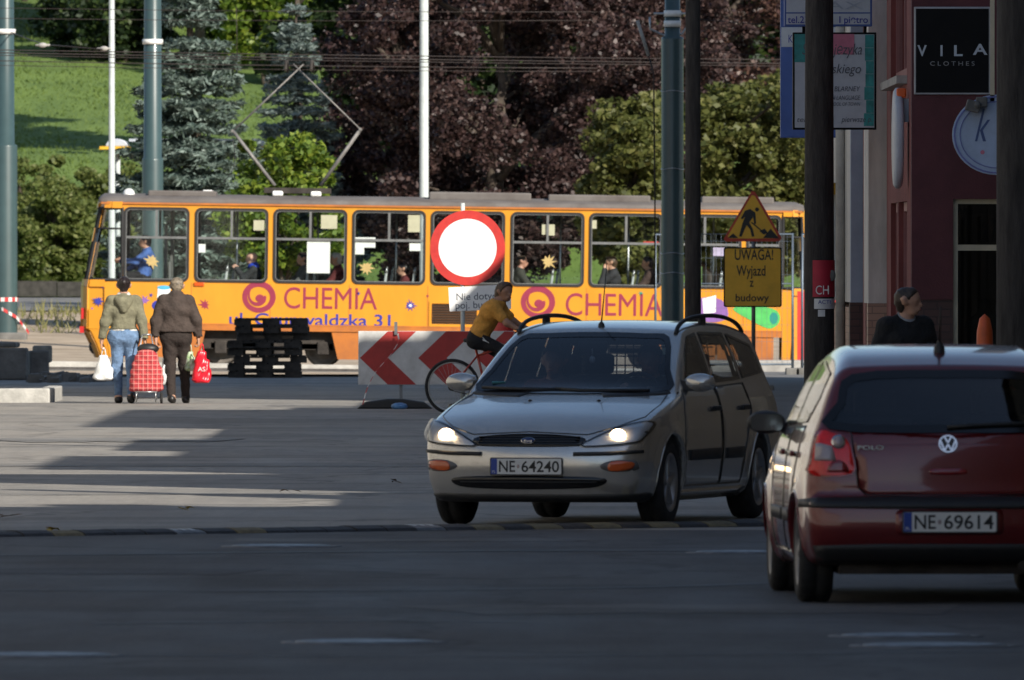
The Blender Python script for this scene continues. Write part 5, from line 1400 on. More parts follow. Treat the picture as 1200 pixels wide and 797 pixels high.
mb = MB(); mb.span((-.60, -P_.L/2+.20, .17), (.60, -P_.L/2+.7, .26)); mb.tube([(.42, -P_.L/2+.10, .22), (.42, -P_.L/2+.5, .22)], .03, 10); mb.build('exhaust_box', M_under, P_.o)
hd = P_.patch('tailgate_handle', catmull([(-.09, .735), (.09, .735), (.085, .765), (-.085, .765)], 4), 'rear', .006, M_taild, tg, step=.03)
h = P_.cast((0, .905), 'rear'); p = Vector(P_.loc(h[0])); tilt = math.atan2(h[1].z, -h[1].y) if False else -math.atan2(h[1].z, h[1].y)
b = node('badge', P_.o, p+Vector((0, -.006, 0)), (tilt, 0, 0))
mb = MB(); mb.ring(ellipse(0, 0, .052, .052, 32), ellipse(0, 0, .044, .044, 32), -.008, 0); mb.build('badge_ring', M_chrome, b)
mb = MB()
def stroke(a, c, w=.0085):
    a = Vector((a[0], a[1])); c = Vector((c[0], c[1])); d = (c-a).normalized(); n_ = Vector((-d.y, d.x))*w/2
    mb.prism([tuple(a-n_), tuple(c-n_), tuple(c+n_), tuple(a+n_)], -.007, -.001)
for s_ in (-1, 1):
    stroke((s_*.018, .041), (0, .006)); stroke((s_*.041, .017), (s_*.019, -.04)); stroke((s_*.019, -.04), (0, -.002))
mb.build('badge_letters', M_chrome, b)
mb = MB(); mb.prism(ellipse(0, 0, .044, .044, 28), -.002, .003); mb.build('badge_face', M_gloss, b)
h = P_.cast((-.43, .882), 'rear'); text('POLO', .145, .024, 'model_lettering', M_chrome, P_.o, Vector(P_.loc(h[0]))+Vector((0, -.016, -.008)), rot=(PI/2-.08, 0, 0), depth=0.0, bold=.02)
mb = MB(); h = P_.cast((0, 3.12), 'top'); a = Vector(P_.loc((0, 3.12, h[0].z)))
mb.lathe([(.034, -.01), (.03, .03), (.012, .055), (.008, .07)], 12, c=a); ant = mb.build('aerial', M_trim, P_.o)
mb = MB(); mb.tube([a+Vector((0, 0, .05)), a+Vector((0, -.10, .26))], [.007, .004], 6); mb.build('rod', M_trim, ant)
mb = MB(); q = []
for x, z in ((.0, 1.0), (.15, 1.01), (.35, 1.018), (.52, 1.02)):
    h = P_.cast((x, z), 'rear'); q.append(Vector(P_.loc(h[0]))+Vector((0, -.02, 0)))
mb.tube(q, .012, 6); mb.build('rear_wiper', M_trim, P_.o)
P_.o.scale = (1, 1, .985)
P_.seats(((1.85, (-.36, .36)), (2.65, (-.36, .36))))
mb = MB(); mb.span((-.62, P_.L/2-3.45, .93), (.62, P_.L/2-2.95, .96)); mb.build('parcel_shelf', M_int, P_.o)
# ------------------------------------------------------------------ people
M_skin = mat('skin', (0.50, 0.28, 0.19), 0.55, var=0.06)
M_skin_t = mat('tanned_skin', (0.36, 0.19, 0.12), 0.55, var=0.06)
M_eye = mat('eye', (0.03, 0.025, 0.02), 0.2); M_lip = mat('lip', (0.35, 0.12, 0.10), 0.5)
def cloth(name, col, var=0.18, sc=9.0): return mat(name, col, 0.9, var=var, scale=sc, bump=0.7, bscale=26)
def capsules(L_, P, k):
    d = None
    for a, b, ra, rb in L_:
        a = np.array(a); b = np.array(b); ab = b-a; l2 = max(float(ab@ab), 1e-9)
        t = np.clip(((P[0]-a[0])*ab[0]+(P[1]-a[1])*ab[1]+(P[2]-a[2])*ab[2])/l2, 0, 1)
        q = np.sqrt((P[0]-a[0]-t*ab[0])**2+(P[1]-a[1]-t*ab[1])**2+(P[2]-a[2]-t*ab[2])**2)-(ra+(rb-ra)*t)
        d = q if d is None else smin(d, q, k)
    return d

STAND = dict(pel=(0, 0, .93), waist=(0, .0, 1.08), chest=(0, -.01, 1.26), nb=(0, -.02, 1.42), head=(0, .03, 1.585),
             shL=(-.175, -.02, 1.38), shR=(.175, -.02, 1.38), elL=(-.235, -.03, 1.10), elR=(.235, -.03, 1.10), wrL=(-.255, .04, .86), wrR=(.255, .04, .86),
             hipL=(-.09, 0, .90), hipR=(.09, 0, .90), knL=(-.095, .03, .49), knR=(.095, .03, .49), anL=(-.095, -.02, .08), anR=(.095, -.02, .08))

def bones(J, fem=False, build=1.0):
    v = {k: np.array(x, float) for k, x in J.items()}
    B = {}
    lat = (v['hipR']-v['hipL']); lat = lat/np.linalg.norm(lat); sl_ = (v['shR']-v['shL']); sl_ = sl_/np.linalg.norm(sl_)
    hw = .05 if fem else .045
    b = build
    B['torso'] = [(v['hipL']-lat*.0, v['hipR'], (.125 if fem else .115)*b, (.125 if fem else .115)*b), (v['waist']-lat*.05, v['waist']+lat*.05, (.10 if fem else .108)*b, (.10 if fem else .108)*b),
                  (v['chest']-sl_*.085, v['chest']+sl_*.085, .112*b, .112*b), (v['pel'], v['chest'], .11*b, .115*b), (v['shL']*.93+v['shR']*.07, v['shR']*.93+v['shL']*.07, .062, .062), (v['chest'], v['nb'], .10, .07)]
    B['neck'] = [(v['nb'], v['head']-np.array([0, .02, .05]), .055, .05)]
    for s in 'LR':
        B['arm'+s] = [(v['sh'+s], v['el'+s], .056*b, .043*b), (v['el'+s], v['wr'+s], .043*b, .029)]
        B['uarm'+s] = [(v['sh'+s], v['sh'+s]*.35+v['el'+s]*.65, .056*b, .048*b)]
        B['leg'+s] = [(v['hip'+s], v['kn'+s], .092*b, .06*b), (v['kn'+s], v['an'+s], .058*b, .038)]
        ft = J.get('toe'+s)
        if ft is None:
            f = v['an'+s]+np.array([0, .15, -.045])
        else: f = np.array(ft)
        B['foot'+s] = [(v['an'+s]+np.array([0, -.03, -.03]), f, .038, .034), (v['an'+s], v['an'+s]+np.array([0, .02, -.02]), .04, .04)]
    return B, v

def hand_mesh(w, d, pal, side, curl=0.6, sc=1.0):
    """palm with four unequal fingers and a thumb that leaves its side"""
    w = np.array(w); d = np.array(d, float); d /= np.linalg.norm(d); pal = np.array(pal, float); pal -= d*(pal@d); pal /= np.linalg.norm(pal)
    lat = np.cross(d, pal)*side
    L_ = []
    for i, (o_, ln) in enumerate(((.033, .066), (.011, .076), (-.011, .071), (-.032, .055))):
        a = w+d*.015+lat*o_*.7; b = w+d*.088+lat*o_
        L_.append((a, b, .015, .0125)); p = b; ang = 0
        for q in range(3):
            ang += curl*(.8 if q == 0 else 1.0); dd = d*math.cos(ang)+pal*math.sin(ang)
            e = p+dd*ln*(.45, .32, .26)[q]; L_.append((p, e, .0095-.0008*q, .0088-.0008*q)); p = e
    a = w+d*.022+lat*.028; b = a+(d*.6+lat*.62+pal*.35)*.042; c = b+(d*.85+lat*.1+pal*.55)*.034
    L_ += [(a, b, .014, .011), (b, c, .0105, .009)]
    L_.append((w-d*.05, w+d*.02, .027, .023))
    P_all = np.array([q for s_ in L_ for q in s_[:2]])
    return surfnet(lambda x, y, z: capsules(L_, (x, y, z), .008), P_all.min(0)-.03, P_all.max(0)+.03, .0065, 1)

def person(label, loc, rz, J, wear, skin=None, hair=None, hairmat=None, head_yaw=0.0, head_pitch=0.0, fem=False, build=1.0, h=.014, scale=1.0, hands=None, group=None, sleeves='long'):
    skin = skin or M_skin
    o = thing('person', label, 'person', loc, rz, group); o.scale = (scale,)*3
    B, v = bones(J, fem, build)
    hc = v['head']; Rm = np.array((Matrix.Rotation(head_yaw, 3, 'Z') @ Matrix.Rotation(head_pitch, 3, 'X')))
    def hp(x, y, z): return hc+Rm@np.array([x, y, z])
    head = [(hp(0, -.025, .025), hp(0, .02, .03), .084, .080), (hp(0, .03, -.01), hp(0, .045, -.07), .066, .046), (hp(0, .085, .0), hp(0, .112, -.028), .012, .016),
            (hp(-.082, -.005, -.01), hp(-.09, -.015, .02), .016, .02), (hp(.082, -.005, -.01), hp(.09, -.015, .02), .016, .02), (hp(-.035, .075, .022), hp(.035, .075, .022), .016, .016), (hp(-.015, .092, -.062), hp(.015, .092, -.062), .011, .011)]
    allb = [c for k_, L_ in B.items() if not k_.startswith('uarm') for c in L_]
    def fbody(x, y, z): return smin(capsules(allb, (x, y, z), .05), capsules(head, (x, y, z), .022), .03)
    pts = np.array([q for c in allb+head for q in c[:2]]); lo = pts.min(0)-.15; hi = pts.max(0)+.15
    V, Q = surfnet(fbody, lo, hi, h)
    Vs, Qs = [V], [Q]; off = len(V)
    for s, sd in (('L', -1), ('R', 1)):
        d = v['wr'+s]-v['el'+s]; hd = (hands or {}).get(s, {})
        Vh, Qh = hand_mesh(v['wr'+s], hd.get('d', d), hd.get('pal', (-sd, .2, 0)), hd.get('side', sd), hd.get('curl', .45))
        Vs.append(Vh); Qs.append(Qh+off); off += len(Vh)
    obj_np('body', np.concatenate(Vs), np.concatenate(Qs)[:, ::-1], skin, o)
    for nm, (pos, r) in {'eye': ((-.033, .083, .012), .012), 'eye.': ((.033, .083, .012), .012)}.items():
        mb = MB(); p = hp(*pos); mb.sphere(tuple(p), r, 8, 6); mb.build('eye', M_eye, o)
    mb = MB(); p = hp(0, .100, -.062); mb.sphere(tuple(p), (.022, .010, .007), 10, 6); mb.build('mouth', M_lip, o)
    for nm, groups, infl, m, kk in wear:
        gs = [([c for k_ in keys for c in (B[k_] if isinstance(k_, str) else [k_])], clips) for keys, clips in groups]
        pts = np.array([q for L_, _ in gs for c in L_ for q in c[:2]])
        ph = np.random.default_rng(abs(hash(nm)) % 1000).uniform(0, 6, 8)
        def fg(x, y, z, gs=gs, infl=infl, kk=kk):
            D = None
            wr = .0028*np.sin(x*27+z*13+ph[0]+1.5*np.sin(z*9+ph[1]))*np.sin(y*22-z*17+ph[2])+.0022*np.sin(z*41+x*19+2*np.sin(x*15+ph[3]))
            for L_, clips in gs:
                d = capsules(L_, (x, y, z), kk)-infl+wr
                for pt, n_ in clips:
                    n_ = np.array(n_, float); n_ = n_/np.linalg.norm(n_)
                    d = np.maximum(d, (x-pt[0])*n_[0]+(y-pt[1])*n_[1]+(z-pt[2])*n_[2])
                D = d if D is None else smin(D, d, .03)
            return D
        V, Q = surfnet(fg, pts.min(0)-.17, pts.max(0)+.17, h)
        obj_np(nm, V, Q[:, ::-1], m, o)
    if hair:
        L_ = [(hp(*a), hp(*b), ra, rb) for a, b, ra, rb in hair]
        pts = np.array([q for c in L_ for q in c[:2]])
        # keep the hair behind the face
        n_ = Rm@np.array([0, 1, -.75]); n_ = n_/np.linalg.norm(n_); p0 = hp(0, .055, .045)
        def fh(x, y, z):
            d = capsules(L_, (x, y, z), .02)+.004*np.sin(x*120)*np.sin(z*90+y*60)
            return np.maximum(d, (x-p0[0])*n_[0]+(y-p0[1])*n_[1]+(z-p0[2])*n_[2])
        V, Q = surfnet(fh, pts.min(0)-.13, pts.max(0)+.13, min(h, .012)); obj_np('hair', V, Q[:, ::-1], hairmat, o)
    return o
SHORT = [((0, -.03, .035), (0, .02, .045), .092, .086), ((0, -.05, -.02), (0, -.05, -.05), .072, .06)]
CROP = [((0, -.028, .032), (0, .02, .038), .0875, .083), ((0, -.045, -.02), (0, -.045, -.04), .066, .055)]
BUN = [((0, -.03, .035), (0, .02, .045), .092, .086), ((0, -.05, -.02), (0, -.05, -.04), .068, .055), ((0, -.10, .04), (0, -.12, .05), .05, .04)]
LONG = [((0, -.03, .035), (0, .02, .045), .096, .09), ((0, -.06, -.0), (0, -.10, -.13), .088, .072), ((0, -.10, -.13), (.04, -.13, -.29), .068, .03)]
H_dark = mat('dark_hair', (.018, .011, .012), .5, var=.3, scale=40); H_grey = mat('grey_blond_hair', (.22, .18, .13), .6, var=.35, scale=35)
H_brown = mat('brown_hair', (.045, .028, .018), .55, var=.3, scale=40); H_blond = mat('dark_blond_hair', (.085, .05, .028), .55, var=.3, scale=40); H_white = mat('white_hair', (.5, .48, .45), .6, var=.2, scale=40)

def legs_clip(z): return [((0, 0, z), (0, 0, 1))]
# woman in the olive hoodie, from behind
PY = 175.2
def stand(**k): d = dict(STAND); d.update(k); return d
J1 = stand(elL=(-.255, -.03, 1.10), wrL=(-.30, .02, .84), elR=(.245, -.06, 1.10), wrR=(.285, -.10, .85), anR=(.10, -.05, .085), knR=(.105, .03, .49), anL=(-.07, .10, .08), knL=(-.085, .08, .49), chest=(0, .01, 1.26))
hip_hood = ((0, -.11, 1.40), (0, -.145, 1.33), .075, .06)
person('woman in olive hooded top and blue jeans walking away, carrying a white bag', (ax_(145, PY), PY, gz(-5, PY)), R(2), J1, [
    ('jeans', [(['legL', 'legR', 'torso'], [((0, 0, 1.045), (0, 0, 1)), ((0, 0, .075), (0, 0, -1))])], .012, cloth('blue_jeans', (.16, .26, .43), .25), .045),
    ('undershirt', [(['torso', 'neck'], [((0, 0, .98), (0, 0, -1)), ((0, .0, 1.50), (0, -.2, 1))])], .015, cloth('white_cotton', (.75, .74, .70)), .05),
    ('hooded_top', [(['torso'], [((0, 0, 1.0), (0, 0, -1)), ((0, .02, 1.44), (0, .55, 1))]), (['armL', 'armR'], [((0, 0, .875), (0, 0, -1))])], .022, cloth('olive_fleece', (.20, .19, .125)), .045),
    ('hood', [([(np.array((-.085, -.10, 1.40)), np.array((.085, -.10, 1.40)), .035, .035), (np.array((-.06, -.125, 1.37)), np.array((0, -.135, 1.27)), .04, .03), (np.array((.06, -.125, 1.37)), np.array((0, -.135, 1.27)), .04, .03)], [])], .014, MAT.get('olive_fleece') or cloth('olive_fleece', (.20, .19, .125)), .03),
    ('shoes', [(['footL', 'footR'], [])], .012, mat('dark_leather', (.02, .018, .018), .4), .03)],
    hair=BUN, hairmat=H_dark, fem=True, scale=1.0, hands={'L': dict(d=(0, .05, -1), pal=(1, 0, 0), curl=.8), 'R': dict(d=(.1, 0, -1), pal=(-1, 0, 0), curl=.9)})
# person in the brown jacket
J2 = stand(elL=(-.27, -.04, 1.10), wrL=(-.27, -.06, .86), elR=(.275, -.02, 1.12), wrR=(.30, .05, .88), anL=(-.05, -.09, .09), knL=(-.085, .0, .49), anR=(.12, .13, .08), knR=(.11, .08, .50), head=(.01, .04, 1.575))
person('person in dark brown jacket with grey hair walking away with a red bag', (ax_(206, PY), PY+.1, gz(-4.5, PY)), R(-3), J2, [
    ('trousers', [(['legL', 'legR', 'torso'], [((0, 0, 1.04), (0, 0, 1)), ((0, 0, .06), (0, 0, -1))])], .018, cloth('dark_brown_trousers', (.032, .023, .02)), .05),
    ('belt', [(['torso'], [((0, 0, 1.0), (0, 0, 1)), ((0, 0, .955), (0, 0, -1))])], .026, mat('studded_belt', (.05, .045, .04), .4), .05),
    ('jacket', [(['torso', (np.array((-.12, 0, .98)), np.array((.12, 0, .98)), .115, .115), 'neck'], [((0, 0, .965), (0, 0, -1)), ((0, .03, 1.49), (0, .5, 1))]), (['armL', 'armR'], [((0, 0, .90), (0, 0, -1))])], .030, cloth('brown_suede', (.062, .045, .038)), .05),
    ('shoes', [(['footL', 'footR'], [])], .012, MAT['dark_leather'], .03)],
    hair=SHORT, hairmat=H_grey, scale=1.0, hands={'R': dict(d=(.05, .1, -1), pal=(-1, 0, 0), curl=.9), 'L': dict(d=(.1, 0, -1), pal=(1, 0, 0), curl=.9)})

# man in black standing on the pavement
MY = 103.0
J3 = stand(elL=(-.26, -.03, 1.10), wrL=(-.24, .10, .90), elR=(.26, -.03, 1.10), wrR=(.24, .10, .90))
person('man in black jumper with cropped hair standing behind the red hatchback', (ax_(1062, MY), MY, gz(3, MY)+.03), R(205), J3, [
    ('trousers', [(['legL', 'legR', 'torso'], [((0, 0, 1.0), (0, 0, 1)), ((0, 0, .06), (0, 0, -1))])], .018, cloth('black_trousers', (.015, .015, .018)), .05),
    ('undershirt', [(['torso', 'neck'], [((0, 0, .98), (0, 0, -1)), ((0, .04, 1.455), (0, .75, 1))])], .010, cloth('grey_cotton', (.32, .34, .37)), .04),
    ('jumper', [(['torso'], [((0, 0, .95), (0, 0, -1)), ((0, .02, 1.46), (0, .8, 1))]), (['armL', 'armR'], [((0, .12, .93), (0, .4, -1))])], .024, cloth('black_wool', (.011, .011, .012)), .05),
    ('shoes', [(['footL', 'footR'], [])], .012, MAT['dark_leather'], .03)],
    hair=CROP, hairmat=H_brown, head_yaw=R(52), build=1.1, scale=.965)

# cyclist; local frame shared with the bicycle: y forward from the rear hub
CYY = 162.0; cth = R(-102)
c0 = Vector((ax_(530, CYY), CYY, gz(-.7, CYY)))
J4 = dict(pel=(0, .33, .98), waist=(0, .40, 1.12), chest=(0, .50, 1.28), nb=(0, .585, 1.40), head=(-.0, .67, 1.53), shL=(-.165, .56, 1.35), shR=(.165, .56, 1.35), elL=(-.23, .73, 1.17), elR=(.24, .75, 1.15), wrL=(-.25, .90, 1.08), wrR=(.25, .90, 1.07),
          hipL=(-.09, .33, .94), hipR=(.09, .33, .94), knL=(-.11, .66, .72), knR=(.11, .70, .82), anL=(-.11, .40, .27), anR=(.11, .52, .50), toeL=(-.11, .55, .22), toeR=(.11, .67, .45))
person('cyclist in mustard T-shirt and black tracksuit trousers riding to the right', c0, cth, J4, [
    ('tracksuit_trousers', [(['legL', 'legR', 'torso'], [((0, .36, 1.04), (0, .5, 1)), ((0, 0, .29), (0, 0, -1))])], .016, cloth('black_tracksuit', (.014, .014, .017)), .05),
    ('t_shirt', [(['torso', 'uarmL', 'uarmR'], [((0, .34, 1.0), (0, -.6, -1)), ((0, .60, 1.435), (0, .25, 1))])], .028, cloth('mustard_cotton', (.70, .33, .06)), .045),
    ('shoes', [(['footL', 'footR'], [])], .012, MAT['dark_leather'], .03)],
    skin=M_skin_t, hair=LONG, hairmat=H_blond, head_yaw=R(-38), fem=True, build=.9, hands={'L': dict(d=(0, 1, -.3), pal=(0, -.3, -1), side=1, curl=.8), 'R': dict(d=(0, 1, -.3), pal=(0, -.3, -1), side=-1, curl=.8)})
mb = MB()
for i in range(3): mb.tube([(.176, .335+.03*i, 1.02-.01*i), (.192, .41+.03*i, .945-.01*i), (.192, .45+.03*i, .925-.012*i)], .0045, 5)
mb.build('side_stripes', M_wht, [q_ for q_ in bpy.data.objects if q_.get('label', '').startswith('cyclist')][0])
Bk = thing('bicycle', 'red framed bicycle under the cyclist in the mustard shirt', 'bicycle', c0, cth)
M_bred = mat('bicycle_red', (.50, .045, .02), .35, coat=.5)
def bt(pts, r, name, m, par=Bk): mb = MB(); mb.tube(pts, r, 8); return mb.build(name, m, par)
RH, BB, SE, HD, HT, FH = (0, 0, .35), (0, .44, .29), (0, .31, .80), (0, .86, .74), (0, .83, .92), (0, 1.06, .35)
mb = MB()
for a, b, r in ((BB, (0, .29, .86), .017), (BB, HD, .02), ((0, .33, .74), HT, .017), (HD, HT, .02)): mb.tube([a, b], r, 8)
for s in (-1, 1):
    mb.tube([(s*.05, 0, .35), (s*.03, .42, .29)], .010, 6); mb.tube([(s*.05, 0, .35), (s*.015, .33, .75)], .009, 6)
mb.build('frame', M_bred, Bk)
mb = MB()
for s in (-1, 1): mb.tube([(s*.05, 1.06, .35), (s*.045, .93, .66), (s*.03, .87, .74)], .012, 6)
mb.build('fork', M_bred, Bk)
for yc in (0, 1.06):
    n = node('wheel', Bk, (0, yc, .35))
    mb = MB(); mb.tube([(0, .33*math.cos(t), .33*math.sin(t)) for t in np.linspace(0, 2*PI, 48, endpoint=False)], .022, 8, closed=True); mb.build('tyre', M_tyre, n)
    mb = MB(); mb.tube([(0, .305*math.cos(t), .305*math.sin(t)) for t in np.linspace(0, 2*PI, 48, endpoint=False)], .011, 6, closed=True); mb.build('rim', M_alu, n)
    mb = MB()
    for i in range(28):
        t = 2*PI*i/28; mb.tube([(.02*(-1)**i, .02*math.cos(t+.8), .02*math.sin(t+.8)), (0, .30*math.cos(t), .30*math.sin(t))], .0016, 4)
    tag(mb.build('spokes', M_alu, n), kind='stuff')
    mb = MB(); mb.lathe([(.001, -.05), (.022, -.05), (.018, 0), (.022, .05), (.001, .05)], 10, 'x'); mb.build('hub', M_alu, n)
    if yc == 0:
        mb = MB(); mb.lathe([(.02, .03), (.045, .034), (.05, .028), (.02, .024)], 18, 'x'); mb.build('cassette', M_under, n)
    mb = MB(); mb.box((.012, .20, -.21), (.006, .09, .035), (PI/4, 0, 0)); mb.build('wheel_reflector', M_amber, n)
bt([(0, .30, .83), (0, .275, .93)], .013, 'seat_post', M_alu)
mb = MB(); mb.prism([(-.02, .145), (.03, .06), (.075, -.09), (.06, -.13), (-.06, -.13), (-.075, -.09), (-.03, .06)][::-1], .905, .955, 'z'); sd = mb.build('saddle', M_trim, Bk, bevel=.02); sd.location = (0, .28, 0)
mb = MB(); mb.tube([(0, .83, .92), (0, .81, 1.03), (0, .86, 1.05)], .014, 8); mb.tube(catmull([(-.30, .90, 1.06), (-.15, .875, 1.06), (0, .86, 1.05), (.15, .875, 1.06), (.30, .90, 1.06)], 4, False), .012, 8); hb_ = mb.build('handlebar', M_trim, Bk)
for s in (-1, 1): mb = MB(); mb.tube([(s*.19, .883, 1.06), (s*.31, .902, 1.06)], .017, 8); mb.build('grip', M_trim, hb_)
mb = MB(); mb.lathe([(.085, .055), (.09, .058), (.085, .061)], 24, 'x', (0, .44, .29)); mb.lathe([(.02, -.06), (.02, .06)], 10, 'x', (0, .44, .29)); mb.tube([(.07, .44, .29), (.09, .53, .43)], .011, 6); mb.tube([(-.07, .44, .29), (-.09, .35, .15)], .011, 6); cr_ = mb.build('crankset', M_under, Bk)
for s, p in ((1, (.14, .53, .43)), (-1, (-.14, .35, .15))): mb = MB(); mb.box(p, (.10, .08, .022)); mb.build('pedal', M_trim, cr_)
mb = MB(); mb.tube([(.058, .44, .378), (.03, 0, .395)], .005, 4); mb.tube([(.058, .44, .202), (.03, 0, .305)], .005, 4); mb.build('chain', M_under, Bk)

# seated people: inside the silver car and in the tram
SIT = dict(pel=(0, .0, .14), waist=(0, -.04, .29), chest=(0, -.07, .46), nb=(0, -.06, .62), head=(0, -.02, .785), shL=(-.175, -.06, .57), shR=(.175, -.06, .57), elL=(-.22, .10, .34), elR=(.22, .10, .34), wrL=(-.12, .30, .26), wrR=(.12, .30, .26),
           hipL=(-.09, .02, .12), hipR=(.09, .02, .12), knL=(-.12, .42, .13), knR=(.12, .42, .13), anL=(-.12, .42, -.27), anR=(.12, .42, -.27))
CARLEGS = dict(knL=(-.13, .42, .22), knR=(.13, .42, .22), anL=(-.13, .62, -.10), anR=(.13, .62, -.10), toeL=(-.13, .72, -.06), toeR=(.13, .72, -.06))
def sitter(label, loc, rz, top, hair, hairm, skin=None, yaw=0.0, arms=None, group=None, collar=None, scale=.97):
    J = dict(SIT); J.update(arms or {})
    wear = [('trousers', [(['legL', 'legR', 'torso'], [((0, 0, .22), (0, 0, 1)), ((0, 0, -.26), (0, 0, -1))])], .014, MAT['black_trousers'], .05),
            ('jacket', [(['torso'], [((0, 0, .12), (0, 0, -1)), ((0, 0, .655), (0, .35, 1))]), (['armL', 'armR'], [])], .022, top, .05),
            ('shoes', [(['footL', 'footR'], [])], .012, MAT['dark_leather'], .03)]
    if collar: wear.insert(1, ('collar', [(['torso', 'neck'], [((0, 0, .60), (0, 0, -1)), ((0, 0, .685), (0, .3, 1))])], .03, collar, .04))
    return person(label, loc, rz, J, wear, skin=skin, hair=hair, hairmat=hairm, head_yaw=yaw, h=.021, group=group, scale=scale)
def incar(car, x, u, z): 
    return car.o.matrix_basis @ Vector((x, car.L/2-u, z))
bpy.context.view_layer.update()
sitter('driver at the wheel of the silver estate car', incar(F_, -.36, 2.10, .40), fth, cloth('green_jacket', (.05, .055, .045)), SHORT, H_brown, arms=dict(elL=(-.25, .16, .38), elR=(.22, .16, .38), wrL=(-.17, .33, .50), wrR=(.15, .33, .52), **CARLEGS))
sitter('passenger beside the driver of the silver estate car', incar(F_, .36, 2.10, .39), fth, cloth('faded_red_top', (.16, .05, .05)), SHORT, H_dark, arms=CARLEGS)
def intram(px, y, z=.98): return T.matrix_basis @ Vector((tx(px), y, z))
G_ = 'people riding in the tram'
sitter('tram driver in a blue shirt at the cab window', intram(166, -.35, 1.50), PI/2, cloth('blue_shirt', (.06, .13, .38)), SHORT, H_dark, arms=dict(elL=(-.24, .16, .40), wrL=(-.22, .42, .42)), group=G_)
sitter('bald tram passenger with a bright blue collar', intram(292, -.80, 1.22), PI/2, cloth('dark_coat', (.025, .027, .03)), None, None, skin=mat('pale_skin', (.60, .36, .27), .5), yaw=R(-20), arms=dict(elL=(-.2, .12, .40), wrL=(-.05, .26, .58)), group=G_, collar=cloth('royal_blue', (.02, .06, .5)))
sitter('tram passenger in grey behind the white notice', intram(352, -.72, 1.22), PI/2+.2, cloth('grey_coat', (.10, .10, .095)), SHORT, H_dark, group=G_)
sitter('white haired tram passenger in a dark red coat', intram(391, -.75, 1.22), PI/2, cloth('wine_coat', (.10, .018, .02)), SHORT, H_white, group=G_)
sitter('tram passenger leaning forward right of the round sign', intram(612, -.72, 1.22), -PI/2, cloth('dark_olive_coat', (.04, .04, .032)), CROP, H_brown, skin=mat('ruddy_skin', (.48, .24, .17), .5), group=G_)
sitter('tram passenger holding a hand to the face', intram(714, -.78, 1.22), PI/2, cloth('charcoal_top', (.03, .03, .035)), SHORT, H_blond, arms=dict(elL=(-.2, .16, .40), wrL=(-.10, .10, .64)), group=G_)
sitter('dark haired tram passenger beside the teal pole', intram(757, -.75, 1.22), PI/2, cloth('brown_top', (.06, .035, .03)), SHORT, H_dark, skin=M_skin_t, group=G_)
sitter('dark haired tram passenger left of the round sign', intram(470, -.72, 1.05), PI/2, MAT['wine_coat'], SHORT, H_dark, group=G_)
# ------------------------------------------------------------------ poles, wires
M_teal = mat('teal_pole_paint', (.040, .074, .078), .4, var=.08, scale=2, coat=.2)
M_galv = mat('white_pole_paint', (.55, .60, .60), .5, var=.08)
M_pole = mat('tarred_pole', (.048, .042, .038), .9, var=.3, scale=5, bump=.6, bscale=30, stretch=(4, 4, .6))
M_wire = mat('wire_dark', (.035, .025, .022), .6)
M_tapew = mat('tape_white', (.75, .74, .72), .5); M_taper = mat('tape_red', (.55, .03, .03), .5)
def pole(name, label, px, Y, r_lo, r_hi, zj, ztop, m, group=None, collar=None, cat='pole', taper=None, base=None, x=None):
    X0 = ax_(px, Y) if x is None else x; z0 = gz(X0, Y)
    o = thing(name, label, cat, (X0, Y, z0), 0, group)
    mb = MB(); a = []
    if zj: a = [(r_lo, -.3), (r_lo, zj-z0-.03), (r_lo*.97, zj-z0), (r_hi, zj-z0+.02), (r_hi*.88, ztop)]
    else: a = [(r_lo, -.3), (r_hi, ztop)]
    mb.lathe(a, 20); mb.build('shaft', m, o)
    mb = MB(); mb.lathe([(.001, ztop), (r_hi*.9, ztop), (r_hi*.9, ztop+.06), (.001, ztop+.1)], 16); mb.build('cap', m, o)
    for zc in (collar or []):
        mb = MB(); mb.lathe([(r_hi*1.0, zc-z0-.05), (r_hi*1.12, zc-z0-.05), (r_hi*1.12, zc-z0+.05), (r_hi*1.0, zc-z0+.05)], 20); mb.build('clamp_band', M_wht, o)
    return o
Y1, Y2, Y3 = 268, 262, 206
g1 = 'teal traction poles'
pA = pole('traction_pole', 'thick teal traction pole at the left edge, wrapped with striped tape', 6, Y1, .255, .195, az_(170, Y1), 9.5, M_teal, g1, [az_(37, Y1)])
mb = MB(); mb.box((0, 0, .02), (.9, .7, .24)); mb.build('footing', M_conc_d, pA, bevel=.03)
pole('traction_pole', 'teal traction pole in front of the blue spruce', 179, Y2, .215, .185, az_(186, Y2), 9.5, M_teal, g1, [az_(49, Y2)])
pB = pole('traction_pole', 'dark teal traction pole rising behind the silver car roof', 788, Y3, .178, .122, az_(44, Y3), 10, M_teal, g1, [az_(28, Y3), az_(16, Y3)])
for py in (107, 198, 297, 320): # wire loops round the shaft
    mb = MB(); z = az_(py, Y3)-pB.location.z; mb.tube([(.181*math.cos(t), .181*math.sin(t), z+.012*math.sin(3*t)) for t in np.linspace(0, 2*PI, 20, endpoint=False)], .008, 5, closed=True); mb.build('wire_loop', M_alu, pB)
mb = MB(); mb.tube([(-.36, 0, az_(20, Y3)), (-.36, 0, az_(34, Y3)), (-.12, 0, az_(42, Y3)), (.15, 0, az_(40, Y3)), (.25, 0, az_(30, Y3)), (.25, 0, az_(16, Y3)), (-.3, 0, az_(16, Y3))], .018, 6); mb.build('bracket', M_alu, pB)
mb = MB(); mb.tube([(-.56, -.1, az_(24, Y3)), (-.38, -.1, az_(66, Y3))], .028, 8); mb.build('insulator_rod', M_conc, pB)
mb = MB(); mb.tube([(-.38, -.1, az_(66, Y3)), (-.30, -.1, az_(86, Y3)), (-.28, -.1, az_(240, Y3)), (-.28, -.1, 1.5)], .013, 5); mb.build('hanging_cable', M_wire, pB)
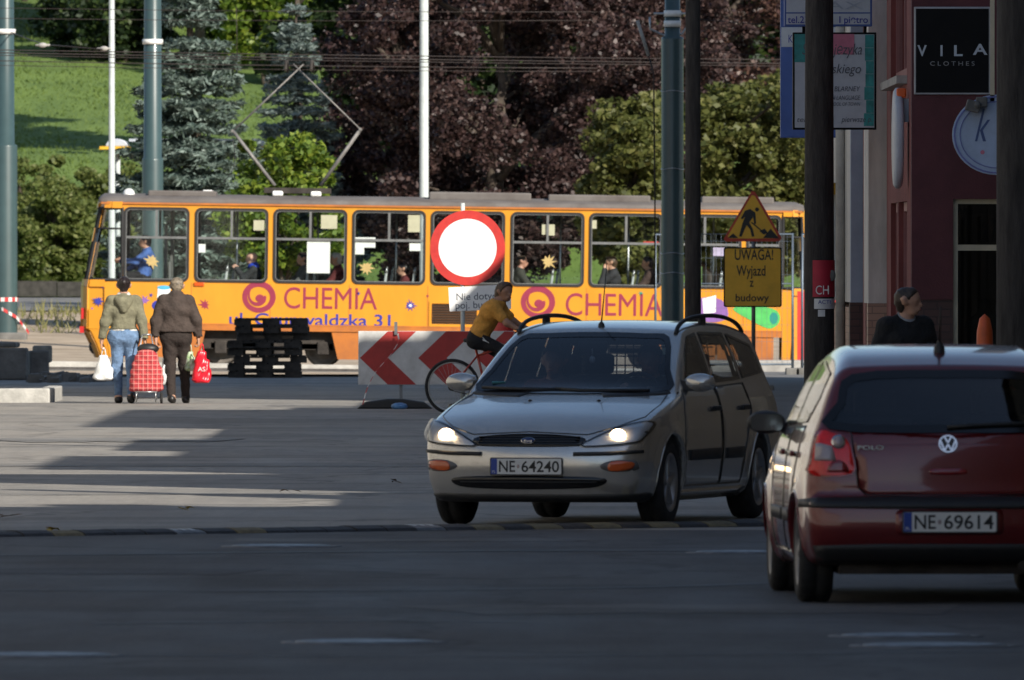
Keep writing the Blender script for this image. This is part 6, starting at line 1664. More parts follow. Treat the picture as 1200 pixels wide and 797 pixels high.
pole('lamp_pole', 'tall white lamp pole in front of the purple plum tree', 497, 262, .095, .082, None, 11, M_galv, 'white lamp poles')
pole('lamp_pole', 'thin white lamp pole left of the teal pole', 131, 272, .075, .05, None, 11, M_galv, 'white lamp poles')
pW = pole('utility_pole', 'slim dark utility pole right of the teal pole', 812, 150, .098, .075, None, 9, M_pole, 'dark street poles')
pC = pole('utility_pole', 'dark utility pole with a red poster, in front of the school sign', 960, 124, .15, .118, None, 9, M_pole, 'dark street poles')
pole('utility_pole', 'thick dark pole at the right edge of the picture', 1198, 96, .195, .185, None, 8, M_pole, 'dark street poles')
# wires
def wire(px0, py0, px1, py1, Y, r, sag=0.0, label=None, n=10):
    a = at(px0, py0, Y); b = at(px1, py1, Y); pts = [a+(b-a)*t-Vector((0, 0, 4*sag*t*(1-t))) for t in np.linspace(0, 1, n)]
    mb = MB(); mb.tube(pts, r*.6, 5); o = mb.build('overhead_wire', M_wire, None); tag(o, label, 'wire', 'overhead tram wires'); return o
for i, q in enumerate(((-300, 4, 700, 14, 250, .010, 'topmost overhead wire, crossing the upper left'), (-300, 17, 700, 24, 250, .010, 'second overhead wire from the top'),
    (-300, 53, 1250, 72, 241.2, .016, 'upper contact wire above the pantograph'), (-300, 56, 1250, 77, 243, .018, 'reddish contact wire just above the pantograph head'),
    (-300, 59, 1250, 80, 246, .014, 'lower contact wire beside the pantograph head'), (-300, 64, 700, 80, 251, .016, 'heavier feeder wire at the pantograph head'), (-300, 70, 700, 84, 253, .010, 'lowest thin wire at the pantograph head'))):
    wire(*q[:6], .05, q[6])
wire(788, 20, 1300, 40, 206, .010, .1, 'span wire running right from the dark teal pole')
wire(788, 56, 1300, 80, 206, .008, .1, 'lower span wire running right from the dark teal pole')
o = MB(); o.tube([at(13, 38, 268), at(50, 52, 255), at(120, 58, 243)], .012, 5); tag(o.build('span_wire', M_wire), 'short span wire tied to the leftmost teal pole', 'wire', 'overhead tram wires')
for px, py in ((50, 53), (122, 57)):
    mb = MB(); p = at(px, py, 250); mb.sphere(p, (.09, .05, .05), 8, 6); mb.tube([p+Vector((-.14, 0, 0)), p+Vector((.14, 0, 0))], .02, 6); tag(mb.build('wire_insulator', M_conc, None), 'pale insulator on the wires %s' % ('nearest the leftmost pole' if px == 50 else 'beside the thin white lamp pole'), 'insulator', 'wire insulators')
for px in (37+240, 917*0+276):
    pass
mb = MB(); mb.tube([at(277, 8, 249), at(278, 72, 249)], .008, 4); tag(mb.build('dropper_wire', M_wire), 'thin vertical dropper wire left of the pantograph', 'wire', 'overhead tram wires')

# striped tape on the leftmost pole
def tape(name, label, pts, w, n, parent=None, group=None, up=(0, 0, 1)):
    o = thing(name, label, 'tape', (0, 0, 0), 0, group) if parent is None else node(name, parent)
    pts = [Vector(p) for p in pts]; seg = [0]
    for i in range(1, len(pts)): seg.append(seg[-1]+(pts[i]-pts[i-1]).length)
    def P(s):
        for i in range(1, len(pts)):
            if s <= seg[i]+1e-9: t = (s-seg[i-1])/(seg[i]-seg[i-1]); return pts[i-1].lerp(pts[i], t)
        return pts[-1]
    up = Vector(up)*w/2
    for i in range(n):
        a, b = P(seg[-1]*i/n), P(seg[-1]*(i+1)/n); mb = MB()
        mb.add([a-up, b-up, b+up, a+up], [(0, 1, 2, 3)]); q = mb.build('tape_stripe', M_taper if i % 2 else M_tapew, o)
        sm_ = q.modifiers.new('s', 'SOLIDIFY'); sm_.thickness = .004
    return o
z1 = az_(351, Y1)
tape('warning_tape', None, [(.262*math.cos(t), .262*math.sin(t), z1-float(zg(ax_(6, Y1), Y1))) for t in np.linspace(-PI, 0, 12)], .085, 10, parent=pA)
bA = Vector(pA.location)
tape('warning_tape', None, [Vector((-.26, -.1, az_(358, Y1)-bA.z)), Vector((-.05, -.27, az_(362, Y1)-bA.z)), Vector((.25, -.2, az_(372, Y1)-bA.z)), Vector((.42, -.2, az_(384, Y1)-bA.z)), Vector((.5, -.2, az_(390, Y1)-bA.z))], .07, 10, parent=pA)

# poster on the utility pole
def wrap(name, pole_o, Y, r, py0, py1, a0, a1, m, parent=None):
    z0, z1_ = az_(py1, Y)-pole_o.location.z, az_(py0, Y)-pole_o.location.z; mb = MB(); n = 10
    vs = [(r*math.sin(a), -r*math.cos(a), z) for z in (z0, z1_) for a in np.linspace(a0, a1, n)]
    mb.add(vs, [(i, i+1, n+i+1, n+i) for i in range(n-1)], True); return mb.build(name, m, parent or pole_o)
ps = wrap('poster', pC, 124, .151, 305, 348, -.45, 1.4, mat('poster_red', (.50, .025, .05), .6, var=.1))
wrap('poster', pC, 124, .152, 350, 362, -.35, 1.35, M_paper); wrap('poster_scrap', pC, 124, .153, 363, 371, -.1, .35, M_paper)
def ptext(s, w, h, x, py, m):
    text(s, w, h, 'poster_lettering', m, pC, (x, -.158, az_(py, 124)-pC.location.z), depth=0)
ptext('CH', .125, .085, .025, 345, M_wht); ptext('ACTI', .12, .035, .045, 356, M_dblue); ptext('KONCERT', .12, .025, .045, 361, M_ink) if False else None
mb = MB(); mb.sphere((.12, -.10, az_(323, 124)-pC.location.z), (.035, .012, .055), 10, 8); mb.build('poster_portrait', M_conc_d, pC)

# ------------------------------------------------------------------ signs on the buildings
M_sblue = mat('sign_blue', (.045, .10, .34), .4, var=.1, scale=2); M_slight = mat('sign_pale', (.46, .50, .56), .45, var=.06); M_steal = mat('sign_teal', (.03, .27, .27), .45, var=.25, scale=6); M_spink = mat('sign_pink', (.55, .17, .26), .45); M_sgrey = mat('sign_grey_ink', (.10, .11, .14), .6); M_sbl = mat('sign_black', (.006, .006, .007), .5, spec=.12)
def board(name, label, px0, py0, px1, py1, Y, th, face, edge, frame=.02):
    a = at(px0, py1, Y); b = at(px1, py0, Y); o = thing(name, label, 'sign', ((a.x+b.x)/2, Y, a.z)); w, h = b.x-a.x, b.z-a.z
    mb = MB(); mb.span((-w/2, 0.003, 0), (w/2, th, h)); mb.build('box', edge, o, bevel=.006)
    mb = MB(); mb.span((-w/2+frame, 0, frame), (w/2-frame, .004, h-frame)); mb.build('face', face, o)
    s = FPX/Y
    def L(px, py): return ((px-px0)/s-w/2, (py1-py)/s)
    return o, L, s
o, L_, s = board('projecting_sign', 'lower pale sign with teal and pink corners hanging over the pavement', 929, 38, 1027, 152, 126.6, .16, M_slight, M_sbl)
def rectd(o, L_, px0, py0, px1, py1, m, name='colour_block', y=-.003):
    a = L_(px0, py1); b = L_(px1, py0); mb = MB(); mb.span((a[0], y-.001, a[1]), (b[0], y, b[1])); return mb.build(name, m, o)
def stext(o, L_, s, body, px0, px1, py_top, py_base, m, shear=0.0, y=-.006, bold=0.0):
    c = L_((px0+px1)/2, py_base); return text(body, (px1-px0)/s, (py_base-py_top)/s, 'lettering', m, o, (c[0], y, c[1]), depth=0, shear=shear, bold=bold)
rectd(o, L_, 931, 40, 952, 73, M_steal); rectd(o, L_, 975, 40, 1001, 64, M_spink); 
for i in range(7): rectd(o, L_, 1012+random.uniform(0, 3), 41+i*15.3, 1024, 41+(i+1)*15.3-.4, M_steal)
stext(o, L_, s, 'Szkoła języka', 940, 1010, 51, 64, M_sgrey, .25); stext(o, L_, s, 'angielskiego', 944, 1009, 75, 86, M_sgrey, .25)
stext(o, L_, s, "O'NEIL'S BLARNEY", 950, 1008, 101, 107, M_sgrey, .2); stext(o, L_, s, 'ST OPEN LANGUAGE', 958, 1008, 112, 117, M_sgrey, .2); stext(o, L_, s, 'SCHOOL OF TOWN', 968, 1008, 120, 124, M_sgrey, .2)
stext(o, L_, s, 'tel. 642 24', 934, 977, 137, 143, M_sgrey, .2); stext(o, L_, s, 'pierwsze p.', 986, 1022, 137, 143, M_sgrey, .2)
for x in (-.3, .3): mb = MB(); mb.tube([(x, .08, s and (152-38)/s), (x, .08, (152-38)/s+.07)], .015, 6); mb.build('hanger', M_sbl, o)
o, L_, s = board('projecting_sign', 'upper pale sign with telephone number hanging over the pavement', 919, -40, 1022, 31, 126.6, .16, M_slight, M_sblue)
rectd(o, L_, 921, 14.5, 1020, 16, M_sblue); stext(o, L_, s, 'tel.230 100   I piętro', 923, 1017, 19, 27, M_dblue, .0, bold=.01)
stext(o, L_, s, 'MAX', 945, 1012, 2, 11, mat('sign_faint', (.36, .41, .5), .5), .0)
o, L_, s = board('projecting_sign', 'tall blue sign behind the two pale signs', 914.5, -40, 992, 161.5, 135, .12, M_sblue, M_sblue, .012)
rectd(o, L_, 915.5, 32, 990, 55, M_slight); stext(o, L_, s, 'K', 924, 929, 41, 50, M_dblue)
for i, py in enumerate((62, 78, 95, 112, 124, 140)): stext(o, L_, s, 'ABCDEF'[i], 926, 929.5, py, py+4, M_slight) if False else None
mb = MB(); mb.span((.2, .04, 1.9), (1.25, .08, 1.95)); mb.span((.2, .04, .2), (1.25, .08, .25)); mb.build('bracket', M_sbl, o)
o, L_, s = board('small_sign', 'small yellow box sign on the pale wall under the street signs', 973, 183, 983, 228, 138, .3, mat('sign_yellow', (.60, .33, .03), .5), MAT['sign_yellow'], .005)
o, L_, s = board('shop_sign', 'black square shop sign with white letters on the maroon wall', 1071, 8, 1161, 111, 119.98, .015, M_sbl, mat('frame_grey', (.36, .36, .38), .4, .5), .018)
stext(o, L_, s, 'V', 1075, 1086, 53, 65.5, M_slight, bold=.02); stext(o, L_, s, 'I', 1102, 1104.5, 53, 65.5, M_slight, bold=.02); stext(o, L_, s, 'L', 1118, 1128, 53, 65.5, M_slight, bold=.02); stext(o, L_, s, 'A', 1140, 1157, 51.5, 64, M_slight, bold=.02)
stext(o, L_, s, 'C L O T H E S', 1090, 1142, 72, 77, mat('sign_dim', (.28, .28, .29), .5))
# oval sign hanging from a bracket
Yo = 118.6; sc_ = FPX/Yo; cx, cz = ax_(1168, Yo), az_(158, Yo)
o = thing('oval_sign', 'pale blue oval hanging sign partly behind the right edge pole', 'sign', (cx, Yo, cz))
mb = MB(); mb.prism(ellipse(0, 0, 52/sc_, 47/sc_, 40), 0, .05); mb.build('board', mat('oval_blue', (.36, .45, .62), .45, var=.06), o)
for k_, rr in ((0, .97), (1, .84)):
    mb = MB(); q = .015 if k_ == 0 else .009; mb.ring(ellipse(0, 0, 52/sc_*rr, 47/sc_*rr, 40), ellipse(0, 0, 52/sc_*rr-q, 47/sc_*rr-q, 40), -.006-.001*k_, -.001); mb.build('rim_line', mat('oval_rim', (.16, .18, .42), .5), o)
text('k', .14, .30, 'lettering', mat('oval_ink', (.06, .10, .26), .5), o, (-.13, -.004, -.06), shear=.45, depth=0)
mb = MB(); mb.prism(ellipse(-.13, -.16, .02, .02, 10), -.004, -.002); mb.build('dot', M_spink, o)
mb = MB(); mb.span((-.06, .0, .30), (-.02, .04, 1.3)); mb.build('hanger_post', M_cream, o)
mb = MB(); mb.box((-.22, -.08, .26), (.13, .12, .10), (0, .3, 0)); mb.box((-.14, -.06, .30), (.10, .12, .09)); mb.sphere((-.18, -.13, .27), .035, 10, 8); mb.build('spot_lamp', M_conc_d, o, bevel=.01)
# half-round sign seen edge on
Ye = 121.0; o = thing('edge_on_sign', 'round white sign seen edge-on at the white pilaster', 'sign', (ax_(1052, Ye), Ye, az_(162, Ye)))
mb = MB(); n = 24; mb.lathe([(.001, -.04), (.44, -.04), (.47, -.02), (.47, .02), (.44, .04), (.001, .04)], 32, 'x'); q = mb.build('board', M_slight, o); q.scale = (1, .55, 1); q.rotation_euler = (0, 0, .05)
mb = MB(); mb.box((.03, -.1, .42), (.09, .09, .09)); mb.build('orange_lamp', mat('lamp_orange', (.75, .12, .015), .4), o, bevel=.015)
mb = MB(); mb.box((.04, -.04, .26), (.12, .1, .22)); mb.build('mount', M_slight, o)

# orange post outside the shop
Yq = 112; o = thing('orange_post', 'rounded orange post standing at the shop window', 'post', (ax_(1154, Yq), Yq, gz(4, Yq)+.03))
mb = MB(); mb.lathe([(.075, 0), (.075, 1.0), (.068, 1.25), (.045, 1.36), (.001, 1.40)], 18); mb.build('shaft', mat('post_orange', (.62, .10, .02), .5), o)
mb = MB(); mb.lathe([(.17, 0), (.17, .04), (.08, .06)], 18); mb.build('foot', M_black, o)

# ------------------------------------------------------------------ road works
Yw = 190; sw_ = FPX/Yw
M_syel = mat('sign_amber', (.80, .44, .03), .45, var=.08, scale=3); M_grey_post = mat('sign_post', (.20, .21, .22), .5, .6)
o = thing('roadworks_sign', 'amber roadworks triangle above an amber text board on one post', 'sign', (ax_(883, Yw), Yw, gz(3.5, Yw)))
def LW(px, py): return (px/sw_-883/sw_, az_(py, Yw)-o.location.z)
def trif(sc, y0, y1, name, m):
    c = LW(881, 258); P0 = [LW(848, 280), LW(850, 283), LW(913, 283), LW(916, 279), LW(885, 225), LW(881, 224)]
    q = [(c[0]+(a-c[0])*sc, c[1]+(b-c[1])*sc) for a, b in P0]; mb = MB(); mb.prism(q, y0, y1); return mb.build(name, m, o)
tp = trif(1, -.02, -.012, 'triangle_plate', mat('sign_red', (.52, .05, .025), .45)); trif(.86, -.026, -.021, 'triangle_face', M_syel)
def glyph(polys):
    for q in polys:
        mb = MB(); mb.prism([LW(*p) for p in q], -.031, -.027); mb.build('digging_figure', M_ink, o)
glyph([catmull([(887, 243), (889.5, 245.5), (887, 248), (884.5, 245.5)], 4), [(873, 247), (879, 245), (885, 249), (886, 262), (884, 263), (882.5, 254), (878, 261), (882, 268), (884, 277), (881, 277.5), (879, 269), (875, 264), (872, 270), (869, 277.5), (866, 277), (870, 262), (873, 254), (870, 257), (868, 256)],
       [(880, 261), (881, 260), (893, 270), (892, 271)], [(890, 271), (896, 268), (900, 273), (895, 275)], [(894, 279), (903, 268), (913, 279.5)], [(853, 279), (859, 273.5), (865, 279)]])
mb = MB(); mb.prism(rrect(*LW(848, 360), *LW(916, 290), .03, 3), -.02, -.01); mb.build('board_edge', M_sbl, o); mb = MB(); mb.prism(rrect(*LW(849.5, 358.5), *LW(914.5, 291.5), .025, 3), -.024, -.0205); mb.build('board_face', M_syel, o)
for body, a, b, t, bs in (('UWAGA!', 861, 906, 292, 304.5), ('Wyjazd', 863, 897, 311, 323), ('z', 878.5, 883, 329, 336), ('budowy', 862, 901, 342, 353)):
    c = LW((a+b)/2, bs); text(body, (b-a)/sw_, (bs-t)/sw_ if body != 'budowy' else None, 'lettering', M_ink, o, (c[0], -.026, c[1]), depth=0, bold=.012)
mb = MB(); mb.tube([(0, 0.02, -.1), (0, .02, LW(0, 232)[1])], .03, 10); mb.build('post', M_grey_post, o)
mb = MB(); mb.box((0, .02, .05), (.6, .4, .12)); mb.build('foot', M_conc_d, o, bevel=.02)

# round no-entry sign with its plate, chevron board below
Yb = 169.0; sb_ = FPX/Yb
o = thing('no_vehicles_sign', 'round white sign with red rim and white text plate below', 'sign', (ax_(545, Yb), Yb-.06, gz(-.5, Yb)))
def LB(px, py): return ((px-545)/sb_, az_(py, Yb)-o.location.z)
M_sred = mat('retro_red', (.62, .045, .035), .45, scale=9, detail=8, col2=(.46, .03, .028)); M_swht = mat('retro_white', (.88, .88, .87), .4, var=.02)
cc = LB(548, 290.5); R_ = 44/sb_
mb = MB(); mb.prism(ellipse(*cc, R_, R_, 48), -.012, 0); pl_ = mb.build('disc', M_alu, o)
mb = MB(); mb.ring(ellipse(*cc, R_, R_, 48), ellipse(*cc, R_*.775, R_*.775, 48), -.0145, -.0125); mb.build('red_rim', M_sred, o)
mb = MB(); mb.prism(ellipse(*cc, R_*.775, R_*.775, 48), -.0140, -.0125); mb.build('white_face', M_swht, o)
mb = MB(); mb.prism([LB(527, 365), LB(599, 362), LB(599, 333), LB(525.5, 337)], -.012, -.004); tpp = mb.build('text_plate', M_swht, o)
for body, a, b, t, bs in (('Nie dotyczy', 535, 592, 343, 351), ('poj. budowy', 534, 592, 353, 361)):
    c = LB((a+b)/2, bs); q = text(body, (b-a)/sb_, None, 'lettering', M_sgrey, o, (c[0], -.0145, c[1]), rot=(PI/2, -.03, 0), depth=0)
mb = MB(); mb.tube([(-.03, .03, -.0), (-.03, .03, LB(0, 238)[1])], .028, 10); mb.build('post', M_galv, o)
mb = MB(); mb.lathe([(.22, 0), (.22, .06), (.05, .09)], 14); mb.build('foot', M_black, o)
o = thing('chevron_board', 'red and white chevron barrier board in front of the round sign', 'barrier', (ax_(512, Yb), Yb-.2, gz(-.9, Yb)))
Yc_ = Yb-.2; sc2 = FPX/Yc_
def LC(px, py): return ((px-512)/sc2, az_(py, Yc_)-o.location.z)
x0, zb = LC(420, 451); x1, zt = LC(604, 388)
mb = MB(); mb.span((x0, -.02, zb), (x1, .02, zt)); mb.build('board', mat('board_white', (.70, .70, .69), .5, var=.1, scale=4, detail=9, col2=(.46, .45, .43)), o, bevel=.006)
zm = (zb+zt)/2; hh = (zt-zb)/2-.004; t0 = .37
for xc in (x0+.02, x0+.78, x0+1.54):
    w = t0; a = xc; pts = [(a, zm), (a+hh*1.05, zt-.004), (min(a+hh*1.05+w, x1-.01), zt-.004), (a+w, zm), (min(a+hh*1.05+w, x1-.01), zb+.004), (a+hh*1.05, zb+.004)]
    mb = MB(); mb.add([(u, -.0225, v) for u, v in pts], [(0, 1, 2, 3), (0, 3, 4, 5)]); mb.build('red_chevron', mat('chevron_red', (.42, .035, .03), .5, var=.12, scale=4), o)
for x in (LC(470, 0)[0], LC(580, 0)[0]):
    mb = MB(); mb.span((x-.02, .021, .05), (x+.02, .06, zt)); mb.build('leg', M_grey_post, o)
    mb = MB(); mb.prism([(-.5, 0), (.5, 0), (.38, .09), (.1, .13), (-.1, .13), (-.38, .09)], -.2, .2); q = mb.build('rubber_foot', M_black, o, bevel=.02); q.location = (x-.08, .04, 0)
mb = MB(); mb.span((LC(464, 0)[0]-.02, -.05, zt-.05), (LC(464, 0)[0]+.02, .05, zt+.12)); mb.build('clamp', M_grey_post, o)
ob = o
tape('barrier_tape', 'torn red and white tape hanging down the chevron board', [Vector(at(466, 391, Yc_-.1)), at(468, 400, Yc_-.12), at(458, 416, Yc_-.2), at(440, 436, Yc_-.3), at(430, 455, Yc_-.35), at(425, 474, Yc_-.4)], .03, 14, up=(.5, 0, .5))
mb = MB(); p = at(468, 476, Yc_-.45); mb.sphere((p.x, p.y, gz(p.x, p.y)+.035), (.11, .08, .05), 10, 8); tag(mb.build('crumpled_bag', mat('blue_plastic', (.10, .25, .5), .4, var=.3, scale=14)), 'small crumpled blue plastic bag beside the chevron board foot', 'litter')
# red and white barrel behind the cyclist
Yr = 172; o = thing('traffic_barrel', 'red and white traffic barrel behind the cyclist', 'barrel', (ax_(590, Yr), Yr, gz(-.1, Yr)))
rr = 13.5/(FPX/Yr); zz_ = [0, .45, .72, .9, 1.15]
for i, (a, b) in enumerate(((0, .5), (.5, .80), (.80, 1.03))):
    mb = MB(); mb.lathe([(rr*(1.0-.06*i), a+.002), (rr*(1.0-.06*i), b-.002)], 20); mb.build('band', M_sred if i % 2 == 0 else M_swht, o)
mb = MB(); mb.sphere((0, 0, 1.03), (rr*.86, rr*.86, .16), 18, 8); mb.build('dome_lamp', M_sred, o)
mb = MB(); mb.lathe([(rr*1.4, 0), (rr*1.4, .05), (rr, .07)], 18); mb.build('foot', M_black, o)

# site fence panels
Yf = 217; M_fence = mat('fence_blue_grey', (.16, .20, .25), .5, .5)
def fence(label, px0, px1):
    a = ax_(px0, Yf); b = ax_(px1, Yf); o = thing('site_fence_panel', label, 'fence', ((a+b)/2, Yf, gz(b, Yf)), 0, 'site fence panels'); w = (b-a)/2-.03; H = 2.38
    mb = MB(); mb.tube([(-w, 0, .05), (-w, 0, H), (w, 0, H), (w, 0, .05)], .024, 8); mb.tube([(-w, 0, .2), (w, 0, .2)], .016, 6); mb.tube([(-w, 0, 1.55), (w, 0, 1.55)], .012, 6); mb.build('tube_frame', M_fence, o)
    mb = MB()
    for x in np.arange(-w+.08, w, .085): mb.tube([(x, 0, .2), (x, 0, H)], .0028, 3, cap=False)
    for z in np.arange(.3, H, .28): mb.tube([(-w, 0, z), (w, 0, z)], .0028, 3, cap=False)
    tag(mb.build('wire_mesh', M_fence, o), kind='stuff')
    for s in (-1, 1): mb = MB(); mb.box((s*w, 0, .07), (.24, .6, .14)); mb.build('foot_block', M_conc_d, o, bevel=.02)
    return o
fence('blue grey mesh fence panel behind the silver car and amber sign', 766, 931); fence('mesh fence panel at far right, beside the poster pole', 938, 1090); fence('mesh fence panel hidden behind the silver car roof', 596, 758) if False else None
mb = MB(); a = at(880, 428, 223); mb.span((3.3, 222.6, 0), (8, 224.2, .22)); tag(mb.build('concrete_slab', M_conc, None, bevel=.02), 'pale concrete slab lying behind the mesh fence', 'slab')
o = thing('red_panel', 'red hoarding panel at the tail of the tram', 'panel', (ax_(942, 236), 236, gz(5.3, 236))); mb = MB(); mb.span((-.12, 0, .3), (.6, .05, 1.55)); mb.build('board', M_sred, o); mb = MB(); mb.tube([(0, .08, -.1), (0, .08, 1.5)], .03, 6); mb.tube([(.5, .08, -.1), (.5, .08, 1.5)], .03, 6); mb.build('stakes', M_pole, o)

# pallets, each a thing
Yp = 214.5; M_wood = mat('weathered_pallet_wood', (.05, .043, .037), .95, var=.4, scale=5, bump=.4, bscale=30); xp = ax_(313, Yp); r_ = random.Random(4)  # weathered wood, its colour darkened to carry the shade on the stack
first = None
names = ['bottom', 'second', 'third', 'fourth', 'fifth', 'sixth', 'seventh', 'top']
for i in range(8):
    lab = '%s weathered pallet of the dark stack in front of the tram' % (names[i] if i in (0, 7) else names[i]+' from the bottom')
    if first is None:
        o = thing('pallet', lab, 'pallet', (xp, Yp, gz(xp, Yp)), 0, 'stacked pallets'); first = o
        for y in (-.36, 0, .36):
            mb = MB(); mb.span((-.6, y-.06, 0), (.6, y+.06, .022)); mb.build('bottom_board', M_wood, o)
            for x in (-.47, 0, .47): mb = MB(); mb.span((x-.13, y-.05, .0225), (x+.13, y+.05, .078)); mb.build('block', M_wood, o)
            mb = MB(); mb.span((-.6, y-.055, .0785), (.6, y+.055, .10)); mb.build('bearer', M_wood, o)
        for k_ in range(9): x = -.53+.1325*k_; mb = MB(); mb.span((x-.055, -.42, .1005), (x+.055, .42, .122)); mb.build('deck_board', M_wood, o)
    else:
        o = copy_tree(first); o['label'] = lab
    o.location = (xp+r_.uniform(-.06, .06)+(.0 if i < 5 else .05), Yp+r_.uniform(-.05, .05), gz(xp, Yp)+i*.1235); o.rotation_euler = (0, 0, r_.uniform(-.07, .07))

# concrete blocks and rubble on the left
Yk = 210
def block(label, px0, py0, px1, py1, Y, d, m, rz=0):
    a = at(px0, py1, Y); b = at(px1, py0, Y); gzz = gz(a.x, Y); o = thing('concrete_block', label, 'concrete block', ((a.x+b.x)/2, Y+d/2, max(gzz, a.z) if a.z > .25 else gzz), rz, 'blocks stacked on the left')
    mb = MB(); w, h = b.x-a.x, b.z-(a.z if a.z > .25 else gzz); mb.span((-w/2, -d/2, 0), (w/2, d/2, h)); mb.build('slab', m, o, bevel=.03); return o
block('large dark concrete block at the left edge below the taped pole', -30, 408, 31, 443, Yk, .9, M_conc_d)
block('smaller dark concrete block right of the large one', 33, 411, 56, 441, Yk+1.2, .5, M_conc_d, .1)
block('paler low block leaning at the large block', 38, 405, 60, 425, Yk+3.4, .5, mat('mid_concrete', (.24, .23, .2), .9, var=.2))
block('flat slab on top of the large dark block', -20, 401, 20, 407.5, Yk+.1, .8, M_conc_d, -.05)
V = []; F = []; r2 = np.random.default_rng(8); MBr = MB()
for i in range(90):
    px = r2.uniform(35, 135); Y = r2.uniform(205, 211); x = ax_(px, Y); sz = r2.uniform(.05, .2); z = gz(x, Y)
    vs = [(x+sz*(dx-.5)*r2.uniform(.7, 1.3), Y+sz*(dy-.5)*r2.uniform(.7, 1.3), z+sz*.7*dz*r2.uniform(.6, 1.2)-.01) for dz in (0, 1) for dy in (0, 1) for dx in (0, 1)]
    MBr.add(vs, [(0, 2, 3, 1), (4, 5, 7, 6), (0, 1, 5, 4), (2, 6, 7, 3), (0, 4, 6, 2), (1, 3, 7, 5)])
tag(MBr.build('rubble', M_conc_d), 'broken paving rubble in front of the tram nose', 'rubble', kind='stuff')
# low dark wall and railing beyond the cross road
o = thing('low_wall', 'low dark retaining wall at the foot of the slope on the left', 'wall', (ax_(-100, 328), 328, gz(-10, 328)))
for i in range(10): mb = MB(); mb.span((i*1.2+.01, 0, -.3), ((i+1)*1.2-.01, .4, .42+.01*(i % 3))); mb.build('wall_section', mat('dark_wall', (.05, .046, .042), .9, var=.3), o)

# stop canopy with yellow edge behind the spruces
Yn = 305; M_yel = mat('canopy_yellow', (.70, .40, .02), .5); o = thing('shelter_canopy', 'grey arched shelter canopy with yellow edge behind the spruces', 'shelter', (ax_(208, Yn), Yn, gz(-8, Yn)))
sn = FPX/Yn; zc = az_(172, Yn)-o.location.z
for c_ in (-70, 92):
    x = c_/sn; arc = [(x+13/sn*math.cos(t), zc+9/sn*math.sin(t)) for t in np.linspace(0, PI, 14)]
    mb = MB(); mb.prism(arc, -.9, .9); mb.build('arched_roof', M_slight, o, bevel=.02)
    mb = MB(); mb.span((x-20/sn, -.95, zc-.07), (x+14/sn, .95, zc)); mb.build('yellow_edge', M_yel, o)
    mb = MB(); mb.tube([(x, 0, -.1), (x, 0, zc-.05)], .06, 8); mb.build('post', M_galv, o)
mb = MB(); mb.span((-56/sn, -.5, zc+.12), (76/sn, .5, zc+.18)); mb.build('link_roof', M_slight, o)
o = thing('yellow_railing', 'yellow curved railing behind the tram cab at left', 'railing', (ax_(100, 341), 341, gz(-10, 341)))
mb = MB(); zz1 = az_(246, 341)-o.location.z; mb.tube(catmull([(-.36, 0, 0), (-.34, 0, zz1*.8), (-.2, 0, zz1), (.2, 0, zz1), (.6, 0, zz1)], 5, False), .05, 8)
mb.tube(catmull([(-.28, 0, zz1-.35), (-.16, 0, zz1-.2), (.6, 0, zz1-.2)], 4, False), .025, 6); mb.build('rail', M_yel, o)

# ------------------------------------------------------------------ speed bump made of modules, manhole covers, leaves
M_bump = mat('bump_rubber', (.030, .030, .032), .7, var=.3, scale=12, bump=.4); M_bumpy = mat('bump_yellow', (.20, .165, .085), .8, var=.3, scale=14, col2=(.09, .075, .05)); M_bumpw = mat('bump_grey', (.13, .14, .15), .6, var=.3, scale=14)
A_ = Vector((ax_(-60, 88.2), 88.2, 0)); B_ = Vector((ax_(1010, 92.6), 92.6, 0)); d_ = (B_-A_); Ln = d_.length; d_.normalize(); ang = math.atan2(d_.y, d_.x)
o = thing('speed_bump', 'segmented rubber speed bump running across the street', 'speed bump', A_, ang)
w_ = .25; n_ = int(Ln/w_)
prof = [(-.17, 0), (-.14, .022), (-.07, .037), (0, .041), (.07, .037), (.14, .022), (.17, 0)]
rb = random.Random(2)
for i in range(n_):
    X_ = A_+d_*(i+.5)*w_; z0 = gz(X_.x, X_.y)-A_.z; dz = rb.uniform(-.004, .004); kq = rb.uniform(-.006, .006)
    cx_ = (X_.x/X_.y*FPX+600)
    m_ = M_bump
    if i % 2 == 1: m_ = M_bumpy if cx_ > 520 else (M_bumpw if rb.random() < .55 else (M_bumpy if rb.random() < .4 else M_bump))
    sh = .92 if m_ is not M_bump else 1.0
    mb = MB(); mb.prism([(y+kq, z*sh+z0+dz+.002) for y, z in prof], i*w_+.006, (i+1)*w_-.006, 'x'); mb.build('bump_module', m_, o)
    if m_ is M_bumpw:
        for q in range(3): mb = MB(); mb.prism([(y*.8+kq, z*sh+z0+dz+.006) for y, z in prof], i*w_+.03+q*.07, i*w_+.065+q*.07, 'x'); mb.build('reflector_strip', mat('dull_reflector', (.42, .44, .46), .5, var=.2), o)
M_iron = mat('manhole_iron', (.17, .175, .19), .48, .6, var=.3, scale=12, bump=.5, bscale=40); M_ironr = mat('manhole_rim', (.16, .16, .165), .7, .2, var=.3)
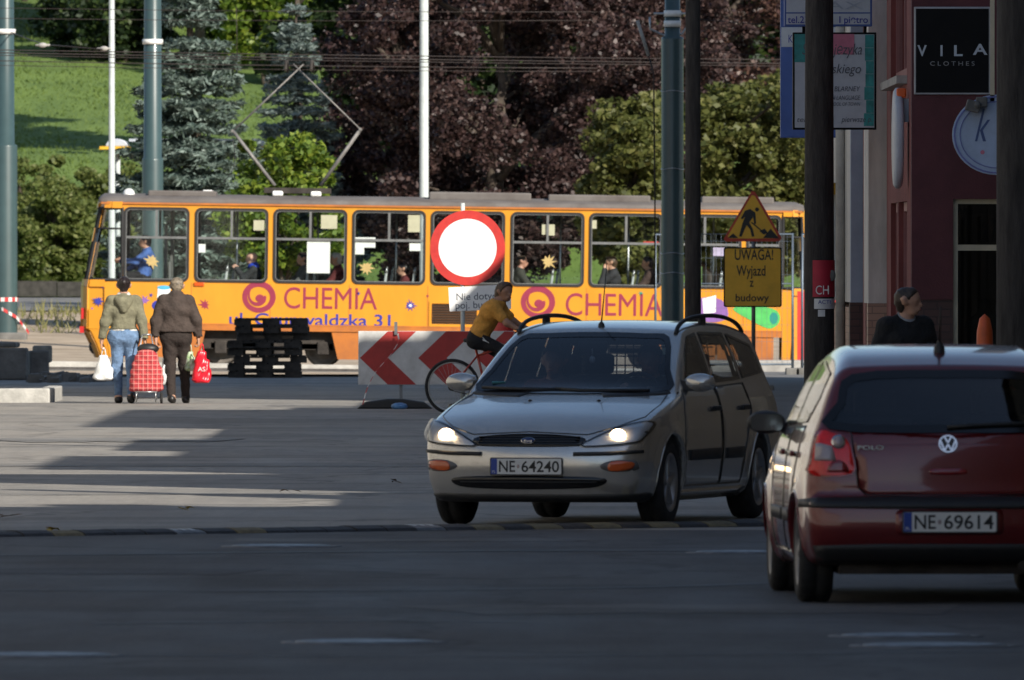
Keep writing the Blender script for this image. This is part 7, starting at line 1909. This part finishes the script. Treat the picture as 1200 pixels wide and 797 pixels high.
for i, (px, py, r, lab) in enumerate(((427, 754, .36, 'large shiny manhole cover at the bottom centre of the road'), (330, 645.5, .34, 'thin looking manhole cover left of the silver car, near the speed bump'), (1062, 746.5, .34, 'further manhole cover under the red hatchback at bottom right'), (1096, 758, .37, 'nearer manhole cover at the bottom right corner'), (45, 769.5, .36, 'manhole cover at the bottom left corner'), (868, 652, .3, 'manhole cover beyond the front wheel of the hatchback') )):
    Y = 1.9*FPX/(py-HOR); x = ax_(px, Y); o = thing('manhole_cover', lab, 'manhole cover', (x, Y, gz(x, Y)), 0, 'manhole covers')
    mb = MB(); mb.lathe([(r+.06, .0), (r+.055, .008), (r, .010), (r-.005, .004)], 36); mb.build('rim', M_ironr, o)
    mb = MB(); mb.lathe([(r-.008, .002), (r-.012, .012), (r*.75, .017), (r*.7, .012), (r*.4, .018), (.001, .018)], 36); mb.build('lid', M_iron, o)
def fallen(label, px, py, n, sz, m, seed, grp=None):
    Y = 1.87*FPX/(py-HOR); x = ax_(px, Y); r = np.random.default_rng(seed); o = thing('fallen_leaves', label, 'leaves', (x, Y, gz(x, Y)), 0, grp)
    for k_ in range(n):
        a = r.uniform(0, 6.28); p = (r.normal()*.05, r.normal()*.12, .012+.02*r.random()); s_ = sz*r.uniform(.7, 1.3); c_, s2 = math.cos(a), math.sin(a); mb = MB()
        mb.add([(p[0]-c_*s_, p[1]-s2*s_, p[2]), (p[0]+s2*s_*.5, p[1]-c_*s_*.5, p[2]+.015), (p[0]+c_*s_, p[1]+s2*s_, p[2]+.02), (p[0]-s2*s_*.5, p[1]+c_*s_*.5, p[2]+.02)], [(0, 1, 2, 3)]); mb.build('leaf', m, o)
M_yl = mat('yellow_leaf', (.50, .36, .03), .7, var=.2, scale=20); M_bl = mat('brown_leaf', (.12, .07, .03), .8, var=.2, scale=20)
fallen('yellow green fallen leaf lying before the speed bump', 216, 601, 4, .05, M_yl, 1); fallen('yellow leaves lying on the speed bump at left', 62, 625, 4, .045, M_yl, 2)
fallen('dark leaf on the road near the parked car front', 350, 580, 3, .05, M_bl, 3); fallen('brown leaf at the left edge of the lit road', 4, 610, 3, .06, M_bl, 4); fallen('small dark twig leaves in the middle of the lit strip', 470, 568, 3, .04, M_bl, 5)

# ------------------------------------------------------------------ bags and trolley of the walkers
def bag(label, px, py_top, py_bot, wpx, m, Y, seed, handles=True, dy=0.0):
    a = at(px, py_bot, Y); h = (py_bot-py_top)/FPX*Y; w = wpx/FPX*Y; r = np.random.default_rng(seed)
    o = thing('carrier_bag', label, 'bag', a)
    def f(x, y, z):
        t = np.clip(z/h, 0, 1); ww = w/2*(1.0-.62*t**1.6)*(1-.12*(t < .08)); dd = .10*(1-.7*t)+.012
        d = ((np.abs(x)/ww)**2.6+(np.abs(y)/dd)**2.2)**(1/2.4)-1
        d = d*np.minimum(ww, dd)*.8; d = d+.008*np.sin(x*31+seed+3*np.sin(z*11))*np.sin(z*17+seed)+.005*np.sin(x*60-z*33+2*np.sin(y*20+seed))
        return smax(smax(d, -z, .04), z-h, .02)
    V, Q = surfnet(f, (-w, -.2, -.05), (w, .2, h+.05), .013); obj_np('sack', V, Q[:, ::-1], m, o)
    mb = MB()
    for s in (-1, 1): mb.tube([(s*w*.12, 0, h*.93), (s*w*.06, 0, h+.07), (0, 0, h+.10)], .008, 5)
    mb.build('handles', m, o); return o
M_bagw = mat('white_polythene', (.78, .79, .78), .35, var=.08, scale=8); M_bagr = mat('red_polythene', (.72, .012, .03), .3, var=.1, scale=8); M_bagg = mat('green_white_polythene', (.72, .75, .68), .35, scale=14, col2=(.20, .42, .08))
bag('full white carrier bag in the hand of the woman in the hooded top', 121.5, 416, 446, 24, M_bagw, PY, 1)
rb_ = bag('bright red carrier bag in the right hand of the brown jacket', 236.5, 411, 449, 23, M_bagr, PY-.15, 2)
text('AS', .10, .06, 'print', M_bagw, rb_, (.0, -.115, .16), rot=(PI/2, 0, 0), depth=0)
bag('small white and green bag beside the red carrier bag', 223, 412, 435, 14, M_bagg, PY+.1, 3)
bag('pale bag hanging between the trolley and the dark trousers', 193, 420, 452, 10, M_bagw, PY+.12, 4)
def tartan():
    m = bpy.data.materials.new('red_tartan'); m.use_nodes = True; nt = m.node_tree; L = nt.links; p = nt.nodes['Principled BSDF']; p.inputs['Roughness'].default_value = .85
    tc = nt.nodes.new('ShaderNodeTexCoord'); sp = nt.nodes.new('ShaderNodeSeparateXYZ'); L.new(tc.outputs['Object'], sp.inputs[0]); col = None
    def band(src, freq, ph, w):
        a = nt.nodes.new('ShaderNodeMath'); a.operation = 'MULTIPLY_ADD'; L.new(src, a.inputs[0]); a.inputs[1].default_value = freq; a.inputs[2].default_value = ph
        b = nt.nodes.new('ShaderNodeMath'); b.operation = 'FRACT'; L.new(a.outputs[0], b.inputs[0]); c = nt.nodes.new('ShaderNodeMath'); c.operation = 'LESS_THAN'; L.new(b.outputs[0], c.inputs[0]); c.inputs[1].default_value = w; return c.outputs[0]
    cur = (.52, .045, .05, 1)
    for src, fr, ph, w, c2, k_ in ((0, 16, .1, .35, (.16, .02, .03, 1), .45), (2, 16, .1, .35, (.16, .02, .03, 1), .45), (0, 16, .7, .16, (.70, .42, .36, 1), .42), (2, 16, .7, .16, (.70, .42, .36, 1), .42)):
        mx = nt.nodes.new('ShaderNodeMix'); mx.data_type = 'RGBA'; mu = nt.nodes.new('ShaderNodeMath'); mu.operation = 'MULTIPLY'; mu.inputs[1].default_value = k_
        L.new(band(sp.outputs[src], fr, ph, w), mu.inputs[0]); L.new(mu.outputs[0], mx.inputs['Factor']); mx.inputs['B'].default_value = c2
        if isinstance(cur, tuple): mx.inputs['A'].default_value = cur
        else: L.new(cur, mx.inputs['A'])
        cur = mx.outputs['Result']
    L.new(cur, p.inputs['Base Color']); return m
Yt_ = PY-.35; o = thing('shopping_trolley', 'red tartan shopping trolley between the two walkers', 'shopping trolley', (ax_(171.5, Yt_), Yt_, gz(-5, Yt_)))
def ft(x, y, z):
    t = np.clip((z-.16)/.58, 0, 1); ww = .235-.135*t**2.4; dd = .15-.07*t
    d = (((np.abs(x)/ww)**3.2+(np.abs(y)/dd)**3)**(1/3.1)-1)*dd*.9+.006*np.sin(x*40+z*18)*np.sin(z*31)
    return smax(smax(d, .16-z, .05), z-.73, .06)
V, Q = surfnet(ft, (-.3, -.22, .1), (.3, .22, .8), .015); obj_np('fabric_bag', V, Q[:, ::-1], tartan(), o)
mb = MB(); mb.sphere((.02, .06, .74), (.15, .10, .075), 14, 8); mb.build('black_flap', M_black, o)
mb = MB()
for s in (-1, 1):
    mb.tube([(s*.13, .12, .05), (s*.13, .17, .55), (s*.06, .14, .93)], .010, 6); mb.tube([(s*.13, -.16, .16), (s*.13, -.16, .03), (s*.13, .12, .08)], .009, 6)
mb.tube([(-.15, -.16, .16), (.15, -.16, .16)], .009, 6); mb.tube([(-.06, .14, .93), (.06, .14, .93)], .012, 6); mb.tube([(-.2, .12, .075), (.2, .12, .075)], .008, 6); mb.build('tube_frame', M_alu, o)
for s in (-1, 1):
    mb = MB(); mb.lathe([(.001, s*.20-.018), (.055, s*.20-.018), (.075, s*.20-.014), (.075, s*.20+.014), (.055, s*.20+.018), (.001, s*.20+.018)], 20, 'x', (0, .12, .076)); mb.build('wheel', M_tyre, o)
